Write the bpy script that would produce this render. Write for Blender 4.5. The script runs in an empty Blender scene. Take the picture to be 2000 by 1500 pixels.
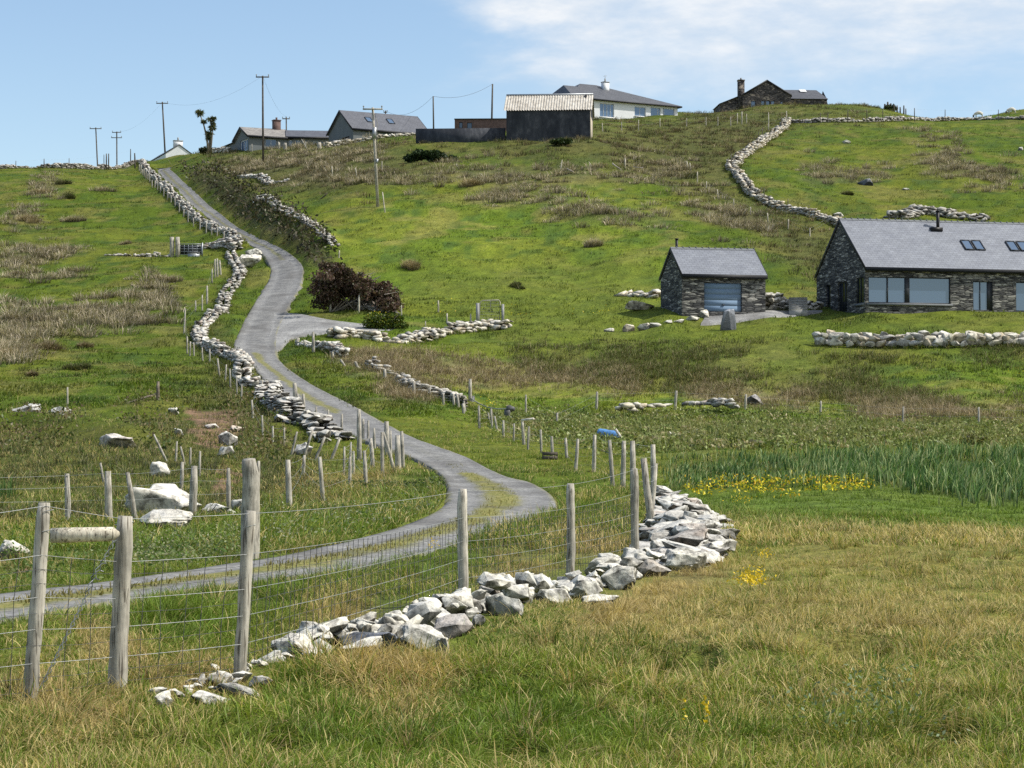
import bpy, bmesh, math, random
import numpy as np
from mathutils import Vector, Matrix

random.seed(7)
RS = np.random.RandomState(11)
scene = bpy.context.scene
COL = scene.collection

# ------------------------------------------------------------------ camera model
FPX = 4400.0            # focal length in photo pixels (2000 px wide)
PITCH = math.atan((865 - 750) / FPX)
CZ = 1.6                # eye height
cP, sP = math.cos(PITCH), math.sin(PITCH)

def ray(u, v):
    """photo pixel -> (a, e): x/y and dz/dy of its view ray"""
    xc = (np.asarray(u, float) - 1000) / FPX
    yc = (750 - np.asarray(v, float)) / FPX
    dy = cP - yc * sP
    dz = sP + yc * cP
    return xc / dy, dz / dy

def proj(x, y, z):
    dz = z - CZ
    f = y * cP + dz * sP
    up = -y * sP + dz * cP
    return 1000 + FPX * x / f, 750 - FPX * up / f

# ------------------------------------------------------------------ noise
def _hash(ix, iy, seed):
    h = (ix.astype(np.int64) * 374761393 + iy.astype(np.int64) * 668265263 + seed * 974634777) & 0xffffffff
    h = ((h ^ (h >> 13)) * 1274126177) & 0xffffffff
    h = h ^ (h >> 16)
    return (h & 0xffffff) / float(0xffffff)

def vnoise(x, y, seed=0):
    x = np.asarray(x, float); y = np.asarray(y, float)
    ix = np.floor(x); iy = np.floor(y)
    fx = x - ix; fy = y - iy
    fx = fx * fx * fx * (fx * (fx * 6 - 15) + 10); fy = fy * fy * fy * (fy * (fy * 6 - 15) + 10)
    a = _hash(ix, iy, seed); b = _hash(ix + 1, iy, seed)
    c = _hash(ix, iy + 1, seed); d = _hash(ix + 1, iy + 1, seed)
    return (a * (1 - fx) + b * fx) * (1 - fy) + (c * (1 - fx) + d * fx) * fy

def fbm(x, y, seed=0, octaves=4):
    s = 0; amp = 1; tot = 0
    for o in range(octaves):
        s = s + amp * vnoise(x * 2 ** o + 17.3 * o, y * 2 ** o - 9.1 * o, seed + o * 31)
        tot += amp; amp *= .5
    return s / tot            # 0..1, mean .5

def sstep(a, b, x):
    t = np.clip((x - a) / (b - a), 0, 1)
    return t * t * (3 - 2 * t)

# ------------------------------------------------------------------ base terrain: thin plate spline of z/y over (x/y, log y)
_cp = []
def cp(u, lst):
    for v, D in lst:
        a, e = ray(u, v)
        _cp.append((float(a), math.log(D), (CZ + float(e) * D) / D))
def cpz(u, D, z):
    a, e = ray(u, 500)
    _cp.append((float(a), math.log(D), z / D))
for u in (-900, 0, 550, 1000, 1450, 2000, 2900):
    for D in (3, 7, 12, 18, 25, 34):
        cpz(u, D, 0.0)
left = [(1021, 45), (950, 58), (880, 72), (830, 88), (740, 112), (640, 142), (500, 190), (400, 240), (330, 300)]
right = [(1000, 52), (960, 58), (900, 70), (850, 90), (812, 108), (740, 124), (682, 133), (655, 136), (620, 143), (604, 150), (598, 158), (430, 195), (330, 235), (240, 288), (214, 325)]
for u in (-900, -400, 0): cp(u, left)
for u in (2000, 2400, 2900): cp(u, right)
cp(150, [(640, 142), (500, 189), (400, 239), (330, 300)])
cp(300, [(1010, 49), (900, 68), (830, 88), (740, 112), (640, 142), (500, 188), (400, 238), (335, 295)])
cp(420, [(440, 215), (400, 232), (300, 288)])
cp(560, [(995, 54), (920, 67), (860, 82), (780, 104), (700, 125), (600, 154), (500, 180), (400, 213), (330, 246), (288, 288)])
cp(318, [(329, 300)]); cp(300, [(312, 318)]); cp(345, [(303, 318)]); cp(372, [(302, 314)]); cp(400, [(299, 300)])
cp(1850, [(604, 147)])
cp(1230, [(238, 292), (246, 279)])
cp(1320, [(236, 300)])
cp(760, [(268, 272)])
cp(800, [(1060, 36), (1000, 50), (930, 65), (880, 76), (800, 100), (720, 122), (640, 143), (560, 160), (480, 178), (400, 198), (330, 222), (285, 243)])
cp(1000, [(1040, 41), (1000, 50), (940, 63), (900, 73), (860, 86), (810, 108), (740, 126), (680, 137), (640, 144), (605, 152), (560, 160), (500, 174), (400, 198), (320, 222), (270, 241), (258, 262)])
cp(1150, [(640, 143), (600, 152), (268, 240), (246, 270), (233, 295)])
cp(1300, [(1000, 52), (950, 61), (900, 72), (850, 90), (810, 112), (740, 127), (690, 134), (640, 141), (610, 146), (600, 152), (500, 170), (400, 196), (320, 230), (240, 285), (214, 325)])
cp(1500, [(900, 70), (850, 90), (812, 112), (740, 126), (690, 133), (640, 141), (608, 146), (604, 152), (560, 160), (480, 178), (400, 198), (320, 232), (245, 285), (205, 330)])
cp(1700, [(900, 70), (850, 90), (812, 111), (740, 125), (684, 133), (655, 137), (620, 142), (606, 146), (602, 155), (430, 192), (350, 225), (260, 272), (228, 292), (209, 328)])
for u in (-900, -300, 300, 800, 1300, 1800, 2400, 2900):
    zc = {True: 36.5, False: 47}[u < 1000]
    if u == 800: zc = 40
    cpz(u, 400, zc + (-3 if u < 1000 else -4)); cpz(u, 460, zc - 9)
_cp = np.array(_cp)
KA, KS = 9.0, 1.6
_P = np.stack([_cp[:, 0] * KA, _cp[:, 1] * KS], 1)
def _tps(r2):
    return np.where(r2 > 1e-12, .5 * r2 * np.log(np.maximum(r2, 1e-12)), 0)
_n = len(_P)
_K = _tps(((_P[:, None] - _P[None]) ** 2).sum(-1)) + np.eye(_n) * 0.003
_Q = np.concatenate([np.ones((_n, 1)), _P], 1)
_A = np.block([[_K, _Q], [_Q.T, np.zeros((3, 3))]])
_w = np.linalg.solve(_A, np.concatenate([_cp[:, 2], np.zeros(3)]))
A0, A1, NA = -.45, .45, 361
S0, S1, NS = math.log(2.5), math.log(470), 641
ga = np.linspace(A0, A1, NA); gs = np.linspace(S0, S1, NS)
_G = np.zeros((NS, NA))
for _i in range(0, NS, 40):
    q = np.stack(np.meshgrid(ga * KA, gs[_i:_i + 40] * KS), -1).reshape(-1, 2)
    r2 = ((q[:, None] - _P[None]) ** 2).sum(-1)
    _G[_i:_i + 40] = (_tps(r2) @ _w[:_n] + _w[_n] + q @ _w[_n + 1:]).reshape(-1, NA)
_near = sstep(9, 22, np.exp(gs))[:, None]
_G *= _near

def bil(M, fi, fj):
    h, w = M.shape[:2]
    fi = np.clip(fi, 0, h - 1.001); fj = np.clip(fj, 0, w - 1.001)
    i = fi.astype(int); j = fj.astype(int); di = fi - i; dj = fj - j
    return (M[i, j] * (1 - dj) + M[i, j + 1] * dj) * (1 - di) + (M[i + 1, j] * (1 - dj) + M[i + 1, j + 1] * dj) * di

def zbase(x, y):
    x = np.asarray(x, float); y = np.maximum(np.asarray(y, float), 2.5)
    g = bil(_G, (np.log(y) - S0) / (S1 - S0) * (NS - 1), (x / y - A0) / (A1 - A0) * (NA - 1))
    return g * y

_rs = np.linspace(math.log(8), math.log(430), 1600)
_ry = np.exp(_rs)
def hit(u, v):
    """where the view ray of a photo pixel first meets the smooth terrain -> (x, y)"""
    a, e = ray(u, v)
    z = zbase(a * _ry, _ry)
    ok = (z - CZ) / _ry >= e
    i = int(np.argmax(ok)) if ok.any() else int(np.argmax((z - CZ) / _ry))
    if i > 0 and ok.any():
        e0 = (z[i - 1] - CZ) / _ry[i - 1]; e1 = (z[i] - CZ) / _ry[i]
        t = np.clip((e - e0) / max(e1 - e0, 1e-9), 0, 1)
        y = _ry[i - 1] * (1 - t) + _ry[i] * t
    else:
        y = _ry[i]
    return float(a * y), float(y)

def line(px):
    return np.array([hit(u, v) for u, v in px])

def smooth_line(P, n=6):
    """Catmull-Rom through the points"""
    P = np.asarray(P, float)
    Q = np.concatenate([[2 * P[0] - P[1]], P, [2 * P[-1] - P[-2]]])
    out = []
    for i in range(1, len(Q) - 2):
        p0, p1, p2, p3 = Q[i - 1:i + 3]
        for k in range(n):
            t = k / n
            out.append(.5 * ((2 * p1) + (-p0 + p2) * t + (2 * p0 - 5 * p1 + 4 * p2 - p3) * t * t + (-p0 + 3 * p1 - 3 * p2 + p3) * t ** 3))
    out.append(P[-1])
    return np.array(out)

# ------------------------------------------------------------------ zone masks, rastered over photo-space of the ground (quarter size) and looked up by world point
MU0, MV0, MW, MH, MS = -400, 100, 700, 450, 4.0
_mu = MU0 + (np.arange(MW) + .5) * MS; _mv = MV0 + (np.arange(MH) + .5) * MS
_MU, _MV = np.meshgrid(_mu, _mv)
def pip(poly, X, Y):
    poly = np.asarray(poly, float); inside = np.zeros(X.shape, bool)
    n = len(poly)
    for i in range(n):
        x0, y0 = poly[i]; x1, y1 = poly[(i + 1) % n]
        if y0 == y1: continue
        c = ((y0 > Y) != (y1 > Y)) & (X < (x1 - x0) * (Y - y0) / (y1 - y0) + x0)
        inside ^= c
    return inside
def blur(M, r):
    for ax in (0, 1):
        for _ in range(2):
            k = max(1, int(r))
            c = np.cumsum(np.concatenate([np.repeat(np.take(M, [0], ax), k + 1, ax), M, np.repeat(np.take(M, [-1], ax), k, ax)], ax), ax)
            n = M.shape[ax]
            M = (np.take(c, range(2 * k + 1, 2 * k + 1 + n), ax) - np.take(c, range(0, n), ax)) / (2 * k + 1)
    return M
def mask(*polys, soft=2):
    M = np.zeros((MH, MW))
    for p in polys:
        if len(p) == 4 and not isinstance(p[0], (tuple, list)):
            cx, cy, rx, ry = p
            M = np.maximum(M, 1.0 * (((_MU - cx) / rx) ** 2 + ((_MV - cy) / ry) ** 2 < 1))
        else:
            M = np.maximum(M, 1.0 * pip(p, _MU, _MV))
    return blur(M, soft) if soft else M
def look(M, u, v):
    return bil(M, (v - MV0) / MS - .5, (u - MU0) / MS - .5)

# ------------------------------------------------------------------ the lane: edge pairs read off the photo (left, right)
LANE = [((303, 329), (328, 328)), ((318, 352), (354, 350)), ((342, 372), (378, 371)), ((370, 402), (408, 400)), ((402, 424), (436, 421)),
        ((438, 451), (472, 448)), ((474, 474), (520, 471)), ((504, 490), (566, 494)), ((524, 520), (592, 518)), ((524, 545), (594, 543)),
        ((508, 572), (584, 570)), ((490, 600), (566, 600)), ((466, 646), (546, 646)), ((453, 684), (542, 682)), ((466, 700), (550, 706)),
        ((490, 718), (574, 728)), ((520, 752), (624, 759)), ((562, 786), (668, 781)), ((614, 820), (716, 806)), ((670, 848), (764, 832)),
        ((740, 874), (806, 854)), ((802, 896), (856, 873)), ((848, 922), (912, 893)), ((868, 946), (986, 930)), ((868, 964), (1046, 946)), ((866, 980), (1090, 976)),
        ((846, 1000), (1074, 1006)), ((796, 1024), (1000, 1036)), ((700, 1054), (850, 1084)), ((580, 1082), (700, 1116)), ((468, 1101), (560, 1136)),
        ((270, 1131), (330, 1164)), ((0, 1164), (20, 1222)), ((-330, 1196), (-360, 1290))]
_L = smooth_line(line([p[0] for p in LANE])); _R = smooth_line(line([p[1] for p in LANE]))
_ext = np.array([[-3.0, 14.0]])
_L = np.concatenate([_L[:1] + [[-9, 14.0]], _L]); _R = np.concatenate([_R[:1] + [[-9, 15.0]], _R])
SPUR_T = line([(535, 603), (560, 606), (590, 610), (640, 622), (700, 630), (770, 640)]); SPUR_B = line([(520, 688), (547, 684), (574, 662), (640, 651), (700, 650), (770, 646)])
SPUR_T, SPUR_B = smooth_line(SPUR_T, 4), smooth_line(SPUR_B, 4)
DRIVE_T = smooth_line(line([(1384, 609), (1450, 607), (1540, 606.5), (1606, 606.5)]), 4); DRIVE_B = smooth_line(line([(1368, 633), (1430, 629), (1510, 618), (1606, 610)]), 4)

# masks in (log y, x/y) space for the lane and the drives: 1 inside
MA, MSN = 1201, 1601
_aa, _ss = np.linspace(A0, A1, MA), np.linspace(math.log(9), math.log(340), MSN)
_AX, _SY = np.meshgrid(_aa, _ss)
def as_mask(polyxy):
    P = np.stack([polyxy[:, 0] / polyxy[:, 1], np.log(polyxy[:, 1])], 1)
    M = np.zeros((MSN, MA))
    j0, j1 = np.searchsorted(_aa, P[:, 0].min()) - 1, np.searchsorted(_aa, P[:, 0].max()) + 1
    i0, i1 = np.searchsorted(_ss, P[:, 1].min()) - 1, np.searchsorted(_ss, P[:, 1].max()) + 1
    j0, i0 = max(j0, 0), max(i0, 0)
    M[i0:i1, j0:j1] = pip(P, _AX[i0:i1, j0:j1], _SY[i0:i1, j0:j1])
    return M
def as_look(M, x, y):
    return bil(M, (np.log(np.maximum(y, 3)) - _ss[0]) / (_ss[-1] - _ss[0]) * (MSN - 1), (x / np.maximum(y, 3) - A0) / (A1 - A0) * (MA - 1))
def cross(t): return _L * (1 - t) + _R * t
lane_raw = np.maximum(as_mask(np.concatenate([_L[1:], _R[1:][::-1]])), np.maximum(as_mask(np.concatenate([SPUR_T, SPUR_B[::-1]])), as_mask(np.concatenate([DRIVE_T, DRIVE_B[::-1]]))))
LANE_M = blur(lane_raw, 1)
_med_a, _med_b = .40, .62
MED_M = blur(as_mask(np.concatenate([cross(.36)[100:], cross(.64)[100:][::-1]])), 1)

def near_line(x, y, P, chunk=40000):
    """distance to a world polyline"""
    x = np.ravel(x); y = np.ravel(y); out = np.full(x.shape, 1e9)
    for i in range(len(P) - 1):
        ax, ay = P[i]; bx, by = P[i + 1]
        L2 = (bx - ax) ** 2 + (by - ay) ** 2 + 1e-9
        t = np.clip(((x - ax) * (bx - ax) + (y - ay) * (by - ay)) / L2, 0, 1)
        out = np.minimum(out, np.hypot(x - ax - t * (bx - ax), y - ay - t * (by - ay)))
    return out

# banks: (world line, height, half width)
BANKS = [
    (line([(250, 806), (330, 796), (420, 792), (500, 812), (560, 846)]), .35, 1.6),
    (line([(400, 352), (455, 375), (520, 415), (575, 455), (640, 500)]), 1.1, 1.6),                     # rough bank right of the upper lane
    (line([(583, 668), (650, 695), (720, 722), (800, 768), (900, 800), (960, 835), (1040, 872), (1125, 908)]), .10, 1.3),
    (line([(1000, 835), (1150, 815), (1350, 812), (1600, 822), (2000, 838)]), .12, 2.2),
    (line([(-200, 842), (60, 838), (160, 845), (260, 862)]), .6, 1.5),
    (line([(275, 318), (330, 372), (400, 440), (455, 485)]), .35, 1.3),
]
_BK = np.zeros((MSN // 2 + 1, MA // 2 + 1))
_bx, _by = (_AX * np.exp(_SY))[::2, ::2], np.exp(_SY)[::2, ::2]
for P, h, w in BANKS:
    d = near_line(_bx, _by, P).reshape(_bx.shape)
    _BK = np.maximum(_BK, h * np.exp(-(d / w) ** 2))
def bank(x, y):
    return bil(_BK, (np.log(np.maximum(y, 3)) - _ss[0]) / (_ss[-1] - _ss[0]) * (_BK.shape[0] - 1), (x / np.maximum(y, 3) - A0) / (A1 - A0) * (_BK.shape[1] - 1))

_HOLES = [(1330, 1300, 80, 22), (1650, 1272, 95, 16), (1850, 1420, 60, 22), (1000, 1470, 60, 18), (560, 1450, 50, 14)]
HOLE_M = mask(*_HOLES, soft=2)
YARD_M = mask([(1270, 640), (1275, 560), (2200, 540), (2200, 655), (1560, 640)], soft=3)
def zg(x, y, road=True):
    """ground height of the terrain"""
    x = np.asarray(x, float); y = np.asarray(y, float)
    z = zbase(x, y)
    lm = as_look(LANE_M, x, y)
    off = 1 - sstep(0, .9, lm)
    amp = (.05 + .22 * sstep(60, 170, y)) * (1 - .75 * sstep(225, 290, y))
    h = (fbm(x / 1.7, y / 1.7, 3, 3) - .5) * .20 * (1 - .5 * sstep(70, 120, y)) + (fbm(x / 9, y / 9, 5, 4) - .5) * 2 * amp * 1.6
    h = h + (vnoise(x / 4.5 + 2.2 * vnoise(x / 9, y / 9, 8), y / 3.0, 9) - .5) * .5 * sstep(95, 150, y) * (1 - .7 * sstep(225, 290, y))
    uu, vv = proj(x, y, z)
    z = z + (h * (1 - .85 * look(YARD_M, uu, vv)) + bank(x, y)) * (.12 + .88 * off)
    z = z - .20 * look(HOLE_M, uu, vv) * (y < 40)
    if road: z = z - .10 * sstep(.15, .8, lm)
    return z
def zroad(x, y):
    z = zbase(x, y)
    lm = as_look(LANE_M, x, y); off = 1 - sstep(0, .9, lm)
    amp = (.05 + .22 * sstep(60, 170, y)) * (1 - .75 * sstep(225, 290, y))
    h = (fbm(x / 1.7, y / 1.7, 3, 3) - .5) * .20 * (1 - .5 * sstep(70, 120, y)) + (fbm(x / 9, y / 9, 5, 4) - .5) * 2 * amp * 1.6
    return z + h * .12 + .0
def gp(u, v):
    """photo pixel -> world point standing on the ground"""
    x, y = hit(u, v)
    return np.array([x, y, float(zg(x, y))])
def at_depth(u, v, y):
    a, e = ray(u, v)
    return np.array([float(a) * y, y, CZ + float(e) * y])
# ------------------------------------------------------------------ mesh helpers
def np_mesh(name, V, faces, cols=None, smooth=False):
    """faces: list of (n,k) int arrays"""
    me = bpy.data.meshes.new(name)
    V = np.ascontiguousarray(V, np.float32)
    me.vertices.add(len(V)); me.vertices.foreach_set('co', V.ravel())
    faces = [np.asarray(f, np.int32) for f in faces if len(f)]
    nl = sum(f.size for f in faces); nf = sum(len(f) for f in faces)
    me.loops.add(nl); me.polygons.add(nf)
    me.loops.foreach_set('vertex_index', np.concatenate([f.ravel() for f in faces]))
    st = []; o = 0
    for f in faces:
        st.append(o + np.arange(len(f)) * f.shape[1]); o += f.size
    me.polygons.foreach_set('loop_start', np.concatenate(st).astype(np.int32))
    if smooth: me.polygons.foreach_set('use_smooth', np.ones(nf, bool))
    me.update(calc_edges=True)
    if cols is not None:
        ca = me.color_attributes.new('Col', 'FLOAT_COLOR', 'POINT')
        c = np.ones((len(V), 4), np.float32); c[:, :3] = cols
        ca.data.foreach_set('color', c.ravel())
    return me

class MB:
    """collects pieces into one mesh"""
    def __init__(s): s.V = []; s.F = {}; s.C = []; s.n = 0
    def add(s, V, F, col=None):
        V = np.asarray(V, float)
        for f in F:
            f = np.asarray(f, int)
            if f.ndim == 1: f = f[None]
            if len(f): s.F.setdefault(f.shape[1], []).append(f + s.n)
        s.V.append(V); s.n += len(V)
        c = np.ones((len(V), 3)) if col is None else np.broadcast_to(np.asarray(col, float), (len(V), 3))
        s.C.append(c)
        return s
    def box(s, x0, x1, y0, y1, z0, z1, col=None):
        V = [(x0, y0, z0), (x1, y0, z0), (x1, y1, z0), (x0, y1, z0), (x0, y0, z1), (x1, y0, z1), (x1, y1, z1), (x0, y1, z1)]
        return s.add(V, [[(0, 3, 2, 1), (4, 5, 6, 7), (0, 1, 5, 4), (1, 2, 6, 5), (2, 3, 7, 6), (3, 0, 4, 7)]], col)
    def quad(s, *p, col=None): return s.add(p, [[tuple(range(len(p)))]], col)
    def tube(s, pts, rad, n=6, col=None, cap=True):
        pts = np.asarray(pts, float); m = len(pts)
        rad = np.broadcast_to(np.asarray(rad, float), (m,))
        T = np.gradient(pts, axis=0); T /= np.linalg.norm(T, axis=1)[:, None] + 1e-12
        ref = np.array([0, 0, 1.0]) if abs(T[:, 2]).mean() < .8 else np.array([1.0, 0, 0])
        S = np.cross(T, ref); S /= np.linalg.norm(S, axis=1)[:, None] + 1e-12
        N = np.cross(S, T)
        an = np.arange(n) * 2 * math.pi / n
        V = pts[:, None] + rad[:, None, None] * (np.cos(an)[None, :, None] * S[:, None] + np.sin(an)[None, :, None] * N[:, None])
        i = np.arange(m - 1)[:, None] * n; j = np.arange(n)[None]
        q = np.stack([i + j, i + (j + 1) % n, i + n + (j + 1) % n, i + n + j], -1).reshape(-1, 4)
        F = [q]
        if cap and n > 2: F += [np.array([list(range(n))[::-1]]), np.array([list(range((m - 1) * n, m * n))])]
        return s.add(V.reshape(-1, 3), F, col)
    def build(s, name, mat, parent=None, smooth=False, loc=None, rotz=0.0, label=None):
        """vertices are in world space; a child is stored relative to its parent's place"""
        V = np.concatenate(s.V); C = np.concatenate(s.C)
        faces = [np.concatenate(f) for f in s.F.values()]
        return link(name, V, faces, C, mat, parent, smooth, loc)

def link(name, V, faces, C, mat, parent=None, smooth=False, loc=None):
    if parent is not None: org = np.array(parent['_w']) if '_w' in parent else np.array(parent.location)
    elif loc is not None: org = np.asarray(loc, float)
    else: org = np.array([V[:, 0].mean(), V[:, 1].mean(), V[:, 2].min()])
    V = V - org
    me = np_mesh(name, V, faces, C, smooth)
    o = bpy.data.objects.new(name, me); COL.objects.link(o)
    me.materials.append(mat)
    if parent is not None:
        o.parent = parent
        ORG[o.name] = org
    else:
        o.location = org
        ORG[o.name] = org
    return o
ORG = {}
class Local:
    """MB in a building's own axes, put into the world under its Empty"""
    pass

def tag(o, label=None, cat=None, group=None, kind=None):
    if label: o['label'] = label
    if cat: o['category'] = cat
    if group: o['group'] = group
    if kind: o['kind'] = kind
    return o
def empty(name, loc, label, cat, group=None, rotz=0.0):
    o = bpy.data.objects.new(name, None); COL.objects.link(o)
    o.location = [float(v) for v in loc]; o.rotation_euler = (0, 0, rotz); o.empty_display_size = .3
    return tag(o, label, cat, group)
def part(name, mb, mat, parent, smooth=False, label=None):
    """mb is in the parent's own axes"""
    V = np.concatenate(mb.V); C = np.concatenate(mb.C)
    me = np_mesh(name, V, [np.concatenate(f) for f in mb.F.values()], C, smooth)
    o = bpy.data.objects.new(name, me); COL.objects.link(o); me.materials.append(mat)
    o.parent = parent
    if label: o['label'] = label
    return o
def wpart(name, mb, mat, parent, smooth=False, label=None):
    """mb is in world axes, parent is an unrotated Empty"""
    org = np.array(parent.location)
    for i in range(len(mb.V)): mb.V[i] = mb.V[i] - org
    return part(name, mb, mat, parent, smooth, label)

# ------------------------------------------------------------------ materials
def new_mat(name):
    m = bpy.data.materials.new(name); m.use_nodes = True
    nt = m.node_tree; nt.nodes.clear()
    out = nt.nodes.new('ShaderNodeOutputMaterial')
    return m, nt, out
def nd(nt, t, **kw):
    n = nt.nodes.new(t)
    for k, v in kw.items():
        if k.startswith('i_'): n.inputs[k[2:].replace('_', ' ')].default_value = v
        else: setattr(n, k, v)
    return n
def ramp(nt, stops, interp='LINEAR'):
    r = nt.nodes.new('ShaderNodeValToRGB'); cr = r.color_ramp; cr.interpolation = interp
    while len(cr.elements) > 1: cr.elements.remove(cr.elements[0])
    cr.elements[0].position = stops[0][0]; cr.elements[0].color = (*stops[0][1], 1)
    for p, c in stops[1:]:
        e = cr.elements.new(p); e.color = (*c, 1)
    return r
def mixc(nt, a, b, fac, mode='MIX'):
    m = nt.nodes.new('ShaderNodeMix'); m.data_type = 'RGBA'; m.blend_type = mode
    L = nt.links
    for sock, val in ((m.inputs[0], fac), (m.inputs[6], a), (m.inputs[7], b)):
        if hasattr(val, 'is_linked') or hasattr(val, 'links'): L.new(val, sock)
        elif isinstance(val, (int, float)): sock.default_value = val
        else: sock.default_value = (*val, 1)
    return m.outputs[2]
def noise(nt, vec, scale, detail=4, rough=.55):
    n = nd(nt, 'ShaderNodeTexNoise'); n.inputs['Scale'].default_value = scale
    n.inputs['Detail'].default_value = detail; n.inputs['Roughness'].default_value = rough
    if vec is not None: nt.links.new(vec, n.inputs['Vector'])
    return n
def coords(nt, which='Object', scale=(1, 1, 1)):
    if which == 'Position': s = nd(nt, 'ShaderNodeNewGeometry').outputs['Position']
    else: s = nd(nt, 'ShaderNodeTexCoord').outputs[which]
    mp = nd(nt, 'ShaderNodeMapping'); mp.inputs['Scale'].default_value = scale
    nt.links.new(s, mp.inputs['Vector'])
    return mp.outputs['Vector']
def attr(nt, name='Col'):
    a = nd(nt, 'ShaderNodeAttribute'); a.attribute_name = name
    return a.outputs['Color']
def finish(nt, out, color, rough=.8, bump=None, bstr=.3, bdist=.02, spec=.3, metal=0.0):
    p = nd(nt, 'ShaderNodeBsdfPrincipled')
    if isinstance(color, (tuple, list)): p.inputs['Base Color'].default_value = (*color, 1)
    else: nt.links.new(color, p.inputs['Base Color'])
    p.inputs['Roughness'].default_value = rough; p.inputs['Specular IOR Level'].default_value = spec
    p.inputs['Metallic'].default_value = metal
    if bump is not None:
        b = nd(nt, 'ShaderNodeBump'); b.inputs['Strength'].default_value = bstr; b.inputs['Distance'].default_value = bdist
        nt.links.new(bump, b.inputs['Height']); nt.links.new(b.outputs['Normal'], p.inputs['Normal'])
    nt.links.new(p.outputs[0], out.inputs['Surface'])
    return p

def simple(name, col, rough=.7, var=.25, scale=6.0, spec=.3, metal=0.0, stretch=(1, 1, 1), bstr=.0):
    m, nt, out = new_mat(name)
    v = coords(nt, 'Object', stretch)
    n = noise(nt, v, scale, 5, .6)
    d = tuple(max(0, c * (1 - var)) for c in col); l = tuple(min(1, c * (1 + var)) for c in col)
    r = ramp(nt, [(.3, d), (.7, l)]); nt.links.new(n.outputs[0], r.inputs[0])
    finish(nt, out, r.outputs[0], rough, n.outputs[0] if bstr else None, bstr, .01, spec, metal)
    return m

def mat_blades(name, transl=.35, rough=.55):
    m, nt, out = new_mat(name)
    c = attr(nt)
    d = nd(nt, 'ShaderNodeBsdfDiffuse'); t = nd(nt, 'ShaderNodeBsdfTranslucent')
    g = nd(nt, 'ShaderNodeBsdfGlossy'); g.inputs['Roughness'].default_value = rough; g.inputs['Color'].default_value = (.8, .85, .8, 1)
    nt.links.new(c, d.inputs['Color'])
    tc = mixc(nt, c, (1.0, 1.0, .55), 1.0, 'MULTIPLY'); nt.links.new(tc, t.inputs['Color'])
    x = nd(nt, 'ShaderNodeMixShader'); x.inputs[0].default_value = transl
    nt.links.new(d.outputs[0], x.inputs[1]); nt.links.new(t.outputs[0], x.inputs[2])
    y = nd(nt, 'ShaderNodeMixShader'); y.inputs[0].default_value = .02
    nt.links.new(x.outputs[0], y.inputs[1]); nt.links.new(g.outputs[0], y.inputs[2])
    nt.links.new(y.outputs[0], out.inputs['Surface'])
    return m

def mat_ground():
    m, nt, out = new_mat('field_ground')
    c = attr(nt); P = coords(nt, 'Position')
    n1 = noise(nt, P, 5.0, 6, .65); n2 = noise(nt, P, .9, 5, .6); n3 = noise(nt, P, 22.0, 3, .6)
    r1 = ramp(nt, [(.25, (.55, .55, .5)), (.5, (1, 1, 1)), (.8, (1.5, 1.42, 1.2))]); nt.links.new(n1.outputs[0], r1.inputs[0])
    r2 = ramp(nt, [(.3, (.75, .8, .8)), (.7, (1.22, 1.16, 1.1))]); nt.links.new(n2.outputs[0], r2.inputs[0])
    r3 = ramp(nt, [(.3, (.7, .7, .7)), (.7, (1.3, 1.3, 1.25))]); nt.links.new(n3.outputs[0], r3.inputs[0])
    k = mixc(nt, mixc(nt, mixc(nt, c, r1.outputs[0], .8, 'MULTIPLY'), r2.outputs[0], 1.0, 'MULTIPLY'), r3.outputs[0], .6, 'MULTIPLY')
    finish(nt, out, k, .95, n1.outputs[0], .8, .16, .1)
    return m

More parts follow.
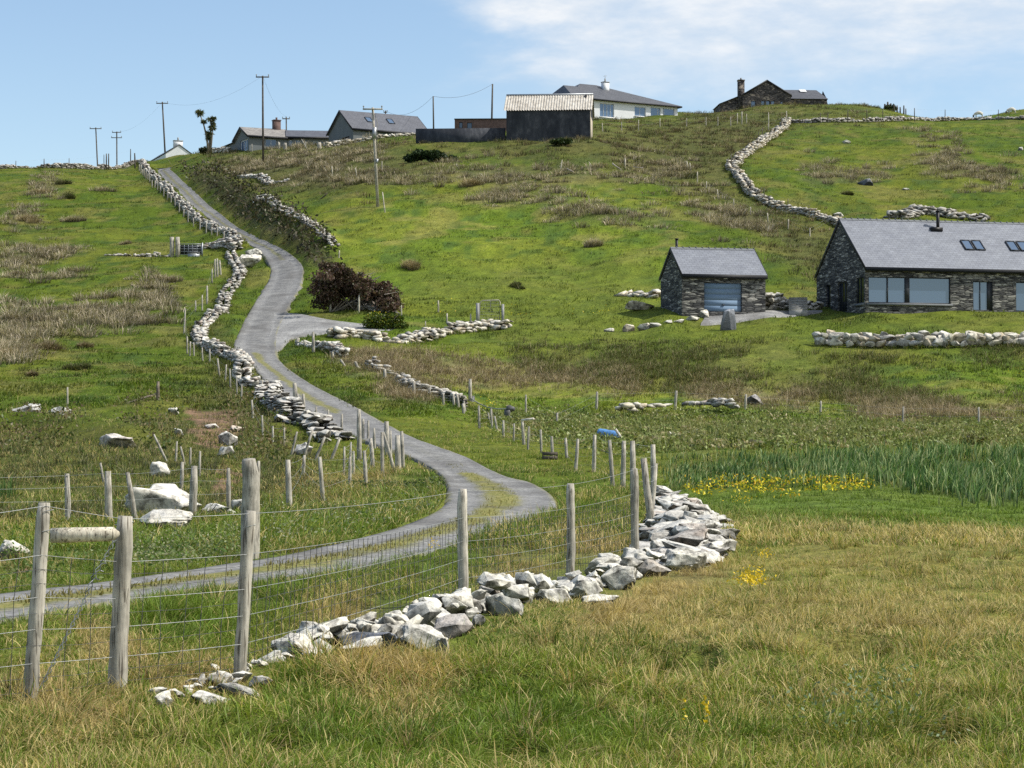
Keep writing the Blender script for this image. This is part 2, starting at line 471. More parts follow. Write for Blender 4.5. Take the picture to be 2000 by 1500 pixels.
def mat_lane():
    m, nt, out = new_mat('gravel_lane')
    c = attr(nt)     # red: moss on the crown, green: dark patches, blue: gravel lightness
    sep = nd(nt, 'ShaderNodeSeparateColor'); nt.links.new(c, sep.inputs[0])
    P = coords(nt, 'Position')
    v = nd(nt, 'ShaderNodeTexVoronoi'); v.inputs['Scale'].default_value = 17; nt.links.new(P, v.inputs['Vector'])
    n0 = noise(nt, P, 9, 6, .7); n1 = noise(nt, P, 1.2, 5, .6); n2 = noise(nt, P, 3.0, 6, .7)
    g = ramp(nt, [(.0, (.06, .06, .058)), (.5, (.18, .18, .175)), (1, (.40, .40, .385))]); nt.links.new(v.outputs['Color'], g.inputs[0])
    g2 = ramp(nt, [(.28, (.095, .095, .093)), (.72, (.28, .278, .27))]); nt.links.new(n0.outputs[0], g2.inputs[0])
    base = mixc(nt, g.outputs[0], g2.outputs[0], .55)
    r1 = ramp(nt, [(.3, (.72, .72, .74)), (.7, (1.18, 1.17, 1.15))]); nt.links.new(n1.outputs[0], r1.inputs[0])
    base = mixc(nt, base, r1.outputs[0], 1.0, 'MULTIPLY')
    mul = nd(nt, 'ShaderNodeMath', operation='MULTIPLY_ADD'); nt.links.new(n2.outputs[0], mul.inputs[0]); mul.inputs[1].default_value = 2.6; mul.inputs[2].default_value = -1.55
    ad = nd(nt, 'ShaderNodeMath', operation='MULTIPLY_ADD', use_clamp=True); nt.links.new(sep.outputs[0], ad.inputs[0]); ad.inputs[1].default_value = 1.6; nt.links.new(mul.outputs[0], ad.inputs[2])
    lim = nd(nt, 'ShaderNodeMath', operation='MULTIPLY'); nt.links.new(ad.outputs[0], lim.inputs[0]); nt.links.new(sep.outputs[0], lim.inputs[1])
    ms = ramp(nt, [(.34, (.075, .10, .02)), (.5, (.19, .185, .05)), (.66, (.33, .28, .11))]); nt.links.new(n0.outputs[0], ms.inputs[0])
    base = mixc(nt, base, ms.outputs[0], lim.outputs[0])
    dk = mixc(nt, base, (.10, .095, .09), sep.outputs[1])
    sv_ = nd(nt, 'ShaderNodeVectorMath', operation='SCALE'); nt.links.new(dk, sv_.inputs[0]); nt.links.new(sep.outputs[2], sv_.inputs['Scale']); dk = sv_.outputs[0]
    finish(nt, out, dk, .92, n0.outputs[0], .5, .03, .2)
    return m

def mat_stone(name, light, dark, scale=7.0, lichen=.5, side=.32):
    """field stone: per-stone tint x mineral noise + pale lichen"""
    m, nt, out = new_mat(name)
    c = attr(nt); P = coords(nt, 'Position')
    n = noise(nt, P, scale, 8, .68); n2 = noise(nt, P, scale * .35, 5, .6); n3 = noise(nt, P, scale * 4, 4, .6)
    r = ramp(nt, [(.36, dark), (.47, tuple(.5 * (a + b) for a, b in zip(light, dark))), (.54, light)]); nt.links.new(n.outputs[0], r.inputs[0])
    k = mixc(nt, c, r.outputs[0], 1.0, 'MULTIPLY')
    lr = ramp(nt, [(.5 - .18 * lichen, (0, 0, 0)), (.62, (1, 1, 1))]); nt.links.new(n2.outputs[0], lr.inputs[0])
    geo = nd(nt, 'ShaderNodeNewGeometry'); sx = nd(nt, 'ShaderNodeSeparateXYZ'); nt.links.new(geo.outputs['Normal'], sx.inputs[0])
    up = nd(nt, 'ShaderNodeMath', operation='MULTIPLY_ADD', use_clamp=True); nt.links.new(sx.outputs['Z'], up.inputs[0]); up.inputs[1].default_value = .6; up.inputs[2].default_value = .35
    f = nd(nt, 'ShaderNodeMath', operation='MULTIPLY'); nt.links.new(lr.outputs[0], f.inputs[0]); nt.links.new(up.outputs[0], f.inputs[1])
    f2 = nd(nt, 'ShaderNodeMath', operation='MULTIPLY'); nt.links.new(f.outputs[0], f2.inputs[0]); f2.inputs[1].default_value = lichen
    pale = ramp(nt, [(.3, (.46, .45, .41)), (.7, (.80, .78, .73))]); nt.links.new(n3.outputs[0], pale.inputs[0])
    k = mixc(nt, k, pale.outputs[0], f2.outputs[0])
    sd_ = nd(nt, 'ShaderNodeMapRange', interpolation_type='SMOOTHSTEP'); nt.links.new(sx.outputs['Z'], sd_.inputs[0]); sd_.inputs[1].default_value = -.2; sd_.inputs[2].default_value = .65; sd_.inputs[3].default_value = side; sd_.inputs[4].default_value = 1.0  # steep and under faces darkened: shade on stone sides put into the colour
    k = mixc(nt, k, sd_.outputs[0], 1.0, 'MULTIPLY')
    finish(nt, out, k, .9, n.outputs[0], .55, .05, .15)
    return m

def mat_masonry(name, dark, mid, light, sc=(3.2, 3.2, 10.0)):
    """coursed slate rubble: flattened cells with dark joints"""
    m, nt, out = new_mat(name)
    P = coords(nt, 'Object', sc)
    wob = noise(nt, P, .6, 3, .5)
    pv = mixc(nt, P, wob.outputs[1], .22, 'ADD')
    v = nd(nt, 'ShaderNodeTexVoronoi'); v.inputs['Scale'].default_value = 1; v.inputs['Randomness'].default_value = .9; nt.links.new(pv, v.inputs['Vector'])
    e = nd(nt, 'ShaderNodeTexVoronoi'); e.feature = 'DISTANCE_TO_EDGE'; e.inputs['Scale'].default_value = 1; e.inputs['Randomness'].default_value = .9; nt.links.new(pv, e.inputs['Vector'])
    sep = nd(nt, 'ShaderNodeSeparateColor'); nt.links.new(v.outputs['Color'], sep.inputs[0])
    r = ramp(nt, [(.0, dark), (.45, mid), (.8, tuple(.6 * a + .4 * b for a, b in zip(mid, light))), (1, light)]); nt.links.new(sep.outputs[0], r.inputs[0])
    n = noise(nt, coords(nt, 'Object'), 9, 5, .6)
    nr = ramp(nt, [(.3, (.7, .7, .7)), (.7, (1.3, 1.28, 1.22))]); nt.links.new(n.outputs[0], nr.inputs[0])
    k = mixc(nt, r.outputs[0], nr.outputs[0], 1, 'MULTIPLY')
    er = ramp(nt, [(.0, (.12, .12, .12)), (.13, (1, 1, 1))]); nt.links.new(e.outputs['Distance'], er.inputs[0])
    k = mixc(nt, k, er.outputs[0], 1, 'MULTIPLY')
    finish(nt, out, k, .85, e.outputs['Distance'], .9, .05, .2)
    return m

def mat_slate(name, col, rows=.22, wid=.35, var=.16, rough=.55, spec=.4):
    m, nt, out = new_mat(name)
    uv = nd(nt, 'ShaderNodeAttribute'); uv.attribute_name = 'Col'    # red/green carry metres along and down the slope
    sc = nd(nt, 'ShaderNodeVectorMath', operation='MULTIPLY'); nt.links.new(uv.outputs['Vector'], sc.inputs[0]); sc.inputs[1].default_value = (1, 1, 0)
    b = nd(nt, 'ShaderNodeTexBrick'); b.inputs['Scale'].default_value = 1; b.inputs['Brick Width'].default_value = wid; b.inputs['Row Height'].default_value = rows
    b.inputs['Mortar Size'].default_value = .012; b.inputs['Color1'].default_value = (*[c * (1 - var) for c in col], 1); b.inputs['Color2'].default_value = (*[c * (1 + var) for c in col], 1)
    b.inputs['Mortar'].default_value = (*[c * .45 for c in col], 1)
    nt.links.new(sc.outputs[0], b.inputs['Vector'])
    n = noise(nt, coords(nt, 'Object'), 1.3, 6, .65)
    nr = ramp(nt, [(.3, (.82, .82, .84)), (.7, (1.16, 1.15, 1.12))]); nt.links.new(n.outputs[0], nr.inputs[0])
    k = mixc(nt, b.outputs['Color'], nr.outputs[0], 1, 'MULTIPLY')
    finish(nt, out, k, rough, b.outputs['Fac'], -.3, .01, spec)
    return m

def mat_glass(name, tint=(.03, .045, .06), refl=.5):
    m, nt, out = new_mat(name)
    d = nd(nt, 'ShaderNodeBsdfDiffuse'); d.inputs['Color'].default_value = (*tint, 1)
    g = nd(nt, 'ShaderNodeBsdfGlossy'); g.inputs['Roughness'].default_value = .04; g.inputs['Color'].default_value = (.75, .8, .88, 1)
    n = noise(nt, coords(nt, 'Object'), .8, 2)
    b = nd(nt, 'ShaderNodeBump'); b.inputs['Strength'].default_value = .02; nt.links.new(n.outputs[0], b.inputs['Height']); nt.links.new(b.outputs[0], g.inputs['Normal'])
    x = nd(nt, 'ShaderNodeMixShader'); x.inputs[0].default_value = refl
    nt.links.new(d.outputs[0], x.inputs[1]); nt.links.new(g.outputs[0], x.inputs[2]); nt.links.new(x.outputs[0], out.inputs['Surface'])
    return m

def mat_wood(name, light, dark, scale=10.0):
    m, nt, out = new_mat(name)
    P = coords(nt, 'Object', (1, 1, .07)); n = noise(nt, P, scale * 3, 6, .65); n2 = noise(nt, coords(nt, 'Object'), 4, 5, .65); n3 = noise(nt, coords(nt, 'Object', (1, 1, .05)), scale * 7, 3, .5)
    r = ramp(nt, [(.3, dark), (.48, tuple(.45 * a + .55 * b for a, b in zip(dark, light))), (.7, light)]); nt.links.new(n.outputs[0], r.inputs[0])
    r2 = ramp(nt, [(.35, (.62, .62, .6)), (.65, (1.15, 1.13, 1.1))]); nt.links.new(n2.outputs[0], r2.inputs[0])
    k = mixc(nt, mixc(nt, r.outputs[0], r2.outputs[0], 1, 'MULTIPLY'), attr(nt), 1, 'MULTIPLY')
    cr = ramp(nt, [(.36, (.22, .20, .18)), (.43, (1, 1, 1))]); nt.links.new(n3.outputs[0], cr.inputs[0])
    k = mixc(nt, k, cr.outputs[0], .85, 'MULTIPLY')
    finish(nt, out, k, .85, n.outputs[0], .5, .012, .2)
    return m

M = {}
M['ground'] = mat_ground(); M['lane'] = mat_lane()
M['blades'] = mat_blades('grass_blades')
M['rush'] = mat_blades('rush_blades', .2)
M['leaf'] = mat_blades('leaf_surface', .25, .45)
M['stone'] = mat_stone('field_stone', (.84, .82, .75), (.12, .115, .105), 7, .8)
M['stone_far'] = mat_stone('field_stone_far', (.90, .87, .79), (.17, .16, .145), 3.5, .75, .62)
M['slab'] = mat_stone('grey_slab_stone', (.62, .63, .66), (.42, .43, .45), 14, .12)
M['masonry'] = mat_masonry('slate_rubble', (.035, .036, .04), (.115, .115, .115), (.46, .445, .41), (2.0, 2.0, 11.0))
M['masonry_far'] = mat_masonry('slate_rubble_far', (.04, .038, .04), (.11, .10, .10), (.30, .26, .22), (2.0, 2.0, 6.0))
M['slate'] = mat_slate('natural_slate', (.205, .22, .255), var=.09)
M['slate_dark'] = mat_slate('dark_slate', (.085, .09, .105), .3, .4, .12)
M['slate_pale'] = mat_slate('weathered_pale_slate', (.27, .255, .24), .3, .4, .2, .8, .2)
M['slate_brown'] = mat_slate('grey_tile', (.11, .115, .135), .3, .4, .12)
M['glass'] = mat_glass('window_glass', (.085, .135, .215), .12)
M['glass_dark'] = mat_glass('dark_glass', (.012, .015, .02), .12)
M['frame_dark'] = simple('dark_window_frame', (.03, .034, .04), .5, .15)
M['frame_white'] = simple('white_window_frame', (.7, .7, .69), .5, .08)
M['sill'] = simple('slate_sill', (.16, .17, .18), .7, .15)
M['garage_door'] = simple('blue_grey_door_paint', (.175, .25, .35), .85, .02, 2, .05)
M['black_metal'] = simple('black_flue_metal', (.012, .012, .014), .5, .2)
M['render_white'] = simple('white_render', (.74, .75, .77), .9, .06, 1.2)
M['render_grey'] = simple('grey_render', (.17, .185, .19), .9, .1, 1.0)
M['render_dark'] = None
M['render_cream'] = simple('cream_render', (.42, .37, .29), .9, .15, 2)
M['fascia'] = simple('dark_fascia', (.02, .021, .024), .6, .1)
M['brick'] = simple('old_brick', (.13, .085, .075), .9, .3, 3)
M['wood'] = mat_wood('weathered_post_wood', (.58, .55, .48), (.22, .20, .17))
M['wood_dark'] = mat_wood('dark_pole_wood', (.16, .14, .115), (.05, .045, .04))
M['wire'] = simple('galvanised_wire', (.42, .43, .42), .45, .2, 8, .5, .4)
M['net'] = simple('dark_net_wire', (.10, .10, .10), .6, .2, 8, .4, .3)
M['rope'] = simple('old_rope', (.28, .30, .27), .9, .25, 20)
M['galv'] = simple('galvanised_steel', (.32, .34, .36), .45, .2, 5, .5, .5)
M['insul'] = simple('insulator', (.25, .24, .22), .4, .2)
M['cable'] = simple('overhead_cable', (.05, .05, .055), .6, .1)
M['wool'] = simple('fleece', (.62, .59, .52), .95, .15, 8)
M['sheepface'] = simple('sheep_face', (.10, .09, .08), .9, .2)
M['bark'] = simple('pale_bark', (.20, .17, .13), .9, .35, 6)
M['twig'] = simple('dead_twig', (.33, .29, .25), .9, .3, 6)
M['blue'] = simple('blue_plastic', (.10, .26, .55), .45, .15, 3)
M['concrete'] = simple('concrete', (.30, .30, .29), .9, .2, 3)
M['soil'] = simple('bare_soil', (.20, .13, .09), .95, .3, 5)
def _dark_render():
    m, nt, out = new_mat('dark_shed_render')
    n = noise(nt, coords(nt, 'Object', (1, 1, .5)), 1.4, 8, .7)
    r = ramp(nt, [(.3, (.022, .026, .034)), (.52, (.05, .055, .065)), (.62, (.085, .09, .10)), (.75, (.15, .15, .155))]); nt.links.new(n.outputs[0], r.inputs[0])
    n2 = noise(nt, coords(nt, 'Object', (1, 1, .25)), .5, 6, .6); r2 = ramp(nt, [(.35, (.55, .58, .62)), (.65, (1.15, 1.12, 1.1))]); nt.links.new(n2.outputs[0], r2.inputs[0])
    finish(nt, out, mixc(nt, r.outputs[0], r2.outputs[0], 1, 'MULTIPLY'), .9)
    return m
M['render_dark'] = _dark_render()
def _corr():
    m, nt, out = new_mat('lichened_corrugated_iron')
    n = noise(nt, coords(nt, 'Object'), 1.3, 7, .7); n2 = noise(nt, coords(nt, 'Object', (1, .3, .3)), 5, 5, .6)
    r = ramp(nt, [(.3, (.33, .30, .26)), (.5, (.50, .47, .42)), (.7, (.60, .58, .54))]); nt.links.new(n.outputs[0], r.inputs[0])
    r2 = ramp(nt, [(.35, (.7, .68, .65)), (.6, (1.08, 1.07, 1.05))]); nt.links.new(n2.outputs[0], r2.inputs[0])
    finish(nt, out, mixc(nt, r.outputs[0], r2.outputs[0], 1, 'MULTIPLY'), .75)
    return m
M['corrugated'] = _corr()
# ------------------------------------------------------------------ camera, sun, sky
cam = bpy.data.cameras.new('camera'); camo = bpy.data.objects.new('camera', cam); COL.objects.link(camo)
cam.sensor_width = 36; cam.lens = 36 * FPX / 2000; cam.clip_end = 12000; cam.clip_start = .1
camo.location = (0, 0, CZ); camo.rotation_euler = (math.pi / 2 + PITCH, 0, 0)
scene.camera = camo
SUN_AZ, SUN_EL = math.radians(95), math.radians(50)
sd = Vector((math.sin(SUN_AZ) * math.cos(SUN_EL), math.cos(SUN_AZ) * math.cos(SUN_EL), math.sin(SUN_EL)))
sl = bpy.data.lights.new('sun', 'SUN'); sl.energy = 5.0; sl.angle = math.radians(.53); sl.color = (1.0, .95, .86)
so = bpy.data.objects.new('sun', sl); COL.objects.link(so)
so.rotation_euler = sd.to_track_quat('Z', 'Y').to_euler(); so.location = (60, 0, 80)
W = bpy.data.worlds.new('World'); scene.world = W; W.use_nodes = True
nt = W.node_tree; nt.nodes.clear()
wo = nd(nt, 'ShaderNodeOutputWorld'); bg = nd(nt, 'ShaderNodeBackground'); nt.links.new(bg.outputs[0], wo.inputs[0])
sky = nd(nt, 'ShaderNodeTexSky'); sky.sky_type = 'NISHITA'; sky.sun_disc = False
sky.sun_elevation = SUN_EL; sky.sun_rotation = SUN_AZ; sky.altitude = 50; sky.air_density = 1.0; sky.dust_density = .35; sky.ozone_density = 1.6
bg.inputs['Strength'].default_value = .157
tc = nd(nt, 'ShaderNodeTexCoord')
sx = nd(nt, 'ShaderNodeSeparateXYZ'); nt.links.new(tc.outputs['Generated'], sx.inputs[0])
def mth(op, a, b=None, c=None, clamp=False):
    n = nd(nt, 'ShaderNodeMath', operation=op, use_clamp=clamp)
    for i, v in enumerate((a, b, c)):
        if v is None: continue
        if isinstance(v, (int, float)): n.inputs[i].default_value = v
        else: nt.links.new(v, n.inputs[i])
    return n.outputs[0]
def rng(v, a, b):
    n = nd(nt, 'ShaderNodeMapRange', interpolation_type='SMOOTHSTEP'); nt.links.new(v, n.inputs[0]); n.inputs[1].default_value = a; n.inputs[2].default_value = b
    return n.outputs[0]
mp = nd(nt, 'ShaderNodeMapping'); mp.inputs['Scale'].default_value = (9, 3, 26); nt.links.new(tc.outputs['Generated'], mp.inputs['Vector'])
cn = noise(nt, mp.outputs[0], 1.0, 7, .58); cn.inputs['Distortion'].default_value = .3
mp2 = nd(nt, 'ShaderNodeMapping'); mp2.inputs['Scale'].default_value = (22, 8, 60); mp2.inputs['Location'].default_value = (3.1, 1, 2); nt.links.new(tc.outputs['Generated'], mp2.inputs['Vector'])
cn2 = noise(nt, mp2.outputs[0], 1.0, 6, .6)
# a bank of thin white cloud: above a slanting lower edge, right of the middle of the view
nz = mth('SUBTRACT', cn.outputs[0], .5)
edge = mth('MULTIPLY_ADD', nz, .13, sx.outputs['Z'])
zm = rng(edge, .132, .200)
xm = rng(mth('MULTIPLY_ADD', nz, .25, sx.outputs['X']), -.075, .03)
dens = mth('MULTIPLY', zm, xm)
tex = rng(cn2.outputs[0], .25, .75)
dens = mth('MULTIPLY', dens, mth('MULTIPLY_ADD', tex, .55, .48), None, True)
# faint small wisp and high veil
hz = rng(sx.outputs['Z'], .22, .6)
veil = mth('MULTIPLY', mth('MULTIPLY', rng(cn.outputs[0], .5, .75), hz), .35)
dens = mth('MAXIMUM', dens, veil)
hs = nd(nt, 'ShaderNodeHueSaturation'); hs.inputs['Saturation'].default_value = 1.0; hs.inputs['Value'].default_value = 1.0
nt.links.new(sky.outputs[0], hs.inputs['Color'])
SKYC = hs.outputs[0]
cc = mixc(nt, (5.3, 5.55, 5.8), (6.3, 6.35, 6.4), tex)
fin = mixc(nt, SKYC, cc, dens)
nt.links.new(fin, bg.inputs['Color'])
scene.view_settings.view_transform = 'Standard'; scene.view_settings.look = 'None'; scene.view_settings.exposure = 0
scene.cycles.max_bounces = 5; scene.cycles.diffuse_bounces = 2; scene.cycles.glossy_bounces = 2; scene.cycles.transmission_bounces = 2
scene.cycles.use_denoising = False

# ------------------------------------------------------------------ ground colour zones
Z = {}
Z['straw'] = mask([(1290, 1060), (1420, 1000), (2050, 1015), (2100, 1300), (1700, 1330), (1250, 1260), (1200, 1180)], soft=14)
Z['dry'] = mask([(560, 1290), (760, 1280), (900, 1330), (960, 1300), (1250, 1140), (1400, 1080), (1420, 1110), (1230, 1220), (1010, 1260), (900, 1345), (800, 1420)], (130, 1390, 130, 40), (70, 1330, 60, 30), (1010, 1130, 70, 40), (370, 1330, 130, 30), (660, 1200, 90, 30), (200, 1280, 60, 40), (1150, 1070, 90, 25), (620, 955, 90, 25), (740, 935, 60, 20), soft=5)
Z['marsh'] = mask([(1288, 955), (1700, 955), (2100, 985), (2100, 1035), (1400, 1012), (1300, 985)], soft=3)
Z['yellow'] = mask([(1335, 945), (1500, 938), (1700, 938), (1700, 962), (1560, 970), (1340, 972)], soft=1)
Z['iris'] = mask([(1300, 908), (1500, 893), (2100, 886), (2100, 990), (1900, 985), (1720, 950), (1450, 948), (1310, 955)], soft=1)
Z['bramble'] = mask([(930, 812), (1150, 818), (1340, 820), (1600, 830), (2100, 846), (2100, 872), (1700, 880), (1300, 884), (1130, 860), (1000, 850)], soft=3)
Z['darkrush'] = mask([(980, 690), (1300, 684), (1560, 684), (1700, 684), (2100, 684), (2100, 706), (1750, 704), (1720, 740), (1850, 785), (2100, 792), (2100, 812), (1700, 790), (1560, 770), (1300, 762), (1040, 722)], soft=3)
Z['pink'] = mask([(640, 700), (760, 690), (980, 722), (1260, 740), (1250, 764), (980, 748), (760, 736)], [(1340, 748), (1580, 764), (1600, 792), (1360, 782)], [(1640, 775), (1900, 790), (2100, 800), (2100, 838), (1700, 818)], (800, 765, 60, 14), soft=3)
Z['lawn'] = mask([(780, 520), (1280, 500), (1290, 600), (1400, 640), (1560, 612), (2100, 605), (2100, 650), (1600, 654), (1560, 690), (1000, 690), (860, 650), (980, 640), (800, 600)], soft=6)
# rush country on the hill
RUSHPOLY = [[(560, 300), (640, 290), (760, 290), (800, 345), (700, 362), (560, 350), (470, 360), (440, 330)],
            [(770, 345), (900, 322), (1100, 330), (1340, 318), (1360, 362), (1250, 352), (1120, 352), (1040, 352), (960, 366), (800, 356)],
            [(910, 390), (960, 372), (1090, 364), (1150, 380), (1080, 396), (940, 402)],
            [(1060, 410), (1200, 404), (1300, 418), (1310, 440), (1190, 428), (1080, 424)],
            [(1340, 392), (1400, 380), (1480, 420), (1520, 470), (1440, 476), (1360, 440)],
            [(1570, 325), (1640, 330), (1640, 372), (1600, 365)], [(1760, 262), (1840, 262), (1900, 285), (1790, 284)], [(1790, 310), (1860, 300), (1980, 330), (1990, 360), (1900, 362), (1800, 330)],
            [(1650, 340), (1740, 335), (1745, 356), (1660, 354)],
            [(0, 488), (110, 480), (165, 490), (160, 540), (60, 552), (0, 540)], [(160, 585), (330, 580), (345, 625), (200, 640), (100, 632)], [(0, 600), (110, 606), (110, 645), (0, 690)],
            [(0, 640), (60, 650), (50, 706), (0, 712)], [(250, 560), (320, 556), (320, 585), (260, 580)], [(70, 350), (120, 350), (110, 378), (70, 376)], [(20, 410), (90, 410), (85, 435), (15, 432)]]
Z['rush'] = mask(*RUSHPOLY, soft=3)
Z['olive'] = mask([(1150, 250), (1330, 236), (1540, 238), (1440, 320), (1420, 400), (1340, 350), (1150, 318), (1000, 306), (850, 300), (850, 280)], [(1330, 212), (1720, 205), (1730, 232), (1540, 238), (1340, 240)], [(1400, 380), (1450, 380), (1640, 450), (1600, 560), (1500, 470)],
                  [(400, 300), (560, 285), (800, 285), (880, 320), (700, 370), (520, 380), (440, 360)], soft=5)
Z['rough'] = mask([(-100, 840), (260, 830), (420, 770), (500, 820), (640, 880), (640, 960), (400, 1030), (-100, 1040)], [(420, 620), (500, 700), (560, 790), (480, 830), (400, 720), (360, 660)], soft=6)
Z['mid'] = mask([(560, 440), (760, 390), (900, 360), (1250, 350), (1320, 440), (1300, 620), (800, 640), (640, 520)], [(660, 700), (1000, 690), (2100, 690), (2100, 860), (1000, 840), (800, 780)], soft=10)
Z['soil'] = mask([(345, 792), (375, 800), (402, 806), (440, 796), (468, 842), (440, 872), (405, 884), (372, 850), (380, 826), (340, 808)], [(425, 900), (470, 905), (465, 985), (430, 985)], (30, 1100, 40, 20), soft=2)
Z['bankl'] = mask([(230, 806), (330, 790), (400, 796), (480, 790), (560, 826), (580, 880), (545, 905), (470, 898), (462, 850), (440, 800), (350, 800), (330, 850), (350, 890), (280, 880), (240, 850)], [(-60, 838), (30, 834), (60, 840), (140, 822), (170, 850), (110, 872), (-60, 880)], soft=3)
Z['bankr'] = mask([(345, 335), (400, 330), (460, 360), (530, 410), (640, 490), (660, 520), (600, 520), (540, 462), (470, 430), (400, 370)], soft=2)
Z['yfl'] = mask((870, 600, 32, 7), (1010, 604, 30, 8), (960, 790, 26, 6), (1035, 792, 12, 5), (1020, 615, 20, 5), (1150, 605, 40, 8), (1980, 722, 16, 5), (750, 622, 40, 12), soft=1)
Z['lush'] = mask([(250, 1180), (480, 1130), (900, 1040), (1230, 960), (1230, 1050), (900, 1130), (600, 1220), (300, 1290)], [(620, 950), (760, 930), (850, 930), (870, 985), (700, 1040), (500, 1090), (0, 1150), (0, 1080), (300, 1060)], [(300, 1500), (420, 1370), (700, 1400), (850, 1330), (1100, 1300), (1250, 1430), (1300, 1500)], soft=5)

TURF = np.array((.082, .124, .012)); TURF2 = np.array((.120, .145, .018)); DGREEN = np.array((.050, .090, .018)); STRAW = np.array((.30, .245, .115)); STRAW_G = np.array((.21, .195, .055))
OLIVE = np.array((.090, .092, .034)); RUSHC = np.array((.20, .165, .105)); PINKC = np.array((.33, .26, .17)); DARKR = np.array((.11, .125, .036)); SOILC = np.array((.22, .145, .10)); MARSH = np.array((.105, .165, .028))

def mixa(a, b, f):
    return a * (1 - f[:, None]) + b * f[:, None]
def zone(name, u, v): return look(Z[name], u, v)
def ground_color(x, y, z):
    x, y, z = np.ravel(x), np.ravel(y), np.ravel(z)
    u, v = proj(x, y, z)
    big = fbm(x / 7, y / 11, 41, 4); med = fbm(x / 1.6, y / 2.4, 43, 4); fine = fbm(x / .5, y / .7, 47, 3)
    wu = (med - .5) * 60; wv = (fbm(x / 2 + 50, y / 3, 49, 3) - .5) * 26
    u = u + wu; v = v + wv
    c = mixa(TURF[None], TURF2[None], sstep(.38, .66, big))
    c = mixa(c, DGREEN[None], .75 * sstep(.52, .70, med) * sstep(60, 120, y))
    c = mixa(c, np.array((.17, .16, .045))[None], .6 * sstep(.55, .68, fbm(x / 3.1 + 9, y / 4 - 3, 53, 3)) * sstep(60, 120, y))
    near = 1 - sstep(45, 75, y)
    c = mixa(c, OLIVE[None] * 1.15, .35 * near)
    c = c * (1 + .38 * np.maximum(zone('mid', u, v), near))[:, None]
    c = mixa(c, OLIVE[None], zone('olive', u, v) * .8)
    c = mixa(c, np.array((.12, .155, .024))[None], zone('lawn', u, v) * .8)
    c = mixa(c, OLIVE[None] * .85, zone('rough', u, v) * .7)
    c = mixa(c, STRAW_G[None], zone('straw', u, v) * (.35 + .6 * sstep(.35, .65, med)))
    c = mixa(c, DGREEN[None] * 1.2, zone('lush', u, v) * .6)
    c = mixa(c, STRAW[None] * .75, zone('dry', u, v) * .8)
    c = mixa(c, DARKR[None], zone('darkrush', u, v) * .5)
    c = mixa(c, PINKC[None] * .75, zone('pink', u, v) * (.3 + .7 * sstep(.35, .6, med)))
    c = mixa(c, RUSHC[None] * .75, zone('rush', u, v) * .6 * sstep(.32, .6, fbm(x / 4, y / 6, 55, 3)))
    c = mixa(c, np.array((.13, .145, .05))[None], zone('bramble', u, v) * .7)
    c = mixa(c, MARSH[None], zone('marsh', u, v) * .9)
    c = mixa(c, np.array((.03, .06, .02))[None], zone('iris', u, v) * .8)
    c = mixa(c, np.array((.07, .062, .038))[None], zone('bankr', u, v) * .7)
    c = mixa(c, SOILC[None], sstep(.4, .7, zone('soil', u, v)))
    return c * (.62 + .76 * fine)[:, None]

# ------------------------------------------------------------------ ground sheet: polar grid, fine near the camera, reaching the horizon
def build_ground():
    a = np.linspace(-.44, .44, 561)
    y = np.concatenate([np.exp(np.linspace(math.log(2.6), math.log(460), 1050)), np.array([520, 640, 900, 1400, 2400, 4500, 9000])])
    Y, A = np.meshgrid(y, a, indexing='ij')
    X = A * Y
    Zv = np.zeros_like(X)
    m = y <= 461
    Zv[m] = zg(X[m], Y[m])
    last = Zv[m][-1]
    for i, yy in enumerate(y):
        if yy > 461:
            t = min(1, (yy - 460) / 900.0)
            Zv[i] = last * (1 - t) ** 2 - 4
    C = ground_color(X, Y, Zv)
    n, k = X.shape
    i = np.arange(n - 1)[:, None] * k; j = np.arange(k - 1)[None]
    q = np.stack([i + j, i + j + 1, i + k + j + 1, i + k + j], -1).reshape(-1, 4)
    V = np.stack([X, Y, Zv], -1).reshape(-1, 3)
    me = np_mesh('ground', V, [q], C, True); me.materials.append(M['ground'])
    o = bpy.data.objects.new('ground', me); COL.objects.link(o); o['kind'] = 'structure'
build_ground()

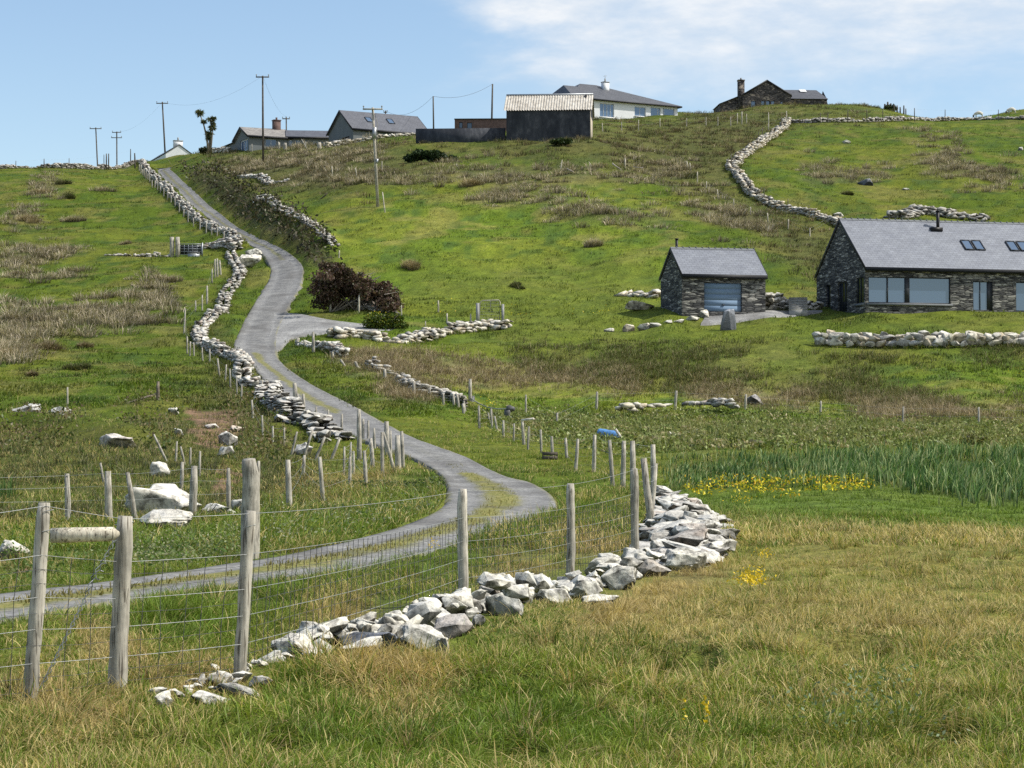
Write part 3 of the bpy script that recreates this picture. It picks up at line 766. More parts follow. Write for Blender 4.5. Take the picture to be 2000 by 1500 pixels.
def ribbon(name, Lp, Rp, nt_, mossf, mat):
    n = len(Lp); t = np.linspace(-.0, 1, nt_)
    P = Lp[:, None] * (1 - t)[None, :, None] + Rp[:, None] * t[None, :, None]
    X, Y = P[..., 0], P[..., 1]
    w = np.hypot(*(Rp - Lp).T)[:, None]
    for e_, sg in ((0, -1), (-1, 1)):
        dv = (Rp - Lp) / (w + 1e-9); ej = (fbm(P[:, e_, 0] / .7, P[:, e_, 1] / .7, 63, 3) - .5) * (.55 if name == 'lane' else .5)
        P[:, e_] += dv * (ej * sg)[:, None]
    X, Y = P[..., 0], P[..., 1]
    jit = (fbm(X / .8, Y / .8, 61, 3) - .5) * .5
    edge = np.zeros_like(X); edge[:, 0] = 1; edge[:, -1] = 1
    zz = zroad(X, Y) + (.035 if name == 'lane' else .027) - .17 * edge
    # slight ruts
    T = np.broadcast_to(t[None], X.shape)
    zz -= .02 * (np.exp(-((T - .25) / .1) ** 2) + np.exp(-((T - .75) / .1) ** 2))
    V = np.stack([X, Y, zz], -1).reshape(-1, 3)
    moss = mossf(T, X, Y)
    dark = .5 * sstep(.62, .75, fbm(X / 2.3, Y / 3.2, 65, 4))
    trk = np.exp(-((T - .22) / .09) ** 2) + np.exp(-((T - .78) / .09) ** 2)
    light = (1.30 if name != 'lane' else 1.0) * (.98 + .22 * trk + .35 * (fbm(X / 1.1, Y / 1.7, 77, 4) - .5))
    C = np.stack([moss, dark, light], -1).reshape(-1, 3)
    k = nt_; i = np.arange(n - 1)[:, None] * k; j = np.arange(k - 1)[None]
    q = np.stack([i + j, i + j + 1, i + k + j + 1, i + k + j], -1).reshape(-1, 4)
    me = np_mesh(name, V, [q], C, True); me.materials.append(mat)
    o = bpy.data.objects.new(name, me); COL.objects.link(o); o['kind'] = 'structure'
    return o
def lane_moss(T, X, Y):
    nz_ = fbm(X / 1.2, Y / 1.6, 67, 3)
    wd = np.where(Y < 66, .17, .12); mid = np.exp(-np.abs((T - .5 + (nz_ - .5) * .16) / wd) ** 3)
    # strong where the photo shows a grassy crown, faint in the stony middle stretch
    st = np.where(Y < 66, 1.0, np.where(Y < 96, .25, np.where(Y < 128, .85, np.where(Y < 178, .12, .7))))
    e = sstep(.13, .0, np.minimum(T, 1 - T)) * .9 * sstep(.3, .6, fbm(X / .9, Y / 1.2, 69, 3))
    return np.clip(np.maximum(mid * st, e), 0, 1)
def dense(P, m=3):
    return smooth_line(P, m)
ribbon('lane', dense(_L), dense(_R), 25, lane_moss, M['lane'])
ribbon('gravel_entrance', dense(SPUR_T), dense(SPUR_B), 13, lambda T, X, Y: .5 * sstep(.12, .0, np.minimum(T, 1 - T)), M['lane'])
ribbon('driveway', dense(DRIVE_T), dense(DRIVE_B), 13, lambda T, X, Y: .4 * sstep(.12, .0, np.minimum(T, 1 - T)), M['lane'])
# ------------------------------------------------------------------ buildings
def face_fn(side, L, Wd):
    if side == 'front': return lambda s, z, d: (s, d, z)
    if side == 'left': return lambda s, z, d: (d, s, z)
    if side == 'right': return lambda s, z, d: (L - d, s, z)
    return lambda s, z, d: (s, Wd - d, z)

def wall_face(mb, f, s0, s1, z0, z1, holes, rev=.18):
    ss = sorted({s0, s1, *[h for o in holes for h in o[:2]]}); zs = sorted({z0, z1, *[h for o in holes for h in o[2:4]]})
    for i in range(len(ss) - 1):
        for j in range(len(zs) - 1):
            cs, cz = (ss[i] + ss[i + 1]) / 2, (zs[j] + zs[j + 1]) / 2
            if any(o[0] < cs < o[1] and o[2] < cz < o[3] for o in holes): continue
            mb.quad(f(ss[i], zs[j], 0), f(ss[i + 1], zs[j], 0), f(ss[i + 1], zs[j + 1], 0), f(ss[i], zs[j + 1], 0))
    for a, b, c, d in [o[:4] for o in holes]:
        mb.quad(f(a, c, 0), f(a, c, rev), f(a, d, rev), f(a, d, 0)); mb.quad(f(b, c, 0), f(b, c, rev), f(b, d, rev), f(b, d, 0))
        mb.quad(f(a, c, 0), f(b, c, 0), f(b, c, rev), f(a, c, rev)); mb.quad(f(a, d, 0), f(b, d, 0), f(b, d, rev), f(a, d, rev))

def opening(root, f, o, kind='window', splits=(), fm='frame_dark', gm='glass', fw=.06, dep=.10, sill=None, label=None, trans=()):
    """frame + pane set back in its reveal"""
    a, b, c, d = o[:4]
    def bar(mb, x0, x1, z0, z1, d0, d1):
        P = [f(x, z, q) for q in (d0, d1) for x, z in ((x0, z0), (x1, z0), (x1, z1), (x0, z1))]
        mb.add(P, [[(0, 1, 2, 3), (7, 6, 5, 4), (0, 4, 5, 1), (1, 5, 6, 2), (2, 6, 7, 3), (3, 7, 4, 0)]])
    fr = MB()
    bar(fr, a + .003, a + fw, c + .003, d - .003, dep, dep + .06); bar(fr, b - fw, b - .003, c + .003, d - .003, dep, dep + .06)
    bar(fr, a + fw, b - fw, c + .003, c + fw, dep, dep + .06); bar(fr, a + fw, b - fw, d - fw, d - .003, dep, dep + .06)
    for s in splits:
        s, w = s if isinstance(s, tuple) else (s, fw)
        x = a + (b - a) * s; bar(fr, x - w / 2, x + w / 2, c + fw, d - fw, dep + .002, dep + .058)
    for t in trans:
        z = c + (d - c) * t; bar(fr, a + fw, b - fw, z - fw / 2, z + fw / 2, dep + .004, dep + .056)
    w = part(kind, fr, M[fm], root, label=label)
    g = MB(); g.quad(f(a + .01, c + .01, dep + .04), f(b - .01, c + .01, dep + .04), f(b - .01, d - .01, dep + .04), f(a + .01, d - .01, dep + .04))
    part('pane', g, M[gm], w)
    if sill:
        sb = MB(); bar(sb, a - .12, b + .12, c - .14, c - .004, -.10, .16); part('sill', sb, M[sill], w)
    return w

def slope(mb, p00, p10, p11, p01, th=.10):
    """roof plane: p00-p10 is the eave, p01-p11 the ridge; colour carries metres along / up the slope"""
    P = [np.array(p, float) for p in (p00, p10, p11, p01)]
    n = np.cross(P[1] - P[0], P[3] - P[0]); n /= np.linalg.norm(n)
    if n[2] < 0: n = -n
    ex = (P[1] - P[0]) / np.linalg.norm(P[1] - P[0]); ey = np.cross(n, ex)
    uv = [((p - P[0]) @ ex, (p - P[0]) @ ey, 0) for p in P]
    mb.add(P, [[(0, 1, 2, 3)]], uv)
    Q = [p - n * th for p in P]
    mb.add(P + Q, [[(4, 7, 6, 5), (0, 4, 5, 1), (1, 5, 6, 2), (2, 6, 7, 3), (3, 7, 4, 0)]], uv + uv)
def slope3(mb, a, b, c, th=.10):
    P = [np.array(p, float) for p in (a, b, c)]
    n = np.cross(P[1] - P[0], P[2] - P[0]); n /= np.linalg.norm(n); n = n if n[2] > 0 else -n
    ex = (P[1] - P[0]) / np.linalg.norm(P[1] - P[0]); ey = np.cross(n, ex)
    mb.add(P, [[(0, 1, 2)]], [((p - P[0]) @ ex, (p - P[0]) @ ey, 0) for p in P])

def gable_house(root, L, Wd, eave, ridge, wm, rm, holes={}, base=-1.2, ov=.08, rake=.05, fascia=None, ridge_tiles=False, rth=.10, label=None, roof_label=None):
    wl = MB()
    for side, n in (('front', L), ('back', L), ('left', Wd), ('right', Wd)):
        wall_face(wl, face_fn(side, L, Wd), 0, n, base, eave, holes.get(side, []))
    for x in (0, L): wl.add([(x, 0, eave), (x, Wd, eave), (x, Wd / 2, ridge)], [[(0, 1, 2)]])
    part('wall', wl, M[wm], root, label=label)
    k = (ridge - eave) / (Wd / 2); up = .02 + rth * math.sqrt(1 + k * k)
    r = MB()
    slope(r, (-rake, -ov, eave - ov * k + up), (L + rake, -ov, eave - ov * k + up), (L + rake, Wd / 2, ridge + up), (-rake, Wd / 2, ridge + up), rth)
    slope(r, (L + rake, Wd + ov, eave - ov * k + up), (-rake, Wd + ov, eave - ov * k + up), (-rake, Wd / 2, ridge + up), (L + rake, Wd / 2, ridge + up), rth)
    ro = part('roof', r, M[rm], root, label=roof_label)
    if ridge_tiles:
        rt = MB(); x = -rake
        while x < L + rake - .1:
            x2 = min(x + .45, L + rake)
            z = ridge + up
            rt.add([(x, Wd / 2 - .14, z - .14 * k + .03), (x2 - .02, Wd / 2 - .14, z - .14 * k + .03), (x2 - .02, Wd / 2, z + .05), (x, Wd / 2, z + .05), (x, Wd / 2 + .14, z - .14 * k + .03), (x2 - .02, Wd / 2 + .14, z - .14 * k + .03)],
                   [[(0, 1, 2, 3), (3, 2, 5, 4)]])
            rt.box(x2 - .06, x2 - .005, Wd / 2 - .05, Wd / 2 + .05, z + .03, z + .10)
            x = x2
        part('ridge_tiles', rt, M['sill'], ro)
    if fascia:
        fb = MB(); z = eave - ov * k + up - rth
        fb.box(-rake, L + rake, -ov - .03, -ov - .002, z - .16, z + .09)
        fb.box(-rake, L + rake, -.06 - ov + .03, .0 - .003, z - .10, z - .04)
        for x in (-rake - .03, L + rake + .003):
            for s in (0, 1):
                y0, y1 = (-ov, Wd / 2) if s == 0 else (Wd + ov, Wd / 2)
                z0, z1 = eave - ov * k + up, ridge + up
                fb.add([(x, y0, z0 - .24), (x, y1, z1 - .24), (x, y1, z1 + .02), (x, y0, z0 + .02), (x + .027, y0, z0 - .24), (x + .027, y1, z1 - .24), (x + .027, y1, z1 + .02), (x + .027, y0, z0 + .02)],
                       [[(0, 1, 2, 3), (7, 6, 5, 4), (0, 4, 5, 1), (1, 5, 6, 2), (2, 6, 7, 3), (3, 7, 4, 0)]])
        part('fascia', fb, M[fascia], ro)
    root['_k'] = k; root['_up'] = up
    return ro
def skylight(roof, root, x0, x1, t0, t1, Wd, eave, ridge, fm='frame_dark', gm='glass'):
    """roof window on the front slope; t along the slope from the eave"""
    k, up = root['_k'], root['_up']
    def P(x, t, h):
        y = t * Wd / 2; z = eave + k * y + up
        q = 1 / math.sqrt(1 + k * k); return (x, y - h * k * q, z + h * q)
    fr = MB(); b = .07; bt = b / (Wd / 2 * math.sqrt(1 + k * k))
    for (xa, xb, ta, tb) in ((x0, x0 + b, t0, t1), (x1 - b, x1, t0, t1), (x0 + b, x1 - b, t0, t0 + bt), (x0 + b, x1 - b, t1 - bt, t1)):
        V = [P(x, t, h) for h in (-.02, .09) for x, t in ((xa, ta), (xb, ta), (xb, tb), (xa, tb))]
        fr.add(V, [[(0, 3, 2, 1), (4, 5, 6, 7), (0, 1, 5, 4), (1, 2, 6, 5), (2, 3, 7, 6), (3, 0, 4, 7)]])
    s = part('skylight', fr, M[fm], root)
    g = MB(); g.quad(P(x0 + .02, t0, .05), P(x1 - .02, t0, .05), P(x1 - .02, t1, .05), P(x0 + .02, t1, .05)); part('pane', g, M[gm], s)
def cyl(mb, x, y, z0, z1, r, n=10):
    mb.tube([(x, y, z0), (x, y, z1)], r, n)

# --- stone farmhouse on the right -------------------------------------------------
TH = math.radians(14)
P0 = at_depth(1690, 607, 145.0)
R = empty('stone_house', P0, 'long low dark stone house with grey slate roof and wide window', 'house', rotz=TH)
L_, W_, E_, G_ = 26.0, 8.4, 2.84, 6.2
fr_h = [(.22, 5.95, .52, 2.22), (7.55, 8.95, .12, 2.05), (10.6, 12.6, .12, 2.05), (15.5, 17.5, .9, 2.05)]
lf_h = [(.22, 1.45, .52, 2.22), (3.05, 4.6, .05, 2.15), (5.9, 6.7, .3, 2.1)]
ro = gable_house(R, L_, W_, E_, G_, 'masonry', 'slate', {'front': fr_h, 'left': lf_h}, ov=.20, fascia='fascia', ridge_tiles=True)
F, LF = face_fn('front', L_, W_), face_fn('left', L_, W_)
opening(R, F, fr_h[0], splits=((.235, .10), (.475, .34)), gm='glass', sill='sill', dep=.06, label='wide four-pane window beside the corner')
opening(R, F, fr_h[1], 'glazed_door', splits=(.38, (.86, .34)), dep=.08)
opening(R, F, fr_h[2], 'glazed_door', splits=(.4,), dep=.08)
opening(R, F, fr_h[3], splits=(.5,), sill='sill')
opening(R, LF, lf_h[0], splits=(.55,), gm='glass_dark', sill='sill', dep=.06)
opening(R, LF, lf_h[1], 'door', splits=(.35, .7), gm='glass_dark', fw=.10)
opening(R, LF, lf_h[2], gm='glass_dark')
for x in (7.75, 8.52, 11.0, 11.77): skylight(ro, R, x, x + .68, .36, .57, W_, E_, G_)
fl = MB(); cyl(fl, 6.7, W_ / 2 - .7, G_ - .75, G_ + .72, .11); cyl(fl, 6.7, W_ / 2 - .7, G_ + .72, G_ + .78, .16); fl.box(6.1, 6.9, W_ / 2 - 1.05, W_ / 2 - .6, G_ - .62, G_ - .36)
part('flue', fl, M['black_metal'], R)
tg = MB()
for i in range(14): tg.box(15 + i * .3, 15.24 + i * .3, -.3, -.04, .02, .3)

# --- garage -----------------------------------------------------------------------
PG = at_depth(1332, 607, 146.0)
R = empty('stone_garage', PG, 'small dark stone garage with grey slate roof and blue-grey door', 'garage', rotz=TH)
gl, gw, ge, gr = 5.75, 4.5, 2.42, 4.15
gh = [(1.52, 4.12, -.02, 1.86)]
ro = gable_house(R, gl, gw, ge, gr, 'masonry', 'slate', {'front': gh}, ov=.22, fascia='fascia', ridge_tiles=True)
gd = MB(); gd.box(gh[0][0] + .02, gh[0][1] - .02, .108, .139, 0, 1.84)
for i in range(5): gd.box(gh[0][0] + .02, gh[0][1] - .02, .10, .14, .0 + i * .37, .360 + i * .37)
gdo = part('garage_door', gd, M['garage_door'], R)
hb = MB(); hb.box(2.75, 2.95, .06, .10, .40, .46); part('handle', hb, M['black_metal'], gdo)
fl = MB(); cyl(fl, .55, gw / 2 + .5, gr - .6, gr + .75, .09); cyl(fl, .55, gw / 2 + .5, gr + .75, gr + .81, .14); part('flue', fl, M['black_metal'], R)
lm = MB(); lm.box(2.85, 3.1, -.12, -.003, 2.12, 2.24); part('wall_lamp', lm, M['render_white'], R)

# --- dark shed and its yard wall ----------------------------------------------------
PS = at_depth(989, 271, 240.0)
R = empty('farm_shed', PS, 'dark rendered shed with pale corrugated iron roof on the hill', 'shed', rotz=math.radians(-4.7))
sl_, sw, se, sr = 8.95, 6.0, 3.05, 5.0
wl = MB()
for side, n in (('front', sl_), ('back', sl_), ('left', sw), ('right', sw)): wall_face(wl, face_fn(side, sl_, sw), 0, n, -1.2, se, [])
for x in (0, sl_): wl.add([(x, 0, se), (x, sw, se), (x, sw / 2, sr)], [[(0, 1, 2)]])
part('wall', wl, M['render_dark'], R)
rb = MB(); nx = 200; k = (sr - se) / (sw / 2)
for y0, y1 in ((-.22, sw / 2), (sw + .22, sw / 2)):
    xs = np.linspace(-.28, sl_ + .22, nx); cz = .045 * np.sin(xs * 2 * math.pi / .28)
    rows = []
    for t in np.linspace(0, 1, 5):
        y = y0 + (y1 - y0) * t
        rows.append(np.stack([xs, np.full(nx, y), se + k * (y if y0 < 1 else sw - y) + .09 + cz - .02 * math.sin(t * 9) * (xs > 4)], -1))
    V = np.concatenate(rows); i = np.arange(4)[:, None] * nx; j = np.arange(nx - 1)[None]
    rb.add(V, [np.stack([i + j, i + j + 1, i + nx + j + 1, i + nx + j], -1).reshape(-1, 4)])
rs = part('roof', rb, M['corrugated'], R)
rc = MB(); rc.tube([(-.25, sw / 2, sr + .13), (sl_ + .2, sw / 2, sr + .13)], .11, 8); part('ridge_cap', rc, M['galv'], rs)
hb = MB(); hz0 = sw / 2 - .75; hb.add([(8.15, hz0 + .2, se + k * (hz0 + .2) + .17), (8.5, hz0 + .0, se + k * hz0 + .17), (8.5, hz0 + .6, se + k * (hz0 + .6) + .17), (8.28, hz0 + .62, se + k * (hz0 + .62) + .17)], [[(0, 1, 2, 3)]]); part('dark_hole_patch', hb, M['black_metal'], rs)  # black quad on the sheeting paints the unlit inside of a roof hole
db = MB(); db.box(sl_ + .004, sl_ + .06, .02, .2, -1, se); db.box(sl_ + .004, sl_ + .05, 1.0, 4.6, -.8, 2.4); part('door', db, M['render_cream'], R)

A = at_depth(812, 276, 243.5); B = at_depth(986, 274, 240.6)
R = empty('yard_wall', (A + B) / 2, 'low dark rendered yard wall running left from the shed', 'wall')
w = MB(); d = (B - A)[:2] / np.linalg.norm((B - A)[:2]); nrm = np.array([-d[1], d[0]]) * .25
top0, top1 = 1.6 + (865 - 249.5) / 4400 * 243.5, 1.6 + (865 - 248) / 4400 * 240.6
q = [(*A[:2], A[2] - 1), (*B[:2], B[2] - 1), (*(B[:2] + nrm), B[2] - 1), (*(A[:2] + nrm), A[2] - 1), (*A[:2], top0), (*B[:2], top1), (*(B[:2] + nrm), top1), (*(A[:2] + nrm), top0)]
w.add(q, [[(0, 3, 2, 1), (4, 5, 6, 7), (0, 1, 5, 4), (1, 2, 6, 5), (2, 3, 7, 6), (3, 0, 4, 7)]])
wpart('wall', w, M['render_dark'], R)

# --- old brick outbuilding behind the yard wall ----------------------------------------
PB = at_depth(888, 232, 264.0); PB[2] -= 2.4
R = empty('brick_outbuilding', PB, 'old low brick outbuilding behind the dark yard wall', 'shed', rotz=math.radians(-2))
bh = [(.5, .95, 1.3, 2.0), (1.45, 2.05, 1.2, 1.95)]
gable_house(R, 6.1, 4.0, 2.3, 2.42, 'brick', 'slate_dark', {'front': bh}, ov=.12)
for o in bh: opening(R, face_fn('front', 6.1, 4), o, gm='glass_dark', fm='frame_dark')

# --- white bungalow -------------------------------------------------------------------
TW = math.radians(30); dx = np.array([math.cos(TW), math.sin(TW)])
PW = at_depth(1155, 226, 300.0); ez = 1.6 + (865 - 191) / 4400 * 300; PW[:2] -= dx * 3.0; PW[2] = ez - 2.5
R = empty('white_bungalow', PW, 'white bungalow with dark hipped slate roof beside the shed', 'house', rotz=TW)
wl_, ww, we, wr = 16.9, 9.0, 2.5, 5.25
wh = [(4.35, 6.6, .25, 2.05), (9.9, 11.7, .75, 2.0), (12.5, 14.1, .45, 2.1), (14.5, 16.4, .3, 2.12)]
wb = MB()
for side, n in (('front', wl_), ('back', wl_), ('left', ww), ('right', ww)): wall_face(wb, face_fn(side, wl_, ww), 0, n, -1.6, we, wh if side == 'front' else [])
part('wall', wb, M['render_white'], R)
F = face_fn('front', wl_, ww)
opening(R, F, wh[0], splits=(.28, .52, .76), fm='frame_white', sill='frame_white')
opening(R, F, wh[1], splits=(.5,), fm='frame_white', sill='frame_white')
opening(R, F, wh[2], splits=(.75,), fm='frame_white', gm='glass')
opening(R, F, wh[3], 'glazed_door', splits=(.12,), fm='frame_white', gm='glass', label='blue-tinted corner glazing')
rb = MB(); o_ = .45; e0 = we + .02
c00, c10, c11, c01 = (-o_, -o_, e0), (wl_ + o_, -o_, e0), (wl_ + o_, ww + o_, e0), (-o_, ww + o_, e0)
r0, r1 = (4.0, ww / 2, wr), (6.6, ww / 2, wr)
slope(rb, c00, c10, r1, r0, .12); slope(rb, c11, c01, r0, r1, .12); slope3(rb, c10, c11, r1); slope3(rb, c01, c00, r0)
rf = part('roof', rb, M['slate_dark'], R)
fb = MB(); fb.box(-o_, wl_ + o_, -o_ - .03, -o_ - .002, e0 - .20, e0 - .01); fb.box(wl_ + o_ + .002, wl_ + o_ + .03, -o_, ww + o_, e0 - .2, e0 - .01); fb.box(-o_, wl_ + o_, -o_, -.004, e0 - .16, e0 - .13); part('fascia', fb, M['fascia'], rf)
# lower front-left roof over the porch wing
lb = MB(); slope(lb, (-.8, -1.2, we + .1), (2.6, -1.2, we + .1), (2.6, 3.2, we + 2.1), (.6, 3.2, we + 2.1), .12); slope3(lb, (-.8, 7, we + .1), (-.8, -1.2, we + .1), (.6, 3.2, we + 2.1)); part('porch_roof', lb, M['slate_dark'], rf)
cb = MB(); cb.box(6.9, 7.75, ww / 2 - 1.5, ww / 2 - .8, wr - 1.3, wr + .25); ch = part('chimney', cb, M['render_white'], rf)
cb = MB(); cb.box(6.84, 7.81, ww / 2 - 1.56, ww / 2 - .74, wr + .253, wr + .34); cyl(cb, 7.3, ww / 2 - 1.15, wr + .34, wr + .8, .1, 8); cb.tube([(7.3, ww / 2 - 1.15, wr + .8), (7.3, ww / 2 - 1.15, wr + 1.25)], .025, 5); cb.tube([(7.0, ww / 2 - 1.15, wr + 1.1), (7.6, ww / 2 - 1.15, wr + 1.2)], .02, 5); part('chimney_pot', cb, M['concrete'], ch)

# --- stone house on the skyline ----------------------------------------------------------
PH = at_depth(1545, 186.5, 325.0); PH[2] -= 2.5
R = empty('hilltop_house', PH, 'brown stone gabled house with tall chimney on the skyline', 'house', rotz=math.radians(94))
hl, hw, he, hr = 9.0, 7.05, 2.5, 4.6
hh = [(1.15, 1.55, .55, 1.65), (2.4, 2.95, .45, 1.7), (3.1, 3.7, .45, 1.7), (3.85, 4.4, .45, 1.7), (5.2, 5.85, .55, 1.65)]
ro = gable_house(R, hl, hw, he, hr, 'masonry_far', 'slate_dark', {'left': hh}, ov=.1, rake=.12, fascia='fascia')
for o in hh: opening(R, face_fn('left', hl, hw), o, 'glazed_door' if 2 < o[0] < 4 else 'window', fm='frame_dark', gm='glass')
wg = MB()   # right wing, ridge across the view
def loc(xr, yd): return (yd, -xr)   # metres to the right of the gable's right corner / behind it -> local
z_e, z_r = he - .35, he + 1.35
x0, x1, y0, y1 = -.6, 5.5, 1.0, 7.0
def q3(xr, yd, z): a = loc(xr, yd); return (a[0], a[1], z)
wg.quad(q3(x0, y0, -1), q3(x1, y0, -1), q3(x1, y0, z_e), q3(x0, y0, z_e)); wg.quad(q3(x1, y0, -1), q3(x1, y1, -1), q3(x1, y1, z_e), q3(x1, y0, z_e)); wg.add([q3(x1, y0, z_e), q3(x1, y1, z_e), q3(x1, (y0 + y1) / 2, z_r)], [[(0, 1, 2)]])
wgo = part('wing_wall', wg, M['masonry_far'], R)
wr_ = MB(); slope(wr_, q3(x0, y0 - .2, z_e + .03), q3(x1 + .1, y0 - .2, z_e + .03), q3(x1 - .95, 4, z_r + .1), q3(x0 - .8, 4, z_r + .1)); slope(wr_, q3(x1 + .1, y1 + .2, z_e), q3(x0, y1 + .2, z_e), q3(x0 - .8, 4, z_r + .1), q3(x1 - .95, 4, z_r + .1)); slope3(wr_, q3(x1 + .1, y0 - .2, z_e + .03), q3(x1 + .1, y1 + .2, z_e), q3(x1 - .95, 4, z_r + .1))
wro = part('wing_roof', wr_, M['slate_dark'], R)
sk = MB(); t = .62; zz = z_e + (z_r - z_e) * t + .14; sk.add([q3(2.0, 1 + 2.0, z_e + .72 * 1.7), q3(2.95, 3.0, z_e + .72 * 1.7), q3(2.8, 3.6, z_e + .98 * 1.7), q3(1.85, 3.6, z_e + .98 * 1.7)], [[(0, 1, 2, 3)]])
for i in range(len(sk.V)): sk.V[i] = sk.V[i] + np.array([0, 0, .16])
part('skylight', sk, M['frame_white'], wro)
ln = MB(); ln.quad(q3(-7.05, 1.2, -1), q3(-10.2, 1.2, -1), q3(-10.2, 1.2, he - 1.2), q3(-7.05, 1.2, he + .1)); ln.quad(q3(-10.2, 1.2, -1), q3(-10.2, 7, -1), q3(-10.2, 7, he - 1.2), q3(-10.2, 1.2, he - 1.2)); part('lean_to_wall', ln, M['masonry_far'], R)
lr = MB(); slope(lr, q3(-10.35, .9, he - 1.15), q3(-10.35, 7, he - 1.15), q3(-6.9, 7, he + .25), q3(-6.9, .9, he + .25)); part('lean_to_roof', lr, M['slate_dark'], R)
cb = MB(); cb.box(-.1 + .5, .8 + .5, 6.72, 7.62, 0, hr + .05); cb.box(-.16 + .5, .86 + .5, 6.66, 7.68, hr + .053, hr + .2); ch = part('chimney', cb, M['masonry_far'], R)
cb = MB(); cyl(cb, .85, 7.17, hr + .2, hr + .5, .14, 8); part('chimney_pot', cb, M['concrete'], ch)

# --- big grey gabled house ----------------------------------------------------------------
PGR = at_depth(690, 250, 275.0); PGR[2] -= 2.6
R = empty('grey_house', PGR, 'large grey rendered house with steep dark tiled roof behind the pole', 'house', rotz=math.radians(30))
l_, w_, e_, r_ = 10.4, 7.0, 2.6, 5.1
lh = [(1.1, 3.2, .7, 1.75), (3.9, 6.1, .7, 1.6)]; fh = [(1.4, 2.6, .8, 1.65), (5.5, 6.6, .8, 1.7)]
ro = gable_house(R, l_, w_, e_, r_, 'render_grey', 'slate_brown', {'left': lh, 'front': fh}, ov=.25, rake=.25, fascia='fascia')
for o in lh: opening(R, face_fn('left', l_, w_), o, splits=(.5,), fm='frame_dark', gm='glass_dark')
for o in fh: opening(R, face_fn('front', l_, w_), o, fm='frame_dark', gm='glass_dark')
for x in (2.6, 5.6): skylight(ro, R, x, x + .85, .38, .66, w_, e_, r_, 'frame_dark', 'glass')

# --- grey bungalow beside it ------------------------------------------------------------------
PGB = at_depth(487, 264, 283.0); PGB[2] -= 2.3
R = empty('grey_bungalow', PGB, 'low grey bungalow with pale weathered roof and brick chimney', 'house', rotz=math.radians(24))
l_, w_, e_, r_ = 5.3, 6.0, 2.3, 3.6
lh = [(.7, 3.8, .5, 2.0)]; fh = [(2.15, 3.6, .95, 1.95)]
ro = gable_house(R, l_, w_, e_, r_, 'render_grey', 'slate_pale', {'left': lh, 'front': fh}, ov=.35, rake=.35, fascia='fascia')
opening(R, face_fn('left', l_, w_), lh[0], splits=(.3, .6), fm='frame_white', fw=.14)
opening(R, face_fn('front', l_, w_), fh[0], splits=(.5,), fm='frame_white', gm='glass_dark')
cb = MB(); cb.box(4.1, 5.0, 2.6, 3.4, 2.5, 4.75); ch = part('chimney', cb, M['brick'], R)
cb = MB(); cb.box(4.04, 5.06, 2.54, 3.46, 4.753, 4.87); cyl(cb, 4.55, 3, 4.87, 5.2, .13, 8); part('chimney_pot', cb, M['brick'], ch)
an = MB()
for side, n in (('front', 4.2), ('left', 9.5), ('right', 9.5)): wall_face(an, (lambda s, z, d, g=face_fn(side, 4.2, 9.5): (g(s, z, d)[0], g(s, z, d)[1] + 6.02, z)), 0, n, -1.2, 2.2, [])
part('annex_wall', an, M['render_grey'], R)
ar = MB(); slope(ar, (-.3, 15.6, 2.15), (-.3, 6.05, 2.15), (2.1, 6.05, 3.0), (2.1, 15.6, 3.0)); slope(ar, (4.5, 6.05, 2.15), (4.5, 15.6, 2.15), (2.1, 15.6, 3.0), (2.1, 6.05, 3.0)); part('annex_roof', ar, M['slate_brown'], R)
# long wing toward the big house
PWG = at_depth(562, 267, 285.0); PWG[2] -= 2.2
R2 = empty('grey_house_wing', PWG, 'low grey link wing between bungalow and large grey house', 'house', rotz=math.radians(6))
wh2 = [(.15, .6, .7, 1.8), (.95, 1.6, .7, 1.8), (3.2, 4.6, .8, 1.7)]
ro = gable_house(R2, 5.2, 5.0, 2.2, 3.25, 'render_grey', 'slate_brown', {'front': wh2}, ov=.3, rake=.25, fascia='fascia')
for o in wh2: opening(R2, face_fn('front', 5.2, 5), o, splits=(.5,), fm='frame_white', gm='glass_dark')

# --- white cottage at the head of the lane ------------------------------------------------------
PC = at_depth(375, 294, 330.0); PC[2] -= 2.5
R = empty('white_cottage', PC, 'small white gabled cottage half hidden at the head of the lane', 'cottage', rotz=math.radians(111))
ro = gable_house(R, 14.0, 3.9, 1.9, 3.2, 'render_white', 'slate_brown', {}, ov=.12, rake=.1, base=-1.5)
cb = MB(); cb.box(.3, .95, 1.3, 2.6, 2.9, 3.85); ch = part('chimney', cb, M['render_white'], R)
cb = MB(); cb.box(.25, 1.0, 1.24, 2.66, 3.853, 3.95); cyl(cb, .6, 1.95, 3.95, 4.4, .12, 8); part('chimney_pot', cb, M['concrete'], ch)

# --- stone steps beside the garage ---------------------------------------------------------------
PT = at_depth(1541, 607, 147.0)
sb = MB()
for i in range(8): sb.box(0, 1.2, i * .28, i * .28 + .5, -.4 if i == 0 else i * .125 - .1, (i + 1) * .125 - .035); sb.box(-.02, 1.22, i * .28 - .05, i * .28 + .46, (i + 1) * .125 - .033, (i + 1) * .125)
R = empty('stone_steps', PT, 'flight of stone steps between the garage and the house', 'steps', rotz=math.radians(-7))
part('tread', sb, M['concrete'], R)
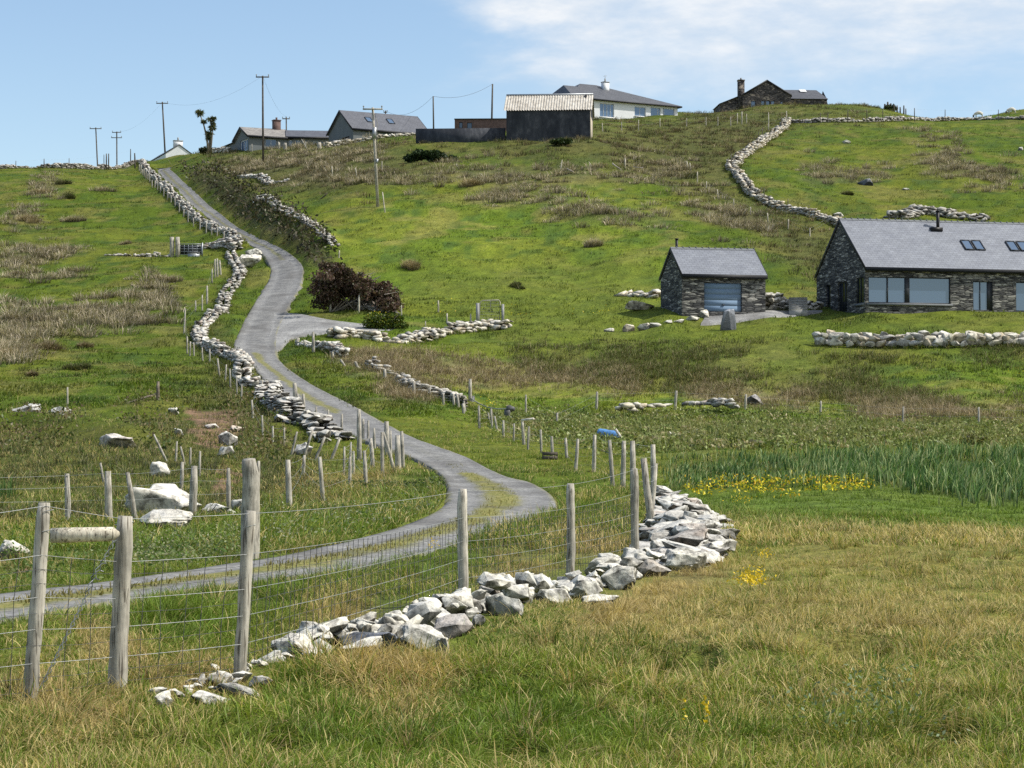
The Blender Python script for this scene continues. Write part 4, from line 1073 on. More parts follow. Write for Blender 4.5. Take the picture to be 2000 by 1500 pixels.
# ------------------------------------------------------------------ stones and dry stone walls
def ico(sub):
    bm = bmesh.new(); bmesh.ops.create_icosphere(bm, subdivisions=sub, radius=1)
    bm.verts.ensure_lookup_table()
    V = np.array([v.co[:] for v in bm.verts]); F = np.array([[v.index for v in f.verts] for f in bm.faces]); bm.free()
    return V, F
ICO = {k: ico(k) for k in (1, 2, 3, 4)}
def rocks(rng, pos, size, yaw, tilt, lod, cuts=9, lo=.45, hi=.92, rough=.06):
    """N boulders as arrays: unit spheres flattened by random planes, roughened, scaled, turned"""
    pos, size = np.asarray(pos, float), np.asarray(size, float); N = len(pos)
    U, F = ICO[lod]
    V = np.repeat((U / np.abs(U).max(1, keepdims=True) ** .75)[None], N, 0) * 1.0
    for _ in range(cuts):
        n = rng.normal(size=(N, 3)); n /= np.linalg.norm(n, axis=1)[:, None]
        d = rng.uniform(lo, hi, N)
        h = np.einsum('nvk,nk->nv', V, n) - d[:, None]
        V = V - np.maximum(h, 0)[..., None] * n[:, None]
    if rough:
        for f, am in ((2.3, 1.0), (5.1, .6), (11., .35)):
            ph = rng.uniform(0, 6.28, (N, 1, 3)); k = rng.normal(size=(N, 3, 3)) * f
            s = np.sin(np.einsum('nvk,njk->nvj', V, k) + ph).prod(-1)
            V = V * (1 + rough * am * s)[..., None]
    V = V * size[:, None] * .5 * 1.15
    yaw = np.broadcast_to(yaw, (N,)); tilt = np.broadcast_to(tilt, (N,))
    tl2 = rng.uniform(-1, 1, N) * tilt; tl1 = rng.uniform(-1, 1, N) * tilt
    def rot(V, a, i, j):
        c, s = np.cos(a)[:, None], np.sin(a)[:, None]
        x, y = V[..., i].copy(), V[..., j].copy()
        V[..., i] = c * x - s * y; V[..., j] = s * x + c * y
        return V
    V = rot(V, tl1, 1, 2); V = rot(V, tl2, 0, 2); V = rot(V, yaw, 0, 1)
    V = V + pos[:, None]
    nv = len(U)
    return V.reshape(-1, 3), (F[None] + (np.arange(N) * nv)[:, None, None]).reshape(-1, 3), nv

rocks_round = rocks
def shard(rng, n, bev, sub_=0):
    p = rng.uniform(-1, 1, (n * 3, 3)); p = p[np.abs(p).max(1) > .5][:n]; q = p / (np.abs(p) ** 2.6).sum(1, keepdims=True) ** (1 / 2.6) * rng.uniform(.72, 1.0, (len(p), 1))
    bm = bmesh.new()
    for v in q: bm.verts.new(v)
    r = bmesh.ops.convex_hull(bm, input=list(bm.verts)); junk = [g for g in set(r['geom_interior'] + r['geom_unused']) if isinstance(g, bmesh.types.BMVert)]
    bmesh.ops.delete(bm, geom=junk, context='VERTS')
    bmesh.ops.dissolve_limit(bm, angle_limit=math.radians(14), verts=list(bm.verts), edges=list(bm.edges))
    if bev: bmesh.ops.bevel(bm, geom=list(bm.edges), offset=.07, segments=2, profile=.6, affect='EDGES', clamp_overlap=True)
    bmesh.ops.triangulate(bm, faces=list(bm.faces))
    if sub_: bmesh.ops.subdivide_edges(bm, edges=list(bm.edges), cuts=sub_, use_grid_fill=True); bmesh.ops.triangulate(bm, faces=list(bm.faces))
    bm.verts.index_update(); V = np.array([v.co[:] for v in bm.verts]); F = np.array([[v.index for v in f.verts] for f in bm.faces]); bm.free()
    if sub_:
        for f, am in ((2.2, .10), (4.5, .07), (9., .045), (17., .025)):
            k = rng.normal(size=(3, 3)) * f; V = V * (1 + am * np.sin(V @ k.T + rng.uniform(0, 6, 3)).prod(1))[:, None]
    lo_, hi_ = V.min(0), V.max(0)
    return (V - (lo_ + hi_) / 2) / (hi_ - lo_), F
_sr = np.random.RandomState(404)
LIB = {1: [shard(_sr, 13, False) for _ in range(40)], 2: [shard(_sr, 16, True) for _ in range(40)], 3: [shard(_sr, 20, True, 1) for _ in range(30)], 4: [shard(_sr, 24, True, 3) for _ in range(14)]}
def rocks(rng, pos, size, yaw, tilt, lod, *a):
    """N angular stones: chipped convex shards, scaled, tipped and turned"""
    pos, size = np.asarray(pos, float), np.asarray(size, float); N = len(pos)
    yaw = np.broadcast_to(yaw, (N,)); tilt = np.broadcast_to(tilt, (N,)); Vs, Fs, nv, o = [], [], [], 0
    for i in range(N):
        U, F = LIB[lod][rng.randint(len(LIB[lod]))]
        V = U * rng.choice([-1, 1], 3) * size[i] * 1.12
        for ang, (p, q) in ((rng.uniform(-1, 1) * tilt[i], (1, 2)), (rng.uniform(-1, 1) * tilt[i], (0, 2)), (yaw[i], (0, 1))):
            c, s = math.cos(ang), math.sin(ang); x, y = V[:, p].copy(), V[:, q].copy(); V[:, p] = c * x - s * y; V[:, q] = s * x + c * y
        Vs.append(V + pos[i]); Fs.append(F + o); nv.append(len(V)); o += len(V)
    return np.concatenate(Vs), np.concatenate(Fs), np.array(nv)

def tints(rng, N, kind='pale'):
    base = {'pale': [(1, .99, .95), (.92, .90, .86), (.75, .73, .70), (.50, .48, .46), (.62, .54, .50)],
            'white': [(1.05, 1.03, .98), (.98, .95, .88), (.85, .80, .72), (.65, .62, .58)],
            'mixed': [(1, .98, .94), (.7, .68, .64), (.45, .43, .40), (.36, .32, .30), (.85, .8, .72)],
            'grey': [(.6, .58, .55), (.45, .43, .40), (.75, .72, .68), (.3, .28, .27)],
            'warm': [(1.0, .94, .80), (.85, .74, .58), (.95, .92, .86), (.66, .64, .62)]}[kind]
    base = np.array(base)
    return base[rng.randint(0, len(base), N)] * rng.uniform(.66, 1.02, (N, 1))

def resample(P, step):
    P = np.asarray(P, float); d = np.concatenate([[0], np.cumsum(np.linalg.norm(np.diff(P, axis=0), axis=1))])
    n = max(2, int(d[-1] / step) + 1); s = np.linspace(0, d[-1], n)
    return np.stack([np.interp(s, d, P[:, 0]), np.interp(s, d, P[:, 1])], 1), d[-1]

WALLS = []
def stone_wall(px, h, thick, label, ls=.38, hs=.16, tint='pale', lod=1, mat='stone_far', seed=1, ragged=.35, name='dry_stone_wall', batter=.15, group=None, xy=None, off=0, tilt=.12):
    rng = np.random.RandomState(seed)
    P = smooth_line(line(px) if xy is None else xy, 5); WALLS.append((P, thick, h))
    D = np.concatenate([[0], np.cumsum(np.linalg.norm(np.diff(P, axis=0), axis=1))]); Ltot = D[-1]
    pos, size, yaw = [], [], []
    nc = max(1, int(round(h / hs)))
    top = .7 + ragged * 1.6 * (fbm(np.arange(0, Ltot + 2, .5) / 2.5, np.zeros(int((Ltot + 2) / .5) + 1)[:len(np.arange(0, Ltot + 2, .5))], seed, 3) - .5) * 2
    for c in range(nc):
        for side in (-1, 0, 1):
            if side == 0 and (c < nc - 1 and thick < .9): continue
            s = rng.uniform(0, ls)
            while s < Ltot:
                l = ls * rng.uniform(.55, 1.7); hh_ = hs * rng.uniform(.75, 1.5)
                tl = np.interp(s, np.arange(0, Ltot + 2, .5), top)
                if (c + .5) / nc <= tl or c == 0:
                    x = np.interp(s, D, P[:, 0]); y = np.interp(s, D, P[:, 1])
                    i = min(np.searchsorted(D, s, 'right'), len(D) - 1); t = P[i] - P[i - 1]; t = t / (np.linalg.norm(t) + 1e-9)
                    o = side * (thick / 2 - batter * thick * c / nc) + rng.normal() * .04
                    pos.append((x - t[1] * o, y + t[0] * o, c * hs)); size.append((l * 1.05, max(.22, thick * .55) * rng.uniform(.8, 1.3), hh_ * 1.15)); yaw.append(math.atan2(t[1], t[0]) + rng.normal() * .18)
                s += l * .93
    pos = np.array(pos); size = np.array(size)
    pos[:, 2] += zg(pos[:, 0], pos[:, 1], False) + size[:, 2] * .35 + off
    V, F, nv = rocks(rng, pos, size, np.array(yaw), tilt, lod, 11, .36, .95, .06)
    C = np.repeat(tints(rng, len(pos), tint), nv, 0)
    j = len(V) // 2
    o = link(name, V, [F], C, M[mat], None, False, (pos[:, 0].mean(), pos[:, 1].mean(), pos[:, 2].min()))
    return tag(o, label, 'wall', group)

stone_wall([(268, 306), (274, 316), (284, 334), (300, 352), (318, 370), (335, 388), (352, 405), (372, 425), (395, 441), (420, 457), (445, 472), (466, 486)], .55, .5, 'pale dry stone wall down the left side of the upper lane', .5, .15, 'pale', 1, seed=21, ragged=.3)
stone_wall([(450, 503), (462, 520), (469, 541), (458, 558), (441, 572), (437, 590), (433, 604), (413, 625), (394, 646), (387, 662), (394, 674), (409, 682), (437, 692), (462, 703), (475, 720), (472, 740), (486, 756), (508, 762)], .42, .6, 'winding tumbled wall of white stones beside the lane bend', .40, .12, 'pale', 1, seed=22, ragged=.95, tilt=.3)
stone_wall([(530, 771), (524, 784), (522, 797), (536, 810), (552, 822), (572, 832)], .95, .7, 'stacked flat-stone wall end beside the lane above the posts', .42, .10, 'pale', 2, 'stone', seed=23, ragged=.3)
stone_wall([(562, 838), (590, 842), (622, 846), (655, 862)], .5, .8, 'dark tumbled wall piece running toward the post cluster', .45, .16, 'mixed', 2, 'stone', seed=24, ragged=.7, tilt=.3)
stone_wall([(495, 408), (522, 418), (542, 434), (565, 450), (596, 468), (626, 484), (655, 502)], .28, .5, 'broken stone wall along the rough bank right of the lane', .4, .13, 'mixed', 1, seed=25, ragged=.9, off=.25)
stone_wall([(648, 598), (680, 598), (715, 601), (755, 605), (772, 608)], .55, .5, 'short low stone wall under the dark wind-shaped bush', .4, .15, 'pale', 1, seed=26, ragged=.6)
stone_wall([(652, 664), (690, 660), (725, 661), (760, 666), (800, 659), (840, 656), (880, 649), (920, 643), (950, 640), (996, 642)], .5, .8, 'collapsed stone wall bordering the gravel entrance and field', .5, .18, 'warm', 1, seed=27, ragged=.9, tilt=.3)
stone_wall([(588, 676), (612, 686), (640, 694), (672, 706)], .5, .5, 'small stone wall end on the bank below the entrance', .4, .16, 'pale', 1, seed=28, ragged=.8)
stone_wall([(722, 724), (752, 734), (778, 742), (800, 766), (835, 774), (870, 782), (900, 796)], .5, .5, 'low stone wall in the grass bank behind the right fence', .45, .13, 'mixed', 1, seed=29, ragged=.8)
stone_wall([(1538, 238), (1527, 255), (1500, 273), (1475, 292), (1445, 312), (1427, 326), (1440, 345), (1455, 365), (1480, 383), (1500, 398), (1530, 409), (1570, 421), (1610, 433), (1645, 447)], .75, .7, 'pale dry stone wall bending down around the right upper field', .5, .15, 'warm', 1, seed=30, ragged=.35)
stone_wall([(1542, 240), (1600, 239), (1700, 238), (1800, 236), (1900, 234), (2040, 236)], .52, .6, 'grey dry stone wall along the top of the right field', .5, .17, 'grey', 1, seed=31, ragged=.4, tilt=.35)
stone_wall([(1748, 430), (1790, 422), (1830, 424), (1880, 432), (1935, 436)], .7, 1.3, 'spread heap of grey wall stones behind the house roof', .5, .2, 'grey', 1, seed=32, ragged=.8, tilt=.4)
stone_wall([(-60, 332), (0, 331), (60, 329), (150, 325), (230, 320), (264, 316)], .75, .7, 'grey dry stone wall along the left skyline', .5, .18, 'grey', 1, seed=33, ragged=.5)
stone_wall([(212, 501), (250, 500), (300, 499), (332, 503)], .5, .7, 'low mossy stone wall left of the small metal gate', .45, .17, 'mixed', 1, seed=34, ragged=.7)
stone_wall([(396, 488), (420, 486), (446, 488), (466, 490)], .6, .7, 'stone wall stub between the small gate and the lane', .45, .17, 'pale', 1, seed=35, ragged=.5)
stone_wall([(1592, 679), (1640, 681), (1700, 681), (1800, 681), (1900, 682), (2040, 683)], .88, .5, 'retaining wall of large pale boulders below the house lawn', .55, .30, 'warm', 2, 'stone_far', seed=36, ragged=.04, batter=.1, tilt=.18, off=.12)
stone_wall([(634, 289), (680, 281), (740, 272), (808, 266)], .6, .5, 'pale garden wall in front of the large grey house', .6, .2, 'warm', 1, seed=37, ragged=.2)
stone_wall([(1208, 574), (1240, 575), (1284, 582)], .45, .8, 'rough stones at the left end of the garage', .6, .22, 'warm', 1, seed=38, ragged=.7, tilt=.3)
stone_wall([(1218, 818), (1250, 815), (1292, 812)], .35, .6, 'flat wall stones showing above the bramble bank', .55, .14, 'warm', 1, seed=39, ragged=.6, off=.3)
stone_wall([(1340, 812), (1380, 812), (1425, 819)], .35, .6, 'line of pale stones sunk in the bramble bank', .55, .14, 'pale', 1, seed=40, ragged=.6, off=.3)
stone_wall([(1497, 605), (1515, 604), (1540, 603)], 1.0, .7, 'pale rubble wall left of the stone steps', .6, .28, 'warm', 2, 'stone', seed=41, ragged=.4, tilt=.25)
stone_wall([(1578, 604), (1590, 603), (1602, 602)], .7, .7, 'rubble wall right of the stone steps', .5, .24, 'warm', 2, 'stone', seed=42, ragged=.4, tilt=.25)
stone_wall([(470, 357), (500, 354), (530, 358), (560, 356)], .4, .6, 'remnant of stone wall in the rushes above the bank', .5, .18, 'pale', 1, seed=43, ragged=.9)
stone_wall([(418, 300), (432, 299), (447, 298)], .9, .4, 'short reddish garden wall beside the wind-bent tree', .5, .2, 'warm', 1, seed=44, ragged=.1)

def boulder(u, v, wpx, hpx, label, tint=(1, 1, 1), dep=.8, seed=0, mat='stone', rnd=False, lod=None, cuts=11, name='boulder', sink=.18, yaw=None, tilt=.15, lo=.32, rough=.06, group=None, cat=None, size=None, dz=0):
    """v is the photo row where it meets the ground"""
    rng = np.random.RandomState(seed + 900); lod = lod or (4 if wpx > 54 else 3)
    x, y = hit(u, v); z = float(zg(x, y, False))
    m = y / FPX * (.9 if name == 'stone' else 1); s = size or (wpx * m, wpx * m * dep, hpx * m * (1 + sink))
    V, F, nv = (rocks_round if rnd else rocks)(rng, [(x, y + s[1] * .35, z + s[2] * .5 - s[2] * sink + dz)], [s], np.array([rng.uniform(-.4, .4) if yaw is None else yaw]), np.array([tilt]), lod, cuts, lo, .92, rough)
    if rnd and mat == 'stone': mat = 'stone_far'
    if name == 'standing_stone':
        t = (V[:, 2] - V[:, 2].min()) / np.ptp(V[:, 2]); V[:, 0] = x + (V[:, 0] - x) * (1.08 - .42 * t ** 1.5) + .12 * t * s[0]
    o = link(name, V, [F], np.broadcast_to(np.array(tint, float), V.shape), M[mat], None, False, (x, y, z))
    return tag(o, label, cat or name.replace('_', ' '), group)

boulder(318, 1004, 128, 66, 'large white lichened boulder behind the fence posts', (1, .98, .93), .8, 3, rnd=True, lod=4, cuts=13, lo=.55, rough=.14)
boulder(315, 1040, 100, 40, 'flat pale rock at the foot of the large white boulder', (.85, .80, .72), .7, 4)
boulder(228, 874, 86, 36, 'pale boulder lying in the grass of the left bank', (.9, .82, .78), .8, 5, rnd=True, lod=4, rough=.12)
boulder(48, 834, 56, 30, 'grey boulder at the left edge under the green field', (.55, .54, .53), .8, 6)
boulder(115, 818, 42, 22, 'smaller pale grey boulder beside the thin field post', (.75, .75, .74), .8, 7)
boulder(316, 932, 40, 28, 'pale rounded boulder between the leaning posts', (.9, .88, .84), .8, 8, rnd=True, lod=4, rough=.1)
boulder(425, 1006, 62, 24, 'white stone lying right of the large boulder', (1, 1, .98), .7, 9)
boulder(465, 1000, 30, 26, 'small white stone behind the thick strainer post', (.95, .94, .9), .7, 10)
boulder(25, 1086, 56, 40, 'broken pale rock at the left edge beyond the lane', (.9, .86, .8), .8, 12)
boulder(1252, 606, 54, 22, 'long pale boulder on the grass left of the garage', (.9, .84, .76), .7, 13, rnd=True, lod=3)
boulder(1475, 793, 34, 26, 'grey boulder in the straw beside a fence post', (.28, .27, .31), .8, 14, rnd=True, lod=3)
boulder(1693, 364, 28, 15, 'dark slab boulder alone in the right upper field', (.22, .24, .26), .8, 15, yaw=.2, mat='slab')
boulder(1770, 369, 13, 5, 'small white stone right of the dark slab boulder', (1.1, 1.1, 1), .8, 16)
boulder(1654, 280, 15, 7, 'white stone near the top of the right field', (1.1, 1.1, 1), .8, 17)
boulder(1638, 421, 20, 9, 'white boulder at the wall just above the house roof', (1.1, 1.08, 1), .8, 18)
boulder(1994, 293, 10, 7, 'small white stone at the right edge of the upper field', (1.1, 1.08, 1), .8, 19)
boulder(490, 522, 42, 34, 'heap-topped white rock beside the lane at the upper bend', (1.05, 1.0, .92), .7, 20, rnd=True, lod=4, rough=.14)
boulder(494, 500, 30, 16, 'flat white stone above the white rock at the upper bend', (1.0, .98, .92), .7, 21)
boulder(443, 868, 36, 26, 'pale layered rock on the bare soil slope', (.9, .87, .84), .8, 22)
boulder(440, 890, 32, 20, 'lower layered rock on the bare soil slope', (.88, .86, .84), .8, 23)
boulder(462, 846, 24, 12, 'brownish rock at the top of the bare soil slope', (.8, .66, .56), .8, 24)
boulder(413, 838, 26, 9, 'narrow pale rock lying across the bare soil', (.95, .82, .72), .8, 25)
boulder(348, 850, 18, 12, 'small white stone left of the bare soil', (1, 1, .96), .8, 26)
boulder(338, 812, 20, 14, 'small pale stone below the braced field post', (.95, .92, .86), .8, 27)
boulder(592, 885, 34, 24, 'white-topped dark rock behind the leaning posts', (.8, .79, .8), .8, 28)
boulder(1118, 846, 7, 12, 'small upright white stone in the bramble bank', (1.1, 1.05, .98), .8, 29)
boulder(1310, 858, 9, 16, 'upright white stone in brambles right of the barrel', (.9, .88, .84), .8, 30)
# standing stone on the lawn
boulder(1421, 645, 29, 41, 'grey upright standing stone on the lawn before the garage', (.55, .57, .60), .55, 47, name='standing_stone', lod=3, sink=.12, mat='slab', tilt=.06)
# pale kerb of boulders along the drive
for i, (u, v, w_, h_, lb) in enumerate([(1190, 641, 18, 8, 'first flat boulder at the left end of the lawn kerb'), (1228, 638, 22, 14, 'pointed brown boulder near the left of the lawn kerb'), (1258, 637, 24, 14, 'grey boulder in the lawn kerb under the long boulder'),
                                       (1281, 635, 20, 8, 'low cream boulder in the middle of the lawn kerb'), (1305, 629, 16, 7, 'small round boulder in the middle of the lawn kerb'), (1326, 628, 18, 7, 'flat white boulder right of the small round kerb one'),
                                       (1352, 624, 28, 10, 'broad white boulder near the right of the lawn kerb'), (1376, 620, 18, 16, 'tall white boulder ending the lawn kerb at the drive')]):
    boulder(u, v, w_, h_, lb, (1.05, 1.0, .9) if i != 1 else (.9, .78, .62), .8, 60 + i, lod=2, group='boulders edging the lawn')

# --- the tumbled stone row under the near fence ------------------------------------------------
T = {'w': (1.05, 1.02, .94), 'p': (.52, .45, .42), 'g': (.60, .60, .57), 'd': (.32, .30, .28), 'b': (.42, .35, .29), 'm': (.84, .81, .74)}
HERO = [(718, 1282, 128, 50, 's', 'long smooth dark grey slab tilted across the stone row', .55),
        (716, 1242, 66, 36, 'm', 'veined grey boulder on top behind the long dark slab', .8), (772, 1238, 72, 46, 'w', 'blocky white boulder topping the heap right of the veined one', .8),
        (832, 1212, 58, 20, 'w', 'flat white stone behind the heap at its top', .7), (760, 1252, 56, 26, 's', 'small plain grey slab behind the long dark slab', .7),
        (826, 1272, 92, 54, 'm', 'white stone with purple hollow right of the dark slab', .7), (886, 1260, 80, 46, 'p', 'purple-fronted boulder with pale rim right of the heap', .7),
        (866, 1226, 66, 24, 'g', 'bluish grey stone lying above the purple-fronted boulder', .7), (908, 1218, 76, 44, 'd', 'dark brown boulder at the foot of the second post', .7),
        (704, 1294, 90, 38, 'w', 'low white stone under the front of the long dark slab', .7), (864, 1298, 30, 50, 'w', 'narrow white stone standing at the front of the heap', .7),
        (602, 1298, 96, 32, 'p', 'purple brown stone at the left end of the heap', .6), (622, 1304, 66, 20, 'w', 'low pale stone before the purple brown stone', .7),
        (934, 1244, 26, 24, 'g', 'smooth grey oval cobble right of the purple boulder', .8), (550, 1314, 15, 15, 'w', 'small round white stone at the left end of the heap', .8),
        (961, 1188, 56, 32, 'b', 'brown wedge stone just right of the second post', .6), (995, 1180, 32, 26, 'w', 'pointed white stone beside the brown wedge', .7),
        (985, 1218, 86, 40, 'g', 'broad flat grey stone below the brown wedge', .6), (1028, 1192, 30, 24, 'm', 'small light grey cube stone right of the pointed one', .8),
        (1084, 1190, 78, 32, 'w', 'broad low white stone between second and third posts', .6), (1096, 1156, 50, 24, 'w', 'white stone at the foot of the third post, left side', .7),
        (1147, 1168, 62, 42, 'g', 'grey folded stone just right of the third post', .7), (1172, 1194, 76, 26, 'w', 'low cracked white stone in front of the grey folded stone', .6),
        (1180, 1124, 44, 30, 'p', 'rounded purplish stone left of the large lichened boulder', .8), (1210, 1146, 74, 52, 'm', 'large lichened boulder between third and fourth posts', .7),
        (1275, 1130, 72, 34, 'b', 'brown stone with white blotches right of the large lichened boulder', .6), (1340, 1116, 86, 54, 'w', 'big white boulder ending the tumbled wall pile', .7),
        (463, 1362, 104, 26, 'd', 'dark flat stone at the foot of the first single post', .5), (420, 1374, 100, 22, 'w', 'long pale flat stone sunk in grass left of the post foot', .5),
        (318, 1380, 34, 26, 'w', 'white crumbled stone at the far left end of the row', .8), (508, 1348, 48, 26, 'd', 'dark jagged stone right of the first single post', .6)]
for i, (u, v, w_, h_, t, lb, dp) in enumerate(HERO):
    slab = t == 's'
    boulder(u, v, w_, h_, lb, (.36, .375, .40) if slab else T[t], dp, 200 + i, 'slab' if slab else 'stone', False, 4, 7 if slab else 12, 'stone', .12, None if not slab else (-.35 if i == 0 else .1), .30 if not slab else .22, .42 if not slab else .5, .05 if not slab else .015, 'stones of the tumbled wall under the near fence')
# the smaller stones between them: nothing tells these apart
rng = np.random.RandomState(77)
fill = smooth_line(np.array([(560, 1302), (640, 1290), (720, 1270), (800, 1262), (880, 1240), (960, 1206), (1040, 1186), (1120, 1168), (1200, 1140), (1270, 1116)], float), 8)
protos = []
fill2 = smooth_line(np.array([(312, 1378), (370, 1366), (440, 1352), (500, 1338), (556, 1312)], float), 8)
for i in range(226):
    u, v = (fill if i < 200 else fill2)[rng.randint(len(fill) if i < 200 else len(fill2))] + rng.normal(size=2) * (9, 8) + (0, -12)
    x, y = hit(u, v); s = rng.uniform(.08, .22); sz = (s * rng.uniform(1, 1.7), s, s * rng.uniform(.5, .9))
    z = float(zg(x, y, False))
    if i < 10:
        V, F, nv = rocks(rng, [(x, y, z + sz[2] * .4)], [sz], np.array([rng.uniform(0, 6)]), .3, 3, 10, .4, .92, .06)
        o = link('stone', V, [F], np.broadcast_to(np.array([T['w'], T['m'], T['g'], T['w'], T['p'], T['m']][rng.randint(6)]), V.shape), M['stone'], None, False, (x, y, z)); protos.append(o)
    else:
        p = protos[rng.randint(10)]; o = p.copy(); COL.objects.link(o); o.location = (x, y, z + rng.uniform(0, .16)); o.rotation_euler = (rng.normal() * .3, rng.normal() * .3, rng.uniform(0, 6)); k = rng.uniform(.7, 1.3) if i < 200 else rng.uniform(.35, .75); o.scale = (k, k, k)
        if i >= 200: o.location.z = z + .01
    tag(o, 'small loose stone wedged among the larger fence row stones', 'stone', 'small filler stones of the tumbled wall')

# the pile at the corner: layered pale flat stones on a low mound
def corner_pile():
    rng = np.random.RandomState(5)
    poly = np.array([(1280, 972), (1310, 968), (1345, 985), (1385, 1012), (1404, 1040), (1406, 1078), (1380, 1100), (1310, 1108), (1262, 1102), (1268, 1060), (1280, 1010)], float)
    pos, size, yaw = [], [], []
    n = 0
    while n < 300:
        u, v = rng.uniform(1255, 1410), rng.uniform(966, 1112)
        if not pip(poly, np.array([u]), np.array([v]))[0]: continue
        x, y = hit(u, v)
        lay = rng.randint(0, 4)
        edge = min(np.hypot(*(poly - (u, v)).T)) / 40
        z = float(zg(x, y, False)) + min(1, edge) * lay * .11 + .03
        l = rng.uniform(.2, .62); pos.append((x, y, z)); size.append((l, l * rng.uniform(.5, .9), rng.uniform(.08, .22))); yaw.append(rng.normal() * .5); n += 1
    V, F, nv = rocks(rng, pos, size, np.array(yaw), .30, 3, 12, .34, .92, .05)
    o = link('dry_stone_wall', V, [F], np.repeat(tints(rng, len(pos), 'pale'), nv, 0), M['stone'], None, False, np.mean(pos, 0))
    tag(o, 'tumbled pile of flat white wall stones at the fence corner', 'wall')
corner_pile()
# ------------------------------------------------------------------ fences
def post_mesh(base, top, r, n, rings, seed, col=(1, 1, 1), square=False):
    rng = np.random.RandomState(seed)
    mb = MB(); t = np.linspace(0, 1, rings)
    P = base[None] * (1 - t)[:, None] + top[None] * t[:, None]
    wob = np.cumsum(rng.normal(size=(rings, 2)), 0) * r * .07; wob[0] = 0
    P[:, :2] += wob
    rad = r * (1.06 - .12 * t) * (1 + rng.normal(size=rings) * .025)
    mb.tube(P, rad, n, np.array(col) * rng.uniform(.85, 1.12), True)
    # domed, bevelled top
    V = mb.V[0]; V[-n:] = top + (V[-n:] - top) * .82
    return mb
FSEED = [0]
def fence(name, label, posts, wires=(), wr=.0022, cat='fence', col=(1, 1, 1), close=(), rails=(), net=None, maxgap=40, mat='wood', hint=None):
    """posts: (u_top, v_top, u_base, v_base, width px[, depth])  -> one Empty > posts, wires"""
    W3 = []
    for p in posts:
        ut, vt, ub, vb, w = p[:5]
        if len(p) > 5: y = p[5]; x = float(ray(ub, vb)[0]) * y
        else: x, y = hit(ub, vb)
        g = np.array([x, y, min(float(zg(x, y)), float(zbase(x, y)) + .5)])
        top = at_depth(ut, vt, y)
        W3.append((g, top, w * y / FPX / 2))
    c = np.mean([w[0] for w in W3], 0); c[2] = float(zg(c[0], c[1]))
    R = empty(name, c, label, cat)
    for i, (g, top, r) in enumerate(W3):
        FSEED[0] += 1
        near = g[1] < 36
        b = g.copy(); d = (g - top); b = g + d / (abs(d[2]) + 1e-6) * (.15 if near else .3)
        if near: mb = post_mesh(b, top, r, 16, 14, FSEED[0], col)
        else: mb = post_mesh(b, top, max(r, .035), 7, 4, FSEED[0], col)
        wpart('fence_post', mb, M[mat], R, smooth=near)
    for f in wires:
        mb = MB(); any_ = False
        for (g0, t0, r0), (g1, t1, r1) in zip(W3[:-1], W3[1:]):
            if np.linalg.norm(g1 - g0) > maxgap: continue
            a = g0 * (1 - f) + t0 * f; b = g1 * (1 - f) + t1 * f
            n = 9; s = np.linspace(0, 1, n); L = np.linalg.norm(b - a)
            P = a[None] * (1 - s)[:, None] + b[None] * s[:, None]
            P[:, 2] -= 4 * s * (1 - s) * L * .004; P[:, 1] -= r0 * .9
            mb.tube(P, wr, 3, cap=False); any_ = True
        if any_: wpart('wire', mb, M['wire'], R)
    if net:
        mb = MB()
        for (g0, t0, r0), (g1, t1, r1) in zip(W3[:-1], W3[1:]):
            n = int(np.linalg.norm(g1 - g0) / net)
            for i in range(1, n):
                s = i / n; a = g0 * (1 - s) + g1 * s; b = t0 * (1 - s) + t1 * s; mb.tube([a * .95 + b * .05, a * .12 + b * .88], .0035, 3, cap=False)
        if mb.n: wpart('net_wire', mb, M['net'], R)
    return R, W3

# near fence under which the stones lie
NEAR = [(-330, 1040, -345, 1410, 30), (92, 982, 62, 1368, 29), (244, 1008, 227, 1354, 36), (489, 998, 469, 1334, 25), (905, 955, 903, 1186, 20), (1112, 944, 1115, 1132, 17), (1237, 915, 1240, 1096, 16)]
R, W3 = fence('wire_fence', 'near sheep fence of round posts above the tumbled stones', NEAR, wires=(.985, .74, .53, .37, .20), wr=.0021)
nb = MB()
for (g0, t0, r0), (g1, t1, r1) in zip(W3[:-1], W3[1:]):
    L = np.linalg.norm(g1 - g0); n = int(L / .155)
    for i in range(1, n):
        s = (i + np.random.RandomState(i).normal() * .06) / n
        a = g0 * (1 - s) + g1 * s; b = t0 * (1 - s) + t1 * s
        lo_, hi_ = .06, .74
        P = np.array([a * (1 - f) + b * f for f in (lo_, .3, .53, hi_)]); P[:, 1] -= r0 * .9; P[1:3, 0] += np.random.RandomState(i + 50).normal(size=2) * .008
        P[:, 2] -= 4 * s * (1 - s) * L * .004
        nb.tube(P, .0026, 3, cap=False)
for f in (.06, .13, .29, .45, .60, .67):
    for (g0, t0, r0), (g1, t1, r1) in zip(W3[:-1], W3[1:]):
        a = g0 * (1 - f) + t0 * f; b = g1 * (1 - f) + t1 * f; a[1] -= r0; b[1] -= r0
        nb.tube([a, (a + b) / 2 - [0, 0, .01], b], .0017, 3, cap=False)
wpart('net_wire', nb, M['net'], R)
